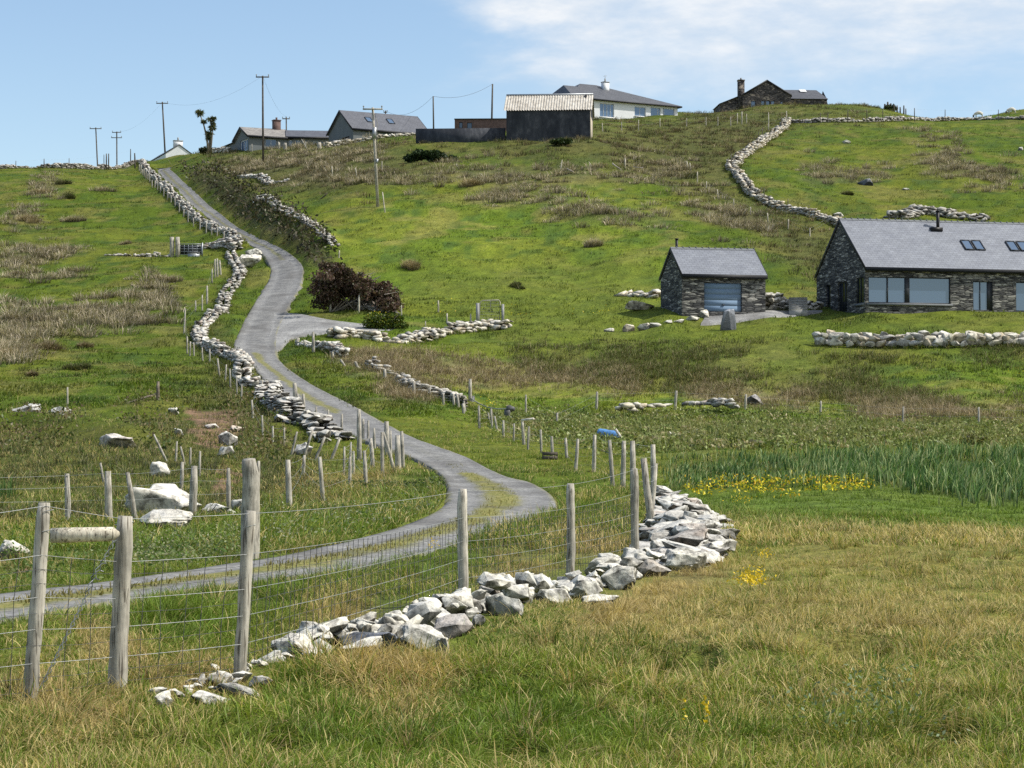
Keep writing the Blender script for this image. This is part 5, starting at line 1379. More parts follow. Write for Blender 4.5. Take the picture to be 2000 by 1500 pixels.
# the rail of the strainer pair, its end cut to a point, and the twisted brace wire
(gA, tA, rA), (gB, tB, rB) = W3[1], W3[2]
yr = (tA[1] + tB[1]) / 2
a = at_depth(100, 1046, yr); b = at_depth(222, 1043, yr); c = at_depth(233, 1042, yr)
rb = MB(); rr = 14.5 * yr / FPX
rb.tube([a, a * .7 + b * .3, a * .3 + b * .7, b, c], [rr, rr * 1.02, rr * .98, rr * .95, rr * .25], 16, (1.6, 1.56, 1.46))
wpart('rail', rb, M['wood'], R, smooth=True, label='short bleached top rail with pointed end')
bw = MB()
for k in range(2):
    P = []
    for t in np.linspace(0, 1, 40):
        p = at_depth(224 + (80 - 224) * t, 1055 + (1345 - 1055) * t, yr - .05)
        p = p + np.array([math.cos(t * 60 + k * math.pi), 0, math.sin(t * 60 + k * math.pi)]) * .012 * (1 + 1.5 * math.exp(-((t - .25) / .1) ** 2)); P.append(p)
    bw.tube(P, .0035, 4, cap=False)
wpart('brace_wire', bw, M['wire'], R)
bk = MB()
for i, (g, t, r) in enumerate(W3[1:4]):
    for f in ((.95, .85) if i != 2 else (.9,)):
        p = g * (1 - f) + t * f; bk.tube([p + np.array([-r * 1.02, -r * .3, 0]), p + np.array([0, -r * 1.03, .01]), p + np.array([r * 1.02, -r * .3, .02])], .0028, 4, cap=False)
wpart('wire_tie', bk, M['wire'], R)

fence('wire_fence', 'leaning corner posts and fence running back beside the lane', [(1258, 895, 1276, 1046, 15), (1281, 905, 1271, 1010, 12), (1275, 868, 1276, 950, 11), (1235, 861, 1236, 965, 12), (1218, 861, 1216, 950, 10), (1190, 859, 1197, 947, 8.5), (1162, 849, 1159, 923, 8), (1129, 857, 1124, 920, 7), (1105, 855, 1107, 899, 6),
    (1077, 852, 1079, 897, 6), (1056, 839, 1057, 887, 5), (1033, 833, 1031, 880, 4.5), (1020, 821, 1023, 873, 6), (1004, 827, 1003, 866, 4), (983, 821, 983, 856, 5), (966, 813, 971, 846, 4.5), (959, 798, 961, 841, 4.5), (954, 806, 956, 834, 4), (935, 792, 936, 838, 5)], wires=(.95, .7, .45, .2), wr=.0032)
fence('wire_fence', 'short worn posts along the bank right of the lane', [(904, 788, 905, 816, 6), (906, 783, 908, 813, 5), (892, 770, 895, 798, 6), (886, 769, 887, 796, 5), (866, 769, 866, 792, 4.5), (840, 756, 839, 777, 3), (809, 744, 808, 775, 7), (752, 721, 752, 746, 6.5), (694, 706, 700, 725, 6), (665, 702, 673, 720, 5), (649, 687, 650, 706, 5), (611, 648, 612, 695, 6), (594, 664, 596, 685, 5), (583, 660, 580, 677, 7)], wires=(.85, .4), wr=.003)
fence('wire_fence', 'widely spaced thin posts across the rough field middle', [(1027, 771, 1027, 809, 4), (1088, 806, 1087, 838, 5), (1166, 765, 1165, 802, 5.5), (1321, 763, 1318, 807, 6), (1457, 770, 1456, 809, 5), (1603, 783, 1602, 817, 4.5), (1765, 794, 1763, 831, 4.5), (1912, 795, 1912, 834, 4.5), (2060, 800, 2060, 836, 4.5)], wires=(.9, .5), wr=.003)
fence('wire_fence', 'grey round posts standing between the lane and the white boulder', [(-60, 930, -62, 1026, 13), (131, 925, 133, 1024, 12), (210, 920, 213, 1027, 15), (249, 922, 266, 1024, 11), (381, 910, 377, 1012, 16), (447, 914, 448, 1000, 9)], wires=(.96, .72, .45), wr=.003)
fence('wire_fence', 'thick cut strainer post with a thin post, behind the first post', [(486, 897, 489, 1086, 34), (505, 900, 504, 1080, 7)])
fence('wire_fence', 'curving line of posts from strainer to the post cluster', [(564, 898, 566, 995, 12), (595, 889, 592, 931, 7), (625, 892, 631, 981, 9), (684, 892, 683, 953, 6.5), (691, 881, 691, 925, 5), (673, 872, 672, 930, 4), (686, 863, 684, 900, 4.5), (712, 880, 715, 951, 8), (724, 856, 728, 910, 8), (746, 844, 747, 935, 7.5)], wires=(.93, .6, .3), wr=.003)
fence('wire_fence', 'crowded cluster of posts and brace at the lane edge', [(763, 841, 764, 905, 5), (776, 850, 777, 917, 12), (785, 842, 787, 914, 8), (755, 823, 757, 885, 11), (749, 844, 772, 921, 6.5), (730, 836, 731, 876, 5.5), (719, 821, 719, 858, 5), (709, 818, 709, 858, 6), (701, 799, 702, 896, 9.5)], wires=(.9,), wr=.003)
fence('wire_fence', 'few slim posts along the left edge of the lane', [(668, 808, 667, 849, 5), (641, 800, 642, 842, 4), (618, 794, 618, 826, 4), (592, 769, 593, 813, 6), (576, 748, 579, 806, 10), (580, 769, 590, 813, 6)], wires=(.9, .5), wr=.003)
fence('wire_fence', 'thin posts below the winding white stone wall', [(555, 835, 555, 869, 3), (533, 832, 533, 869, 4), (512, 811, 513, 854, 4), (492, 781, 494, 828, 4.5), (512, 742, 511, 786, 4), (472, 750, 471, 800, 3.5), (462, 733, 463, 774, 3), (449, 720, 450, 758, 3.5), (442, 712, 440, 748, 3.5), (425, 700, 429, 740, 4), (409, 681, 409, 707, 3.5), (395, 679, 396, 701, 3), (378, 669, 379, 691, 3), (372, 667, 371, 691, 3.5), (366, 657, 366, 686, 3.5), (362, 602, 359, 655, 3.5), (382, 587, 382, 608, 3), (395, 576, 395, 601, 3), (404, 558, 404, 593, 4), (414, 525, 414, 556, 3), (420, 506, 420, 546, 3), (424, 505, 425, 543, 4), (429, 508, 431, 538, 4)], wires=(.9, .5), wr=.003)
fence('wire_fence', 'row of leaning grey posts below the dark tumbled wall', [(580, 843, 569, 885, 5), (611, 840, 594, 888, 5.5), (635, 853, 616, 893, 5.5), (664, 855, 648, 894, 6)])
_f = line([(272, 338), (290, 358), (310, 378), (330, 398), (350, 418), (372, 440), (400, 458), (430, 480), (452, 492)]); _f, _ = resample(_f, 4.2)
_pp = []
for i, (x, y) in enumerate(_f):
    z = float(zg(x, y)); u, v = proj(x, y, z); u2, v2 = proj(x, y, z + .95 + .2 * math.sin(i * 2.3)); _pp.append((u2 + .6 * math.sin(i * 1.7), v2, u, v, 2.2, y))
fence('wire_fence', 'fine pale stakes along the foot of the upper lane wall', _pp, wires=(.9, .5), wr=.003)
fence('wire_fence', 'scattered posts on the rough bank right of the upper lane', [(443, 340, 446, 360, 2.2), (461, 352, 465, 370, 2), (472, 358, 474, 376, 2.4), (478, 370, 480, 384, 2.4), (511, 390, 511, 413, 3.5), (533, 404, 534, 424, 3), (567, 421, 567, 444, 3), (570, 425, 580, 455, 3), (641, 480, 640, 497, 5), (663, 489, 662, 509, 3)], col=(1.1, 1.08, 1))
fence('wire_fence', 'broken line of pale posts across the upper rushy hill', [(546, 278, 546, 292, 2), (648, 325, 650, 345, 2.2), (694, 328, 697, 346, 2.4), (746, 315, 746, 336, 2.2), (892, 320, 893, 328, 2), (1098, 312, 1095, 328, 2.2), (1150, 316, 1157, 328, 2), (1196, 318, 1212, 330, 2), (1221, 309, 1221, 328, 2.4), (1341, 315, 1343, 334, 2.8), (1347, 318, 1349, 336, 2.4), (1362, 335, 1362, 357, 2.4)], col=(1.3, 1.28, 1.2))
fence('wire_fence', 'pale posts descending the hill left of the right field', [(1380, 354, 1380, 369, 2), (1401, 370, 1402, 385, 2), (1433, 388, 1433, 406, 2), (1466, 404, 1466, 420, 2.4), (1499, 416, 1500, 431, 2.4), (1540, 428, 1539, 448, 2.6), (1582, 445, 1582, 462, 2.4), (1622, 420, 1622, 440, 2.6)], col=(1.25, 1.22, 1.15), wires=(.9, .5), wr=.003)
fence('wire_fence', 'thin posts below the white bungalow garden', [(1176, 240, 1177, 257, 1.8), (1214, 238, 1214, 256, 1.8), (1247, 234, 1247, 255, 1.8), (1289, 231, 1289, 250, 1.8), (1341, 231, 1341, 248, 1.8), (1379, 229, 1379, 246, 2), (1402, 228, 1402, 246, 1.8), (1427, 228, 1427, 246, 2), (1440, 221, 1440, 240, 1.8), (1449, 218, 1449, 242, 2.4), (1458, 222, 1458, 240, 1.8), (1501, 220, 1501, 255, 2), (1536, 217, 1536, 240, 2.4)], wires=(.9, .5), wr=.003, col=(1.1, 1.1, 1.05))
fence('wire_fence', 'dark thin posts beside the bending right field wall', [(1526, 228, 1526, 258, 1.8), (1489, 249, 1489, 274, 1.8), (1482, 257, 1482, 280, 1.8), (1456, 286, 1456, 304, 1.8), (1447, 290, 1447, 312, 1.8), (1428, 300, 1429, 328, 2.2), (1422, 309, 1422, 332, 2.4), (1440, 326, 1440, 349, 2.2), (1466, 352, 1466, 378, 1.8), (1492, 367, 1492, 392, 2), (1539, 388, 1539, 412, 1.8), (1580, 400, 1580, 426, 1.8)], wires=(.92,), wr=.003, mat='wood_dark')
fence('wire_fence', 'dark thin posts along the grey top wall', [(1602, 220, 1602, 240, 1.8), (1617, 222, 1617, 240, 1.8), (1656, 214, 1656, 240, 1.8), (1693, 213, 1693, 238, 1.8), (1724, 214, 1724, 238, 1.6), (1786, 211, 1786, 238, 1.8), (1846, 214, 1846, 236, 1.6), (1950, 214, 1950, 236, 1.6)], wires=(.92,), wr=.003, mat='wood_dark')
fence('wire_fence', 'thin dark posts along the left skyline wall', [(31, 314, 31, 330, 1.5), (86, 310, 86, 328, 1.8), (135, 309, 135, 327, 1.5), (203, 302, 203, 322, 1.5), (208, 300, 208, 321, 2.4), (212, 300, 212, 321, 2.4), (255, 291, 255, 317, 2), (263, 299, 264, 330, 3)], wires=(.9,), wr=.003, mat='wood_dark')
fence('wire_fence', 'old garden posts before the grey bungalow', [(492, 281, 492, 296, 2), (544, 277, 545, 292, 2.2), (557, 279, 557, 292, 8), (589, 272, 600, 291, 2.4), (597, 276, 597, 290, 2), (623, 278, 624, 289, 9), (633, 278, 633, 288, 2)])
fence('wire_fence', 'dark field post with slanting brace above the bank', [(309, 745, 308, 799, 7), (306, 769, 250, 800, 5, hit(308, 799)[1])], mat='wood_dark', col=(2.2, 2.1, 2))
fence('wire_fence', 'single thin greenish post beside the grey boulder', [(132, 756, 132, 808, 4)])
fence('wire_fence', 'loose leaning posts around the white round boulder', [(300, 848, 326, 898, 5), (345, 862, 343, 896, 4), (353, 872, 361, 903, 3.5), (372, 874, 371, 912, 3.5), (391, 881, 390, 934, 4), (356, 902, 354, 953, 8), (196, 904, 203, 942, 4)])
fence('wire_fence', 'few posts around the bush and gravel entrance wall', [(647, 571, 645, 605, 4), (702, 576, 701, 610, 4), (784, 596, 784, 612, 3), (856, 587, 856, 605, 3.5), (873, 612, 873, 630, 3.5), (919, 613, 919, 631, 3.5), (831, 627, 831, 640, 2.5)], col=(1.1, 1.1, 1.05))
fence('stake_row', 'bunch of dark upright stakes on the right skyline', [(1728, 203, 1728, 212, 4), (1734, 199, 1734, 212, 4), (1740, 202, 1740, 213, 4), (1746, 205, 1746, 214, 3), (1752, 206, 1752, 215, 3), (1758, 209, 1758, 218, 3), (1765, 206, 1765, 220, 3), (1769, 212, 1769, 222, 2.4)], mat='wood_dark')

# sagging rope and bundled netting on the tall post
R, W3 = fence('netting_post', 'tall post with bundled netting and a sagging rope', [(918, 740, 918, 782, 7), (998, 797, 990, 832, 5)], hint=None)
(g0, t0, r0), (g1, t1, r1) = W3
mb = MB(); s = np.linspace(0, 1, 16); a = at_depth(920, 778, g0[1]); b = at_depth(997, 797, g1[1])
P = a[None] * (1 - s)[:, None] + b[None] * s[:, None]; P[:, 2] -= 4 * s * (1 - s) * .22; mb.tube(P, .028, 5); wpart('rope', mb, M['rope'], R)
rng = np.random.RandomState(3); V, F, nv = rocks_round(rng, [at_depth(918, 792, g0[1]), at_depth(914, 800, g0[1]), at_depth(926, 803, g0[1])], [(.35, .3, .9), (.3, .25, .6), (.3, .2, .45)], 0.0, .3, 2, 6, .6, .95, .25)
mb = MB(); mb.add(V, [F]); wpart('netting_bundle', mb, M['net'], R)
V, F, nv = rocks_round(rng, [at_depth(997, 799, g1[1]), at_depth(990, 812, g1[1])], [(.32, .2, .28), (.2, .2, .6)], 0.0, .3, 2, 6, .6, .95, .25)
mb = MB(); mb.add(V, [F]); wpart('rope_knot', mb, M['net'], R)

# ------------------------------------------------------------------ gates
def gate_group():
    y0 = hit(352, 503)[1]
    g = at_depth(362, 500, y0); g[2] = float(zg(g[0], g[1])) - .05
    R = empty('field_gate', g, 'small galvanised field gate between stout posts on the left hill', 'gate')
    m = y0 / FPX
    def X(u): return float(ray(u, 500)[0]) * y0
    def Zz(v): return CZ + float(ray(400, v)[1]) * y0
    for u0, u1, vt in ((331, 340, 463), (342, 351, 463)):
        mb = MB(); mb.tube([(X((u0 + u1) / 2), y0, Zz(512)), (X((u0 + u1) / 2) + .02, y0, Zz(480)), (X((u0 + u1) / 2), y0, Zz(vt))], [(u1 - u0) * m * .52, (u1 - u0) * m * .5, (u1 - u0) * m * .46], 8); wpart('gate_post', mb, M['wood'], R)
    mb = MB()
    for v in (476.5, 481, 486, 491, 497): mb.tube([(X(351), y0, Zz(v)), (X(394), y0, Zz(v))], .028, 6)
    for u in (351.5, 360, 368, 376, 385, 393.5): mb.tube([(X(u), y0, Zz(476)), (X(u), y0, Zz(498))], .026, 6)
    wpart('gate_frame', mb, M['galv'], R)
    mb = MB(); mb.box(X(394), X(395) + .05, y0 - .05, y0 + .05, Zz(504), Zz(474)); wpart('gate_post', mb, M['galv'], R)
    mb = MB(); mb.box(X(352), X(393), y0 + .1, y0 + .14, Zz(497), Zz(478)); wpart('sheet', mb, M['frame_dark'], R, label='dark sheet behind the bars')
    T_ = empty('water_trough', (X(380), y0 - .4, Zz(506)), 'grey water trough in front of the small field gate', 'trough')
    mb = MB(); mb.box(X(369), X(391), y0 - .7, y0 - .25, Zz(507), Zz(496)); wpart('basin', mb, M['galv'], T_)
    mb = MB(); mb.box(X(368), X(392), y0 - .74, y0 - .21, Zz(496) + .002, Zz(495)); wpart('rim', mb, M['concrete'], T_)
gate_group()
def mesh_gate():
    y0 = hit(955, 632)[1]; g = at_depth(957, 632, y0); g[2] = float(zg(g[0], g[1]))
    R = empty('mesh_gate', g, 'tall grey mesh gate standing alone in the field', 'gate')
    def X(u): return float(ray(u, 600)[0]) * y0
    def Zz(v): return CZ + float(ray(950, v)[1]) * y0
    for u, v, r in ((933, 592, .12), (982, 594, .09)):
        mb = MB(); mb.tube([(X(u), y0, Zz(634)), (X(u), y0, Zz(v))], r, 8); wpart('gate_post', mb, M['concrete'], R)
    mb = MB()
    mb.tube([(X(937), y0, Zz(630)), (X(937), y0, Zz(593)), (X(942), y0, Zz(587)), (X(974), y0, Zz(586)), (X(977), y0, Zz(590)), (X(976), y0, Zz(630))], .035, 6)
    mb.tube([(X(958), y0, Zz(586)), (X(958), y0, Zz(605))], .015, 5)
    wpart('gate_frame', mb, M['wood'], R)
    mb = MB()
    for v in np.linspace(588, 630, 9): mb.tube([(X(937), y0 + .02, Zz(v)), (X(977), y0 + .02, Zz(v))], .006, 4, cap=False)
    for u in np.linspace(939, 975, 10): mb.tube([(X(u), y0 + .03, Zz(630)), (X(u), y0 + .03, Zz(588))], .005, 4, cap=False)
    wpart('mesh_panel', mb, M['wire'], R)
mesh_gate()

# ------------------------------------------------------------------ utility poles and overhead cables
def upole(u0, v0, u1, v1, label, D, r=.13, arms=((0, 1.7),), ins=True, extra=None, name='utility_pole', mat='wood_dark'):
    """pole from base pixel (u1,v1) to top pixel (u0,v0); arms: (metres below the top, width)"""
    b = at_depth(u1, v1, D); t = at_depth(u0, v0, D)
    g = float(zg(b[0], b[1])); b[2] = min(b[2], g + .2)
    R = empty(name, (b[0], b[1], g), label, 'pole')
    mb = MB(); d = (b - t) / np.linalg.norm(b - t); mb.tube([b + d * .5, b * .5 + t * .5, t], [r, r * .88, r * .72], 9); wpart('pole', mb, M[mat], R, smooth=False)
    for dz, w in arms:
        c = t + d * (dz + .12)
        mb = MB(); mb.box(c[0] - w / 2, c[0] + w / 2, c[1] - r - .12, c[1] - r * .75, c[2] - .06, c[2] + .06); ca = wpart('crossarm', mb, M[mat], R)
        if ins:
            for s in (-.46, .46):
                mb = MB(); mb.tube([(c[0] + s * w, c[1] - r - .06, c[2] + .062), (c[0] + s * w, c[1] - r - .06, c[2] + .16), (c[0] + s * w, c[1] - r - .06, c[2] + .22), (c[0] + s * w, c[1] - r - .06, c[2] + .30)], [.03, .03, .085, .05], 7)
                for i in range(len(mb.V)): mb.V[i] = mb.V[i] - np.array(R.location)
                mb.V = [v - 0 for v in mb.V]
                part('insulator', mb, M['insul'], R)
    return R, b, t
R, b, tP = upole(728, 210, 738, 405, 'tall grey timber pole with crossarm standing in the hill field', hit(738, 405)[1], .145, ((.05, 1.75),), mat='wood')
mb = MB(); d = b - tP; L = np.linalg.norm(d); dd = d / L
c = tP + dd * 1.9; mb.box(c[0] - .1, c[0] + .22, c[1] - .32, c[1] - .16, c[2] - .9, c[2] + .1)
wpart('transformer_box', mb, M['galv'], R)
mb = MB(); mb.tube([tP + dd * .6 + [.15, -.15, 0], tP + dd * 1.4 + [.35, -.15, 0], tP + dd * 2.2 + [.25, -.2, 0], tP + dd * 4.8 + [.17, -.2, 0]], .03, 5); wpart('down_lead', mb, M['insul'], R)
mb = MB(); e = tP + dd * 4.6; mb.box(e[0] + .05, e[0] + .26, e[1] - .3, e[1] - .16, e[2] - .4, e[2]); wpart('fuse_box', mb, M['galv'], R)
ST = fence('marker_post', 'slim pale post leaning beside the hill field pole', [(747, 375, 752, 416, 2.6)], cat='post', col=(1.3, 1.28, 1.2))
ST = fence('fallen_stake', 'dark stake leaning alone in the field left of the pole', [(640, 377, 626, 393, 2.6)], cat='stake', mat='wood_dark', col=(.6, .6, .6))
_, _, tA = upole(513, 148, 514, 291, 'tall dark pole with crossarm beside the grey bungalow', 255, .13, ((.05, 1.5),))
_, _, tB = upole(317, 199, 324, 303, 'dark pole with crossarm near the white cottage', 335, .14, ((.12, 1.75),))
_, _, tC = upole(187, 249, 197, 319, 'slightly leaning pole at the far left skyline', 380, .14, ((.1, 2.0),))
_, _, tD = upole(228, 257, 230, 311, 'left skyline pole with two crossarms', 400, .15, ((.05, 1.6), (1.0, 1.9)))
_, _, tE = upole(962, 164, 960, 240, 'bare dark pole right of the short one behind the yard wall', 285, .13, ())
_, _, tF = upole(846, 188, 847, 250, 'short thin bare pole behind the dark yard wall', 262, .10, ())
_, _, tG = upole(559, 228, 560, 262, 'pole top with crossarm behind the bungalow chimney', 330, .12, ((.2, 1.1),))
_, _, tH = upole(753, 216, 753, 245, 'pole top showing above the large grey roof', 330, .12, ((.15, .55),))
def cable(a, b, sag, label, r=.016):
    s = np.linspace(0, 1, 22); P = a[None] * (1 - s)[:, None] + b[None] * s[:, None]; P[:, 2] -= 4 * s * (1 - s) * sag
    mb = MB(); mb.tube(P, r, 4, cap=False); o = mb.build('overhead_cable', M['cable'], loc=(a + b) / 2); tag(o, label, 'cable')
cable(tE, tF, .75, 'cable sagging between the two bare poles'); cable(tF, tH, 1.3, 'cable from the short bare pole to the grey roof')
cable(tA, tG, .9, 'cable falling from the tall dark pole to the chimney', .009)
cable(tA, tB, 1.6, 'faint cable between the dark poles left of the bungalow', .007); cable(tB, tD, 1.2, 'faint cable from the cottage pole to the far skyline', .007)
# ------------------------------------------------------------------ grass and other ground cover
def blades(P, h, w, lean, col, rng, root=.55, tip=1.2, curl=1.0):
    """curved three-step blades -> V, quads, tris, colours"""
    N = len(P); an = rng.uniform(0, math.pi, N)
    sd_ = np.stack([np.cos(an), np.sin(an), np.zeros(N)], 1) * (w * .5)[:, None]
    L3 = np.concatenate([lean, np.zeros((N, 1))], 1) * h[:, None]
    up = np.array([0, 0, 1.0])[None] * h[:, None]
    m1 = P + up * .55 + L3 * .28 * curl; ll = np.clip(np.linalg.norm(lean, axis=1), 0, 1.4)
    tp = P + up * (1 - .42 * ll ** 1.5)[:, None] + L3
    V = np.stack([P - sd_, P + sd_, m1 - sd_ * .8, m1 + sd_ * .8, tp], 1).reshape(-1, 3)
    o = np.arange(N)[:, None] * 5
    Q = o + np.array([0, 1, 3, 2]); Tt = o + np.array([2, 3, 4])
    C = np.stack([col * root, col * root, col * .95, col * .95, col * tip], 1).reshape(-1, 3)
    return V, Q, Tt, C
def arcs(P, h, w, lean, col, rng, root=.45, tip=1.25):
    """finer arched blades: four rungs along a drooping curve"""
    N = len(P); an = rng.uniform(0, math.pi, N)
    sd_ = np.stack([np.cos(an), np.sin(an), np.zeros(N)], 1) * (w * .5)[:, None]
    ll = np.linalg.norm(lean, axis=1); L3 = np.concatenate([lean, np.zeros((N, 1))], 1) * h[:, None]
    up = np.array([0, 0, 1.0])[None] * h[:, None]; dr = np.clip(.55 * ll ** 1.3, 0, .95)[:, None]
    pts = [P + up * (t - dr * t * t) + L3 * t ** 1.6 for t in (0, .42, .75, 1.0)]
    V = np.stack([pts[0] - sd_, pts[0] + sd_, pts[1] - sd_ * .95, pts[1] + sd_ * .95, pts[2] - sd_ * .7, pts[2] + sd_ * .7, pts[3]], 1).reshape(-1, 3)
    o = np.arange(N)[:, None] * 7
    Q = np.concatenate([o + np.array([0, 1, 3, 2]), o + np.array([2, 3, 5, 4])]); Tt = o + np.array([4, 5, 6])
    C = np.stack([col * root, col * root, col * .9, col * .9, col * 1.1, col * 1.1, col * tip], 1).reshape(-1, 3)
    return V, Q, Tt, C
def stuff(name, parts, mat, label, cat, kind='stuff'):
    V, Q, T_, C = [], [], [], []; o = 0
    for v, q, t, c in parts:
        V.append(v); Q.append(q + o); T_.append(t + o); C.append(c); o += len(v)
    V = np.concatenate(V); C = np.clip(np.concatenate(C), 0, 1)
    me = np_mesh(name, V, [np.concatenate(Q), np.concatenate(T_)], C); me.materials.append(mat)
    ob = bpy.data.objects.new(name, me); COL.objects.link(ob)
    tag(ob, label, cat, None, kind); return ob

FOOT = []   # house footprints (world rectangles) kept clear of grass
for o_ in list(scene.objects):
    if o_.type == 'EMPTY' and o_.get('category') in ('house', 'garage', 'shed', 'cottage', 'steps'):
        xs = [c for ch in o_.children if ch.type == 'MESH' for c in ch.bound_box]
        x0, x1 = min(c[0] for c in xs) - .1, max(c[0] for c in xs) + .1; y0, y1 = min(c[1] for c in xs) - .1, max(c[1] for c in xs) + .1
        FOOT.append((o_.location.x, o_.location.y, o_.rotation_euler.z, x0, x1, y0, y1))
def clear(x, y, lane=.42):
    ok = as_look(LANE_M, x, y) < lane
    for cx, cy, r, x0, x1, y0, y1 in FOOT:
        lx = (x - cx) * math.cos(r) + (y - cy) * math.sin(r); ly = -(x - cx) * math.sin(r) + (y - cy) * math.cos(r)
        ok &= ~((lx > x0) & (lx < x1) & (ly > y0) & (ly < y1))
    return ok
STONEZ = mask([(545, 1275), (655, 1225), (700, 1185), (860, 1165), (1000, 1145), (1080, 1120), (1160, 1085), (1260, 1075), (1275, 980), (1310, 965), (1400, 1025), (1412, 1085), (1370, 1112), (1240, 1135), (1190, 1185), (1040, 1195), (930, 1238), (870, 1276), (800, 1276), (650, 1303), (550, 1314)], soft=1)

STONEZ = np.maximum(STONEZ, .55 * mask([(300, 1392), (310, 1350), (470, 1330), (545, 1300), (560, 1318), (500, 1362), (420, 1388)], soft=2))
G1, G2, G3 = np.array((.115, .175, .020)), np.array((.205, .235, .036)), np.array((.055, .110, .014)); BL = np.array((.10, .17, .075))
ST1, ST2, BR = np.array((.53, .43, .20)), np.array((.38, .295, .11)), np.array((.34, .21, .10))

def pick_color(x, y, rng):
    """blade colour from the zones around it"""
    N = len(x); z = zbase(x, y); u, v = proj(x, y, z)
    u = u + (fbm(x / 1.6, y / 2.4, 43, 3) - .5) * 60; v = v + (fbm(x / 2 + 50, y / 3, 49, 3) - .5) * 26
    p = fbm(x / .9, y / 1.3, 71, 3); q = fbm(x / 3.5, y / 5, 73, 3)
    c = G1[None] * np.ones((N, 1)); r = rng.rand(N)
    c = mixa(c, G2[None], (sstep(.35, .65, p) * .9 * rng.rand(N)))
    c = mixa(c, G3[None], sstep(.45, .7, q) * rng.rand(N))
    pst = .15 + .20 * sstep(.45, .65, q) + .38 * zone('straw', u, v) + .62 * zone('dry', u, v) + .3 * zone('pink', u, v) - .10 * zone('lush', u, v) + .12 * zone('rough', u, v) + .12 * zone('olive', u, v)
    pst = pst * (1 - zone('marsh', u, v)) * (1 - .8 * zone('lawn', u, v))
    s = rng.rand(N) < pst * (.6 + .8 * p)
    sc = mixa(ST1[None] * np.ones((N, 1)), ST2[None], rng.rand(N)); sc = mixa(sc, BR[None], .5 * rng.rand(N) * zone('dry', u, v))
    c = np.where(s[:, None], sc, c)
    c = mixa(c, np.array((.135, .20, .032))[None], zone('marsh', u, v) * .85)
    return c * rng.uniform(.75, 1.25, (N, 1)) * 1.14, s, u, v
def windlean(x, y, rng, amt=.45, spread=.35):
    a = fbm(x / 4, y / 4, 81, 3) * 6.0 - 1.0
    L = np.stack([np.cos(a), np.sin(a)], 1) * amt * (.4 + .6 * rng.rand(len(x)))[:, None] + rng.normal(size=(len(x), 2)) * spread
    L[:, 0] += .18
    return L

def near_grass(seed, n, y0, y1, hmul, clump, per, wid, mix=.6, spread=.42):
    """tufted grass: clump centres, then blades around each"""
    rng = np.random.RandomState(seed)
    nc = n // per
    iv = rng.uniform(1 / y1, 1 / y0, nc); yv = np.where(rng.rand(nc) < mix, 1 / iv, np.exp(rng.uniform(math.log(y0), math.log(y1), nc)))
    a = rng.uniform(-.295, .295, nc); xc = a * yv
    hh = (.55 + .9 * fbm(xc / 1.1, yv / 1.1, 91, 3)) * rng.uniform(.7, 1.25, nc)
    x = np.repeat(xc, per) + rng.normal(size=nc * per) * clump; y = np.repeat(yv, per) + rng.normal(size=nc * per) * clump
    H = np.repeat(hh, per) * rng.uniform(.45, 1.15, nc * per)
    c, s, u, v = pick_color(x, y, rng)
    ok = clear(x, y) & (y > 8.5)
    st = look(STONEZ, *proj(x, y, zbase(x, y)))
    ok &= rng.rand(len(x)) > st * .72
    H = H * (1 - .62 * st)
    cb = np.repeat(rng.uniform(.68, 1.35, nc), per); c = c * cb[:, None]; cl = np.repeat(rng.normal(size=(nc, 2)) * spread, per, 0)
    cl = cl[ok]
    hz_ = look(HOLE_M, *proj(x, y, zbase(x, y)))[:, None]; c = c * (1 - .6 * hz_) + np.array((.05, .04, .015)) * .5 * hz_  # shade under the hollow's grass lip painted into the blade colour, dark and brownish
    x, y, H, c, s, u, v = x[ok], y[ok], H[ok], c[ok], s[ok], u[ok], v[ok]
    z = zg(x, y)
    tall = 1 + 1.0 * zone('lush', u, v) * sstep(15, 20, y) + .35 * s - .3 * zone('marsh', u, v)
    hm = hmul * (1 - .55 * look(HOLE_M, u, v))
    h = H * hm * tall
    lean = windlean(x, y, rng, .45, spread * .55) + cl
    # tuft blades splay outwards a little
    w = wid * rng.uniform(.7, 1.3, len(x)) * (.75 + .25 * (1 - s))
    return arcs(np.stack([x, y, z - .015], 1), h, w, lean, c, rng, .42, 1.35)
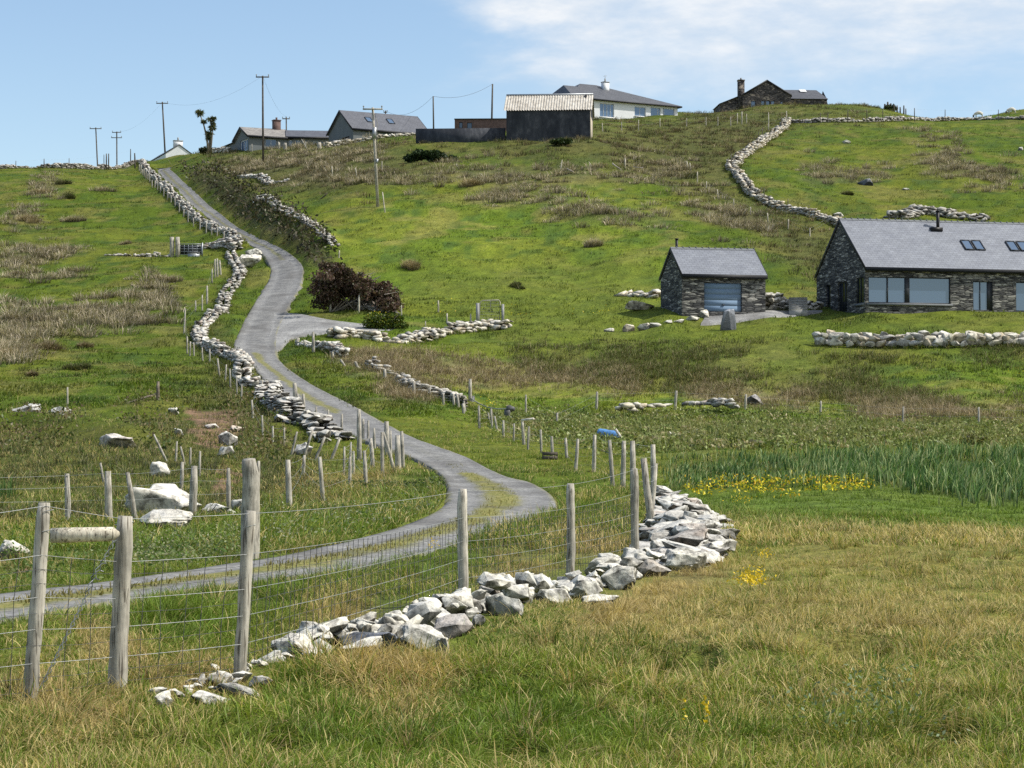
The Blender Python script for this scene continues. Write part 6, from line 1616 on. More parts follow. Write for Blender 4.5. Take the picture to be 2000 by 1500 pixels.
def big_tufts():
    """larger drooping tufts standing out of the near sward"""
    rng = np.random.RandomState(17); n = 520; per = 70
    yv = 1 / rng.uniform(1 / 36, 1 / 10, n); xc = rng.uniform(-.26, .262, n) * yv
    u, v = proj(xc, yv, zbase(xc, yv)); ok = clear(xc, yv, .05) & (look(STONEZ, u, v) < .05) & (rng.rand(n) < .35 + .9 * zone('straw', u, v) + .8 * zone('dry', u, v)); xc, yv = xc[ok], yv[ok]; n = len(xc)
    R_ = rng.uniform(.08, .24, n); th = rng.uniform(0, 2 * math.pi, (n, per)); rr = np.sqrt(rng.rand(n, per))
    x = (xc[:, None] + rr * R_[:, None] * np.cos(th)).ravel(); y = (yv[:, None] + rr * R_[:, None] * np.sin(th)).ravel()
    sw = rng.normal(size=(n, 1, 2)) * .35 + [.25, -.1]
    lean = (np.stack([np.cos(th), np.sin(th)], -1) * (rr * .9)[..., None] + sw + rng.normal(size=(n, per, 2)) * .2).reshape(-1, 2)
    c, s, _, _ = pick_color(x, y, rng); st = np.repeat(rng.rand(n) < .55, per) & (rng.rand(len(x)) < .55)
    c = np.where(st[:, None], mixa(ST1[None] * np.ones((len(x), 1)), BR[None], rng.rand(len(x)) * .7), c) * np.repeat(rng.uniform(.7, 1.2, n), per)[:, None]
    h = np.repeat(rng.uniform(.14, .30, n), per) * rng.uniform(.6, 1.15, len(x))
    return arcs(np.stack([x, y, zg(x, y) - .02], 1), h, rng.uniform(.004, .008, len(x)), lean, c, rng, .30, 1.35)
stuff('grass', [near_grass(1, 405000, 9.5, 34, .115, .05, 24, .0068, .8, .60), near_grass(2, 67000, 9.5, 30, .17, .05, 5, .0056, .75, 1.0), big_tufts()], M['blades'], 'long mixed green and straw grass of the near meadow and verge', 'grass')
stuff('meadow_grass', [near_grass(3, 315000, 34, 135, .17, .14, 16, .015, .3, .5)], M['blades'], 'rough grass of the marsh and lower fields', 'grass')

def wall_grass():
    rng = np.random.RandomState(23); out = []
    for P, th, h in WALLS:
        D = np.concatenate([[0], np.cumsum(np.linalg.norm(np.diff(P, axis=0), axis=1))]); nc = int(D[-1] * 9); per = 12
        s = rng.uniform(0, D[-1], nc); x = np.interp(s, D, P[:, 0]); y = np.interp(s, D, P[:, 1])
        i = np.clip(np.searchsorted(D, s), 1, len(D) - 1); t = P[i] - P[i - 1]; t = t / (np.linalg.norm(t, axis=1)[:, None] + 1e-9)
        o = rng.choice([-1, 1], nc) * (th * .5 + np.abs(rng.normal(size=nc)) * .28 + .02); x = x - t[:, 1] * o; y = y + t[:, 0] * o
        ok = (rng.rand(nc) < sstep(.3, .6, fbm(s / 1.7, s * 0, 29, 3))) & clear(x, y, .5); x, y = x[ok], y[ok]
        x = np.repeat(x, per) + rng.normal(size=len(x) * per) * .12; y = np.repeat(y, per) + rng.normal(size=len(y) * per) * .12; k = len(x)
        if not k: continue
        c = mixa(mixa(G3[None] * 1.2 * np.ones((k, 1)), G1[None], rng.rand(k)), ST2[None], rng.rand(k) ** 2 * .8) * rng.uniform(.6, 1.2, (k, 1))
        out.append(blades(np.stack([x, y, zg(x, y) - .03], 1), rng.uniform(.15, .42, k) * min(1, h / .5), np.full(k, .012 + .00009 * y.mean()), rng.normal(size=(k, 2)) * .45, c, rng, .5, 1.2))
    return out
stuff('wall_grass', wall_grass(), M['blades'], 'rank grass growing along the feet of the stone walls', 'grass')
# grass on the crown of the lane
def crown_grass():
    rng = np.random.RandomState(8); n = 60000
    y = np.exp(rng.uniform(math.log(17), math.log(70), n)); x = rng.uniform(-.3, .1, n) * y
    m = as_look(MED_M, x, y); ok = rng.rand(n) < sstep(.2, .9, m) * sstep(.32, .6, fbm(x / .7, y / .9, 33, 3)) * 1.2
    x, y = x[ok], y[ok]; k = len(x)
    c = mixa(np.array((.22, .22, .055))[None] * np.ones((k, 1)), np.array((.33, .27, .11))[None], rng.rand(k)) * rng.uniform(.7, 1.2, (k, 1))
    return blades(np.stack([x, y, zroad(x, y) + .02], 1), rng.uniform(.04, .12, k), np.full(k, .016), rng.normal(size=(k, 2)) * .5, c, rng)
stuff('lane_grass', [crown_grass()], M['blades'], 'short yellowish grass on the crown of the lane', 'grass')

def hill_grass():
    rng = np.random.RandomState(4); n = 360000
    y = np.exp(rng.uniform(math.log(95), math.log(335), n)); x = rng.uniform(-.285, .285, n) * y
    ok = clear(x, y); x, y = x[ok], y[ok]; n = len(x)
    z = zg(x, y)
    c = ground_color(x, y, z) * rng.uniform(.75, 1.75, (n, 1))
    cl = fbm(x / 1.2, y / 1.8, 95, 3)
    h = (.05 + .18 * sstep(.45, .7, cl)) * rng.uniform(.6, 1.3, n)
    return blades(np.stack([x, y, z - .02], 1), h, rng.uniform(.025, .06, n), rng.normal(size=(n, 2)) * .5 + [.2, 0], c, rng, .75, 1.15)
stuff('hill_grass', [hill_grass()], M['blades'], 'short grazed grass over the hill fields', 'grass')

# ------------------------------------------------------------------ rushes
def clump_blades(rng, cx, cy, cz, R_, H_, n, kind):
    """one arching clump per centre -> blades"""
    N = len(cx); rr = np.sqrt(rng.rand(N, n)) * R_[:, None]; th = rng.uniform(0, 2 * math.pi, (N, n))
    x = cx[:, None] + rr * np.cos(th); y = cy[:, None] + rr * np.sin(th)
    lean = np.stack([np.cos(th), np.sin(th)], -1) * (rr / R_[:, None] * 1.05)[..., None] + rng.normal(size=(N, n, 2)) * .15
    lean[..., 0] += .15
    h = H_[:, None] * rng.uniform(.72, 1.02, (N, n)) * (1 - .40 * (rr / R_[:, None]) ** 2)
    pal = {'grey': [(.48, .41, .30), (.36, .30, .20), (.19, .18, .08), (.58, .49, .37)], 'straw': [(.46, .37, .24), (.36, .29, .17), (.25, .19, .11)], 'green': [(.10, .13, .04), (.16, .16, .07), (.08, .10, .03), (.22, .19, .11)],
           'dark': [(.14, .165, .045), (.19, .185, .07), (.11, .14, .035), (.28, .23, .12)], 'brown': [(.27, .20, .12), (.20, .155, .085), (.35, .28, .18), (.13, .12, .05)]}[kind]
    pal = np.array(pal); c = pal[rng.randint(0, len(pal), (N, n))] * rng.uniform(.75, 1.25, (N, n, 1)) * rng.uniform(.6, 1.4, (N, 1, 1))
    z = np.repeat(cz[:, None], n, 1) - .05
    return np.stack([x, y, z], -1).reshape(-1, 3), h.ravel(), lean.reshape(-1, 2), c.reshape(-1, 3)
def scatter_zone(rng, Mz, n, y0, y1, thr=.35, nz=(4, 6), cov=.5):
    y = np.exp(rng.uniform(math.log(y0), math.log(y1), n)); x = rng.uniform(-.262, .262, n) * y
    u, v = proj(x, y, zbase(x, y))
    pr = look(Mz, u, v) * sstep(cov - .18, cov + .12, fbm(x / nz[0], y / nz[1], 55, 3))
    ok = (rng.rand(n) < pr) & clear(x, y)
    return x[ok], y[ok]
def rush_stuff(seed, zn, n, y0, y1, H, R_, per, kind, wid, cov=.45, nz=(4, 6)):
    rng = np.random.RandomState(seed); x, y = scatter_zone(rng, Z[zn], n, y0, y1, cov=cov, nz=nz); k = len(x)
    P, h, l, c = clump_blades(rng, x, y, zg(x, y), rng.uniform(.5, 1.6, k) * R_, rng.uniform(.5, 1.35, k) * H, per, kind)
    return blades(P, h, np.full(len(P), wid) * rng.uniform(.7, 1.3, len(P)), l, c, rng, .24, 1.12)  # dark feet, lighter tips: shade inside each clump painted along the blades
stuff('rushes', [rush_stuff(11, 'rush', 24000, 95, 330, .85, .75, 70, 'grey', .036, .42), rush_stuff(12, 'olive', 14000, 95, 340, .65, .6, 34, 'brown', .036, .45), rush_stuff(13, 'olive', 12000, 95, 340, .6, .6, 30, 'green', .036, .42),
                 rush_stuff(14, 'darkrush', 30000, 110, 142, .55, .28, 14, 'dark', .022, .38), rush_stuff(15, 'pink', 40000, 105, 140, .6, .22, 14, 'straw', .018, .38), rush_stuff(16, 'rough', 9000, 45, 125, .45, .2, 14, 'green', .014, .45)],
      M['rush'], 'grey brown rush beds spread over the hill', 'rushes')
def turf_clumps():
    """low tussocks everywhere on the grazed hill so the turf is lumpy"""
    rng = np.random.RandomState(19); n = 20000
    y = np.exp(rng.uniform(math.log(95), math.log(320), n)); x = rng.uniform(-.262, .262, n) * y
    ok = clear(x, y) & (rng.rand(n) < sstep(.42, .7, fbm(x / 7, y / 9, 57, 3))); x, y = x[ok], y[ok]; k = len(x)
    P, h, l, c = clump_blades(rng, x, y, zg(x, y), rng.uniform(.2, .6, k), rng.uniform(.12, .38, k), 14, 'green')
    g = np.repeat(ground_color(x, y, zg(x, y)), 14, 0) * rng.uniform(.7, 1.5, (len(P), 1))
    return blades(P, h, np.full(len(P), .035), l, mixa(c, g, np.full(len(P), .6)), rng, .22, 1.25)  # tussock shading painted in as dark blade roots
stuff('turf_tussocks', [turf_clumps()], M['rush'], 'low uneven tussocks in the grazed turf', 'grass')

# single rush tussocks one can point to
TUS = [(86, 377, 46, 'straw', 'large pale tussock on the upper left field, two heaps together', 1.0), (122, 362, 22, 'green', 'small green tussock just right of the large pale pair'), (195, 372, 40, 'grey', 'grey tussock midway along the upper left field'),
       (133, 386, 26, 'green', 'dull green tussock below the upper left field pair'), (56, 433, 46, 'straw', 'wide straw tussock near the left edge of the upper field'), (142, 430, 30, 'grey', 'grey tussock alone in the middle of the upper left field'),
       (248, 474, 20, 'grey', 'small grey tussock left of the field gate'), (337, 553, 34, 'grey', 'grey tussock below the small metal gate'), (92, 684, 56, 'brown', 'big brown tussock in the lower left field'), (161, 671, 30, 'brown', 'neat brown tussock right of the big one'),
       (10, 700, 46, 'straw', 'pinkish straw tussock cut by the left edge'), (155, 722, 36, 'green', 'faint green tussock low in the left field'), (66, 734, 22, 'brown', 'little dark tussock near the lower left edge'), (104, 488, 28, 'grey', 'pale tussock standing above the left rush bed'),
       (1158, 486, 36, 'grey', 'single grey tussock below the hill rush beds'), (920, 360, 36, 'straw', 'round pale tussock at the lower edge of the hill rushes'), (800, 520, 40, 'straw', 'flat straw tussock right above the dark bush'), (1655, 383, 20, 'green', 'small green tussock left of the dark slab boulder'), (1012, 566, 22, 'green', 'tiny green tussock in the middle lawn')]
for i, t in enumerate(TUS):
    u, v, w_, kind, lb = t[:5]; rng = np.random.RandomState(300 + i); x, y = hit(u, v); m = y / FPX; k = 5
    R0 = w_ * m * .5
    cx = x + rng.normal(size=k) * R0 * .45; cy = y + rng.normal(size=k) * R0 * .5
    P, h, l, c = clump_blades(rng, cx, cy, zg(cx, cy), rng.uniform(.5, .75, k) * R0, rng.uniform(.75, 1.05, k) * min(1.15, R0 * 1.35), 150, kind)
    V, Q, T_, C = blades(P, h, np.full(len(P), .026), l, c, rng, .3, 1.15)  # dark base and bright top of the tussock put into the blade colour
    ob = link('rush_tussock', V, [Q, T_], np.clip(C, 0, 1), M['rush'], None, False, (x, y, float(zg(x, y)))); tag(ob, lb, 'tussock', 'single rush tussocks')

# ------------------------------------------------------------------ iris bed and flowers
def iris():
    rng = np.random.RandomState(31); x, y = [], []
    yy = np.exp(rng.uniform(math.log(40), math.log(74), 26000)); xx = rng.uniform(.06, .262, 26000) * yy
    u, v = proj(xx, yy, zbase(xx, yy)); ok = (rng.rand(26000) < look(Z['iris'], u + (fbm(xx, yy, 99, 2) - .5) * 60, v + (fbm(xx / .8, yy / .8, 98, 2) - .5) * 34) * sstep(.25, .5, fbm(xx / 1.5, yy / 1.5, 35, 3)))
    x, y = xx[ok], yy[ok]; k = len(x)
    big = .55 + .45 * sstep(1350, 1850, u[ok])
    pal = np.array([(.085, .165, .045), (.13, .225, .055), (.055, .12, .035), (.27, .36, .15), (.38, .42, .19)]); c = pal[rng.randint(0, 5, k)] * rng.uniform(.8, 1.2, (k, 1))
    return blades(np.stack([x, y, zg(x, y) - .03], 1), rng.uniform(.30, .66, k) * big, rng.uniform(.028, .055, k), rng.normal(size=(k, 2)) * .24 + [.10, 0], c, rng, .4, 1.25)
def iris_left():
    rng = np.random.RandomState(32); k = 110; u = rng.uniform(-40, 34, k); P = np.array([gp(a, b) for a, b in zip(u, rng.uniform(958, 975, k))])
    c = np.array((.09, .16, .04))[None] * rng.uniform(.7, 1.3, (k, 1))
    return blades(P, rng.uniform(.2, .6, k), np.full(k, .025), rng.normal(size=(k, 2)) * .15, c, rng, .6, 1.15)
stuff('iris_leaves', [iris(), iris_left()], M['leaf'], 'dense blue-green sword leaves of a wild iris bed', 'iris')
def quads(P, size, rng, col, flat=.0):
    """small leaf faces at random angles (rhombus quads)"""
    N = len(P); n1 = rng.normal(size=(N, 3)); n1[:, 2] *= (1 - flat); n1 /= np.linalg.norm(n1, axis=1)[:, None]
    n2 = np.cross(n1, rng.normal(size=(N, 3))); n2 /= np.linalg.norm(n2, axis=1)[:, None]
    s = np.broadcast_to(size, (N,))[:, None]
    V = np.stack([P - n1 * s * .55, P + n2 * s * .28, P + n1 * s * .55, P - n2 * s * .28], 1).reshape(-1, 3)
    Q = np.arange(N)[:, None] * 4 + np.arange(4)
    return V, Q, np.zeros((0, 3), int), np.repeat(col, 4, 0)
def flowers():
    rng = np.random.RandomState(33); out = []
    for zn, n, y0, y1, sz, hgt in (('yellow', 60000, 48, 66, .085, .22), ('yfl', 60000, 95, 160, .11, .25)):
        y = np.exp(rng.uniform(math.log(y0), math.log(y1), n)); x = rng.uniform(-.262, .262, n) * y
        u, v = proj(x, y, zbase(x, y)); ok = rng.rand(n) < look(Z[zn], u, v) * sstep(.4, .62, fbm(x / .6, y / .8, 37, 3)) * .72
        x, y = x[ok], y[ok]; k = len(x)
        pal = np.array([(.72, .58, .03), (.80, .68, .06), (.66, .42, .03), (.30, .38, .04), (.22, .32, .04)]); c = pal[rng.randint(0, 4, k)] * rng.uniform(.8, 1.1, (k, 1))
        out.append(quads(np.stack([x, y, zg(x, y) + rng.uniform(.3, 1, k) * hgt], 1), sz, rng, c))
    for (u0, v0, ru, rv, n, sz) in ((1468, 1146, 24, 10, 260, .035), (1492, 1108, 14, 5, 60, .03), (1380, 1437, 5, 4, 14, .03), (1376, 1416, 4, 2, 8, .025), (1338, 1428, 3, 2, 8, .025), (1450, 995, 20, 6, 50, .04), (845, 1085, 12, 14, 50, .03), (765, 1010, 5, 8, 20, .035), (175, 876, 3, 3, 6, .05)):
        P = np.array([gp(u0 + ru * rng.normal() * .6, v0 + rv * rng.normal() * .6) for _ in range(n)]); P[:, 2] += rng.uniform(.12, .24, n)
        out.append(quads(P, sz, rng, np.array((.78, .55, .03))[None] * rng.uniform(.8, 1.1, (n, 1))))
    return out
stuff('marsh_flowers', flowers(), M['leaf'], 'bright yellow and orange marsh flowers', 'flowers')
def verge_leaves():
    """broad pale leaves and clover speckling the near verges"""
    rng = np.random.RandomState(34); out = []
    for poly, n, sz, cols in (([(560, 965), (870, 930), (880, 990), (760, 1040), (480, 1075), (420, 1030)], 4200, .055, [(.20, .23, .12), (.30, .31, .20), (.10, .17, .04)]), ([(260, 1050), (480, 1030), (480, 1085), (265, 1125)], 2600, .05, [(.20, .24, .10), (.28, .28, .16), (.10, .17, .04)]),
                             ([(1500, 1380), (1760, 1340), (1900, 1430), (1600, 1450)], 350, .03, [(.20, .25, .14), (.14, .20, .09)]), ([(0, 1040), (250, 1000), (260, 1120), (0, 1150)], 1500, .05, [(.18, .22, .08), (.10, .16, .04)])):
        mk = mask(poly, soft=2); k = 0; P = []
        pu = np.array(poly); 
        while len(P) < n:
            u, v = rng.uniform(pu[:, 0].min(), pu[:, 0].max()), rng.uniform(pu[:, 1].min(), pu[:, 1].max())
            if look(mk, np.array([u]), np.array([v]))[0] > rng.rand():
                # flat-ground inverse is enough here
                a, e = ray(u, v); y = min(60, -CZ / min(float(e), -.02)); P.append((float(a) * y, y))
        P = np.array(P); ok = clear(P[:, 0], P[:, 1]); P = P[ok]; z = zg(P[:, 0], P[:, 1]) + rng.uniform(.05, .26, len(P))
        pal = np.array(cols); out.append(quads(np.stack([P[:, 0], P[:, 1], z], 1), sz * rng.uniform(.6, 1.3, len(P)), rng, pal[rng.randint(0, len(pal), len(P))], .3))
    return out
stuff('verge_plants', verge_leaves(), M['leaf'], 'pale leaved clover and weeds in the verges', 'plants')

# ------------------------------------------------------------------ brambles and rough bank
def scrub(zn, n, y0, y1, size, hgt, pal, seed, cov=.4, a0=-.262):
    rng = np.random.RandomState(seed)
    y = np.exp(rng.uniform(math.log(y0), math.log(y1), n)); x = rng.uniform(a0, .262, n) * y
    u, v = proj(x, y, zbase(x, y)); f = fbm(x / .9, y / .9, 39, 3)
    ok = (rng.rand(n) < look(Z[zn], u, v) * 1.2) & clear(x, y, .1); x, y, f = x[ok], y[ok], f[ok]; k = len(x)
    zz = zg(x, y) + (rng.rand(k) ** .6) * hgt * sstep(.25, .75, f)
    pal = np.array(pal); pi = np.clip((fbm(x / .8 + 5, y / .8, 40, 2) * 1.6 - .3) * len(pal) + rng.normal(size=k) * .8, 0, len(pal) - 1).astype(int)
    return quads(np.stack([x, y, zz], 1), size * rng.uniform(.6, 1.5, k), rng, pal[pi] * rng.uniform(.7, 1.25, (k, 1)))
def stems(zn, n, y0, y1, hgt, seed, col, wid=.016):
    rng = np.random.RandomState(seed); x, y = scatter_zone(rng, Z[zn], n, y0, y1, cov=.4, nz=(2, 2)); k = len(x)
    c = np.array(col)[None] * rng.uniform(.6, 1.3, (k, 1))
    return blades(np.stack([x, y, zg(x, y)], 1), rng.uniform(.5, 1.2, k) * hgt, np.full(k, wid), rng.normal(size=(k, 2)) * .7, c, rng, .9, 1)
stuff('brambles', [scrub('bramble', 190000, 76, 122, .13, .34, [(.13, .175, .045), (.20, .25, .07), (.27, .32, .10), (.10, .12, .04), (.34, .35, .14), (.36, .31, .17)], 41), stems('bramble', 26000, 76, 122, .7, 42, (.26, .27, .10), .018)], M['leaf'], 'dark green bramble and fern scrub along the low bank', 'brambles')
stuff('bank_scrub', [scrub('bankl', 60000, 60, 118, .12, .6, [(.05, .075, .018), (.085, .115, .028), (.13, .14, .045), (.17, .13, .07), (.22, .18, .10)], 45), stems('bankl', 9000, 60, 118, .6, 46, (.28, .23, .12), .016)], M['leaf'], 'rough scrub and dead grass on the eroded left bank', 'scrub')
stuff('heather', [scrub('bankr', 200000, 150, 315, .30, 1.5, [(.030, .028, .016), (.055, .045, .028), (.06, .07, .025), (.10, .085, .055), (.14, .12, .085), (.045, .06, .02)], 43), stems('bankr', 9000, 150, 315, 1.3, 44, (.28, .24, .18), .03)], M['leaf'], 'dark rough heather and dead stems on the bank of the upper lane', 'heather')

# ------------------------------------------------------------------ bushes and the wind-bent tree
def dark_bush():
    rng = np.random.RandomState(51); x0, y0 = hit(655, 606); g = float(zg(x0, y0)); m = y0 / FPX
    c0 = np.array((x0, y0 + .6, g))
    R = empty('wind_shaped_bush', (x0, y0, g), 'dark reddish brown wind-shaped bush beside the lane junction', 'bush')
    P = []; C = []
    lobes = []
    for i in range(74):
        t = rng.rand(); X = (-1.1 + 5.0 * t) ; top = (3.45 - 1.7 * t ** 1.6) * (.8 + .25 * rng.rand()) * (sstep(-.02, .10, t) * .35 + .65)
        lobes.append((X, rng.normal() * .9, (rng.rand() ** .6 * .9 + .1) * top, rng.uniform(.4, .8)))
    for X, Y, Zh, r in lobes:
        k = 210; d = rng.normal(size=(k, 3)); d /= np.linalg.norm(d, axis=1)[:, None]; rr = r * rng.rand(k) ** .4
        p = c0 + np.array([X, Y, Zh - r * .4]) + d * rr[:, None] * (1.25, 1, .75); P.append(p)
        b = rng.rand(); C.append(np.array([(.065, .040, .032), (.11, .068, .052), (.16, .105, .08), (.08, .075, .04)])[rng.randint(0, 4, k)] * rng.uniform(.6, 1.3, (k, 1)) * (.7 + .6 * b))
    P = np.concatenate(P); C = np.concatenate(C); P[:, 2] = np.maximum(P[:, 2], g + .02)
    V, Q, T_, Cc = quads(P, .20 * rng.uniform(.6, 1.4, len(P)), rng, C); mb = MB(); mb.add(V, [Q], Cc); wpart('crown', mb, M['leaf'], R)
    mb = MB()
    for i in range(26):
        X = rng.uniform(-.4, 3.0); p = c0 + np.array([rng.uniform(-.3, 1.5), rng.normal() * .4, 0]); e = c0 + np.array([X, rng.normal() * .7, rng.uniform(1.2, 2.6) * (1 - X / 7)])
        mb.tube([p, (p + e) / 2 + rng.normal(size=3) * .2, e], [.07, .05, .02], 5)
    wpart('limbs', mb, M['bark'], R)
    mb = MB()
    for i in range(170):
        t = rng.rand(); X = 1.6 + 2.2 * t; b = c0 + np.array([X, rng.normal() * .8, rng.uniform(.3, 2.3) * (1.1 - .75 * t)]); d = np.array([rng.uniform(.3, 1.1), rng.normal() * .4, rng.normal() * .35 + .1]) * rng.uniform(.5, 1.15)
        mb.tube([b, b + d * .5 + rng.normal(size=3) * .06, b + d], [.022, .016, .008], 4, cap=False)
    wpart('bare_twigs', mb, M['twig'], R)
dark_bush()
def leaf_bush(name, u, v, wpx, hpx, label, pal, n, size, seed, spiky=False):
    rng = np.random.RandomState(seed); x, y = hit(u, v); g = float(zg(x, y)); m = y / FPX; w_, h_ = wpx * m, hpx * m
    R = empty(name, (x, y, g), label, 'bush'); P, C = [], []; pal = np.array(pal)
    for i in range(16):
        cx = rng.uniform(-.42, .42) * w_; r = h_ * rng.uniform(.3, .5); cz = rng.uniform(.25, .75) * h_ * (1 - (2 * cx / w_) ** 2 * .55); cy = rng.normal() * w_ * .12
        k = n // 16; d = rng.normal(size=(k, 3)); d /= np.linalg.norm(d, axis=1)[:, None]
        P.append(np.array([x + cx, y + cy, g + cz]) + d * (r * rng.rand(k) ** .4)[:, None] * (1.3, 1, .8)); C.append(pal[rng.randint(0, len(pal), k)] * rng.uniform(.6, 1.3, (k, 1)))
    P = np.concatenate(P); P[:, 2] = np.maximum(P[:, 2], g); V, Q, T_, Cc = quads(P, size * rng.uniform(.6, 1.4, len(P)), rng, np.concatenate(C)); mb = MB(); mb.add(V, [Q], Cc); wpart('crown', mb, M['leaf'], R)
    mb = MB()
    for i in range(10):
        e = np.array([x + rng.uniform(-.35, .35) * w_, y + rng.normal() * w_ * .1, g + rng.uniform(.5, .95) * h_]); b = np.array([x + rng.uniform(-.12, .12) * w_, y, g - .05]); mb.tube([b, (b + e) / 2 + rng.normal(size=3) * .05, e], [.035, .025, .01], 5)
    wpart('stems', mb, M['bark'], R)
leaf_bush('gorse_bush', 752, 642, 86, 36, 'bright green bush below the short low stone wall', [(.06, .10, .015), (.10, .15, .02), (.03, .05, .012), (.19, .20, .02)], 5200, .15, 61)
leaf_bush('dark_bush', 842, 316, 104, 24, 'dark green patch of bush under the yard wall', [(.022, .04, .014), (.04, .07, .02), (.015, .028, .01)], 4200, .30, 62)
leaf_bush('dark_bush', 1095, 288, 40, 14, 'small dark bush below the farm shed', [(.03, .05, .016), (.05, .075, .02)], 1300, .26, 63)
leaf_bush('dark_bush', 1740, 214, 26, 12, 'dark shrub behind the bunch of skyline stakes', [(.03, .045, .018), (.05, .06, .02)], 900, .3, 64)
leaf_bush('roadside_shrub', 405, 300, 34, 14, 'low dark shrub at the foot of the wind-bent tree', [(.035, .04, .02), (.06, .07, .03)], 900, .28, 65)
leaf_bush('fern_clump', 1905, 868, 50, 24, 'yellowish fern clump at the right end of the bramble bank', [(.13, .14, .035), (.20, .19, .06), (.07, .08, .02)], 2200, .12, 66)

def bent_tree():
    rng = np.random.RandomState(71); D = 292.0; b = at_depth(408, 300, D); b[2] = float(zg(b[0], b[1])) - .2
    R = empty('wind_bent_tree', b, 'thin wind-bent tree with tufted crowns left of the grey bungalow', 'tree')
    mb = MB()
    for pts in ([(408, 290), (404, 268), (398, 244), (391, 224)], [(409, 290), (410, 272), (411, 256), (413, 238)], [(410, 288), (414, 268), (416, 252)], [(409, 288), (405, 276)]):
        P = [at_depth(u, v, D + rng.normal() * .1) for u, v in pts]; P[0][2] = b[2]; mb.tube(P, np.linspace(.17, .06, len(P)), 7)
    wpart('trunk', mb, M['bark'], R)
    for (u, v, r) in ((391, 222, .66), (387, 219, .4), (413, 234, .62), (398, 238, .42), (415, 250, .58), (409, 262, .62), (416, 243, .4), (407, 270, .45), (418, 231, .35)):
        c = at_depth(u, v, D); k = 120; r *= 1.15; d = rng.normal(size=(k, 3)); d /= np.linalg.norm(d, axis=1)[:, None]; d[:, 2] = d[:, 2] * .8 + .15
        L = r * rng.uniform(.6, 1.25, k); sdv = np.cross(d, rng.normal(size=(k, 3))); sdv /= np.linalg.norm(sdv, axis=1)[:, None]; sdv *= .05
        V = np.stack([c + d * .1 - sdv, c + d * .1 + sdv, c + d * L[:, None] * .6 + sdv * 1.2, c + d * L[:, None] + [0, 0, -.12], c + d * L[:, None] * .6 - sdv * 1.2], 1).reshape(-1, 3)
        mb = MB(); mb.add(V, [np.arange(k)[:, None] * 5 + np.arange(5)], np.repeat(np.array([(.08, .10, .045), (.12, .14, .065), (.17, .16, .09)])[rng.randint(0, 3, k)], 5, 0)); wpart('crown', mb, M['leaf'], R)
bent_tree()

# ------------------------------------------------------------------ small things
def sheep(u, v, label, face):
    x, y = hit(u, v); y = min(y, 345.0); b = at_depth(u, v, y); g = float(zg(b[0], b[1])); b[2] = g
    R = empty('sheep', b, label, 'sheep', 'grazing sheep')
    f = face; rng = np.random.RandomState(int(u))
    # body: one skinned surface over a posed skeleton (trunk, neck, head lowered to the grass, four jointed legs)
    me = bpy.data.meshes.new('body')
    vs = [(-.42, 0, .62), (-.15, 0, .66), (.15, 0, .66), (.40, 0, .64), (.56, 0, .52), (.68, 0, .30), (.78, 0, .16)]
    rad = [.20, .27, .28, .23, .13, .11, .06]
    ed = [(i, i + 1) for i in range(6)]
    for (ax, sy, k) in ((0, -1, 0), (0, 1, 0), (3, -1, 1), (3, 1, 1)):
        bx = vs[ax][0]; n = len(vs)
        if k == 0: pts = [(bx + .04, sy * .12, .42), (bx - .07, sy * .13, .22), (bx - .03, sy * .13, .02)]
        else: pts = [(bx - .02, sy * .11, .40), (bx + .01, sy * .12, .20), (bx, sy * .12, .02)]
        vs += pts; rad += [.09, .05, .04]; ed += [(ax, n), (n, n + 1), (n + 1, n + 2)]
    n = len(vs); vs += [(-.60, 0, .55), (.62, -.13, .40), (.62, .13, .40)]; rad += [.05, .03, .03]; ed += [(0, n), (5, n + 1), (5, n + 2)]
    me.from_pydata([(p[0] * f, p[1], p[2]) for p in vs], ed, [])
    o = bpy.data.objects.new('body', me); COL.objects.link(o); o.parent = R; me.materials.append(M['wool'])
    md = o.modifiers.new('skin', 'SKIN'); sv = me.skin_vertices[0].data
    for i, r in enumerate(rad): sv[i].radius = (r, r)
    sv[0].use_root = True
    sb = o.modifiers.new('sub', 'SUBSURF'); sb.levels = 1; sb.render_levels = 2
    V, F, nv = rocks_round(rng, [(f * .755, 0, .20)], [(.2, .15, .30)], 0.0, .0, 2, 2, .8, .95, .0)
    mb = MB(); mb.add(V, [F]); part('face', mb, M['sheepface'], R, True)
sheep(1912, 220, 'white sheep grazing on the skyline at the far right', -1)
sheep(1976, 223, 'second white sheep grazing at the right edge of the skyline', -1)

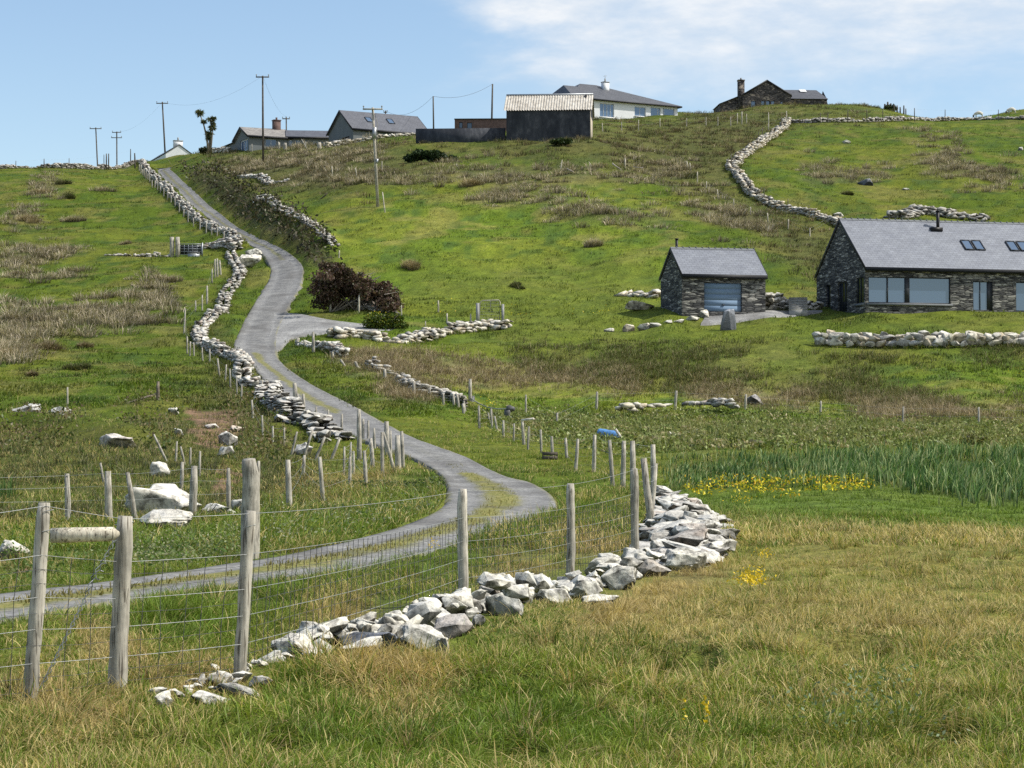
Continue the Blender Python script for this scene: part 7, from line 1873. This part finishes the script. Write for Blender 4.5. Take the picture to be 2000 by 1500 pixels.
def barrel():
    y = hit(1190, 860)[1]; c = at_depth(1188, 849, y); m = y / FPX
    R = empty('plastic_barrel', (c[0], c[1], c[2] - .18), 'blue plastic barrel lying half hidden in the brambles', 'barrel')
    mb = MB(); d = np.array([.93, -.30, -.16]); d /= np.linalg.norm(d); r = 9.5 * m; L = 42 * m
    t = np.linspace(-.5, .5, 11); P = c[None] + d[None] * (t * L)[:, None]; rr = r * np.array([.9, 1, 1, 1.05, 1, 1, 1, 1.05, 1, 1, .9]); mb.tube(P, rr, 18)
    wpart('drum', mb, M['blue'], R, True)
    mb = MB(); e = c + d * L * .5; mb.tube([e, e + d * .03], [r * .3, r * .3], 10); wpart('lid', mb, M['render_white'], R)
barrel()
def plank(name, pts, r, mat, label, cat, col=(1, 1, 1)):
    P = [at_depth(u, v, y) for u, v, y in pts]; mb = MB(); mb.tube(P, r, 6, col); o = mb.build(name, M[mat], loc=P[0]); tag(o, label, cat)
yb = hit(1210, 862)[1]
plank('timber_post', [(1202, 838, yb), (1216, 860, yb)], .06, 'wood', 'pale post fallen against the blue barrel', 'post', (1.5, 1.5, 1.5))
yb = hit(1022, 874)[1]
plank('timber_bar', [(1019, 821, yb), (1042, 818, yb - .4)], .05, 'wood', 'short white bar fixed across a fence post top', 'bar', (1.6, 1.6, 1.6))
yb = hit(1075, 900)[1]; c = at_depth(1074, 893, yb)
R = empty('wooden_crate', (c[0], c[1], c[2] - .15), 'dark weathered crate low in the grass at the fence', 'crate'); mb = MB()
for i in range(3): mb.box(c[0] - .25, c[0] + .25, c[1] - .2, c[1] - .17, c[2] - .2 + i * .13, c[2] - .09 + i * .13)
mb.box(c[0] - .25, c[0] - .21, c[1] - .165, c[1] + .2, c[2] - .2, c[2] + .18); mb.box(c[0] + .21, c[0] + .25, c[1] - .165, c[1] + .2, c[2] - .2, c[2] + .18); wpart('slats', mb, M['wood_dark'], R)
for i, (a, b, lb) in enumerate([((1388, 205 + 122), (1412, 328), ''), ]): pass
for (u0, v0, u1, v1, lb) in ((1196, 320, 1213, 331, 'pale fallen pole slanting in the upper rushes'), (1236, 326, 1256, 328, 'pale plank lying flat in the upper rushes'), (1107, 329, 1122, 337, 'short bleached branch low in the upper rushes')):
    yb = hit((u0 + u1) / 2, max(v0, v1) + 3)[1]; plank('fallen_pole', [(u0, v0, yb), (u1, v1, yb - .5)], .055, 'twig', lb, 'pole', (1.6, 1.6, 1.5))
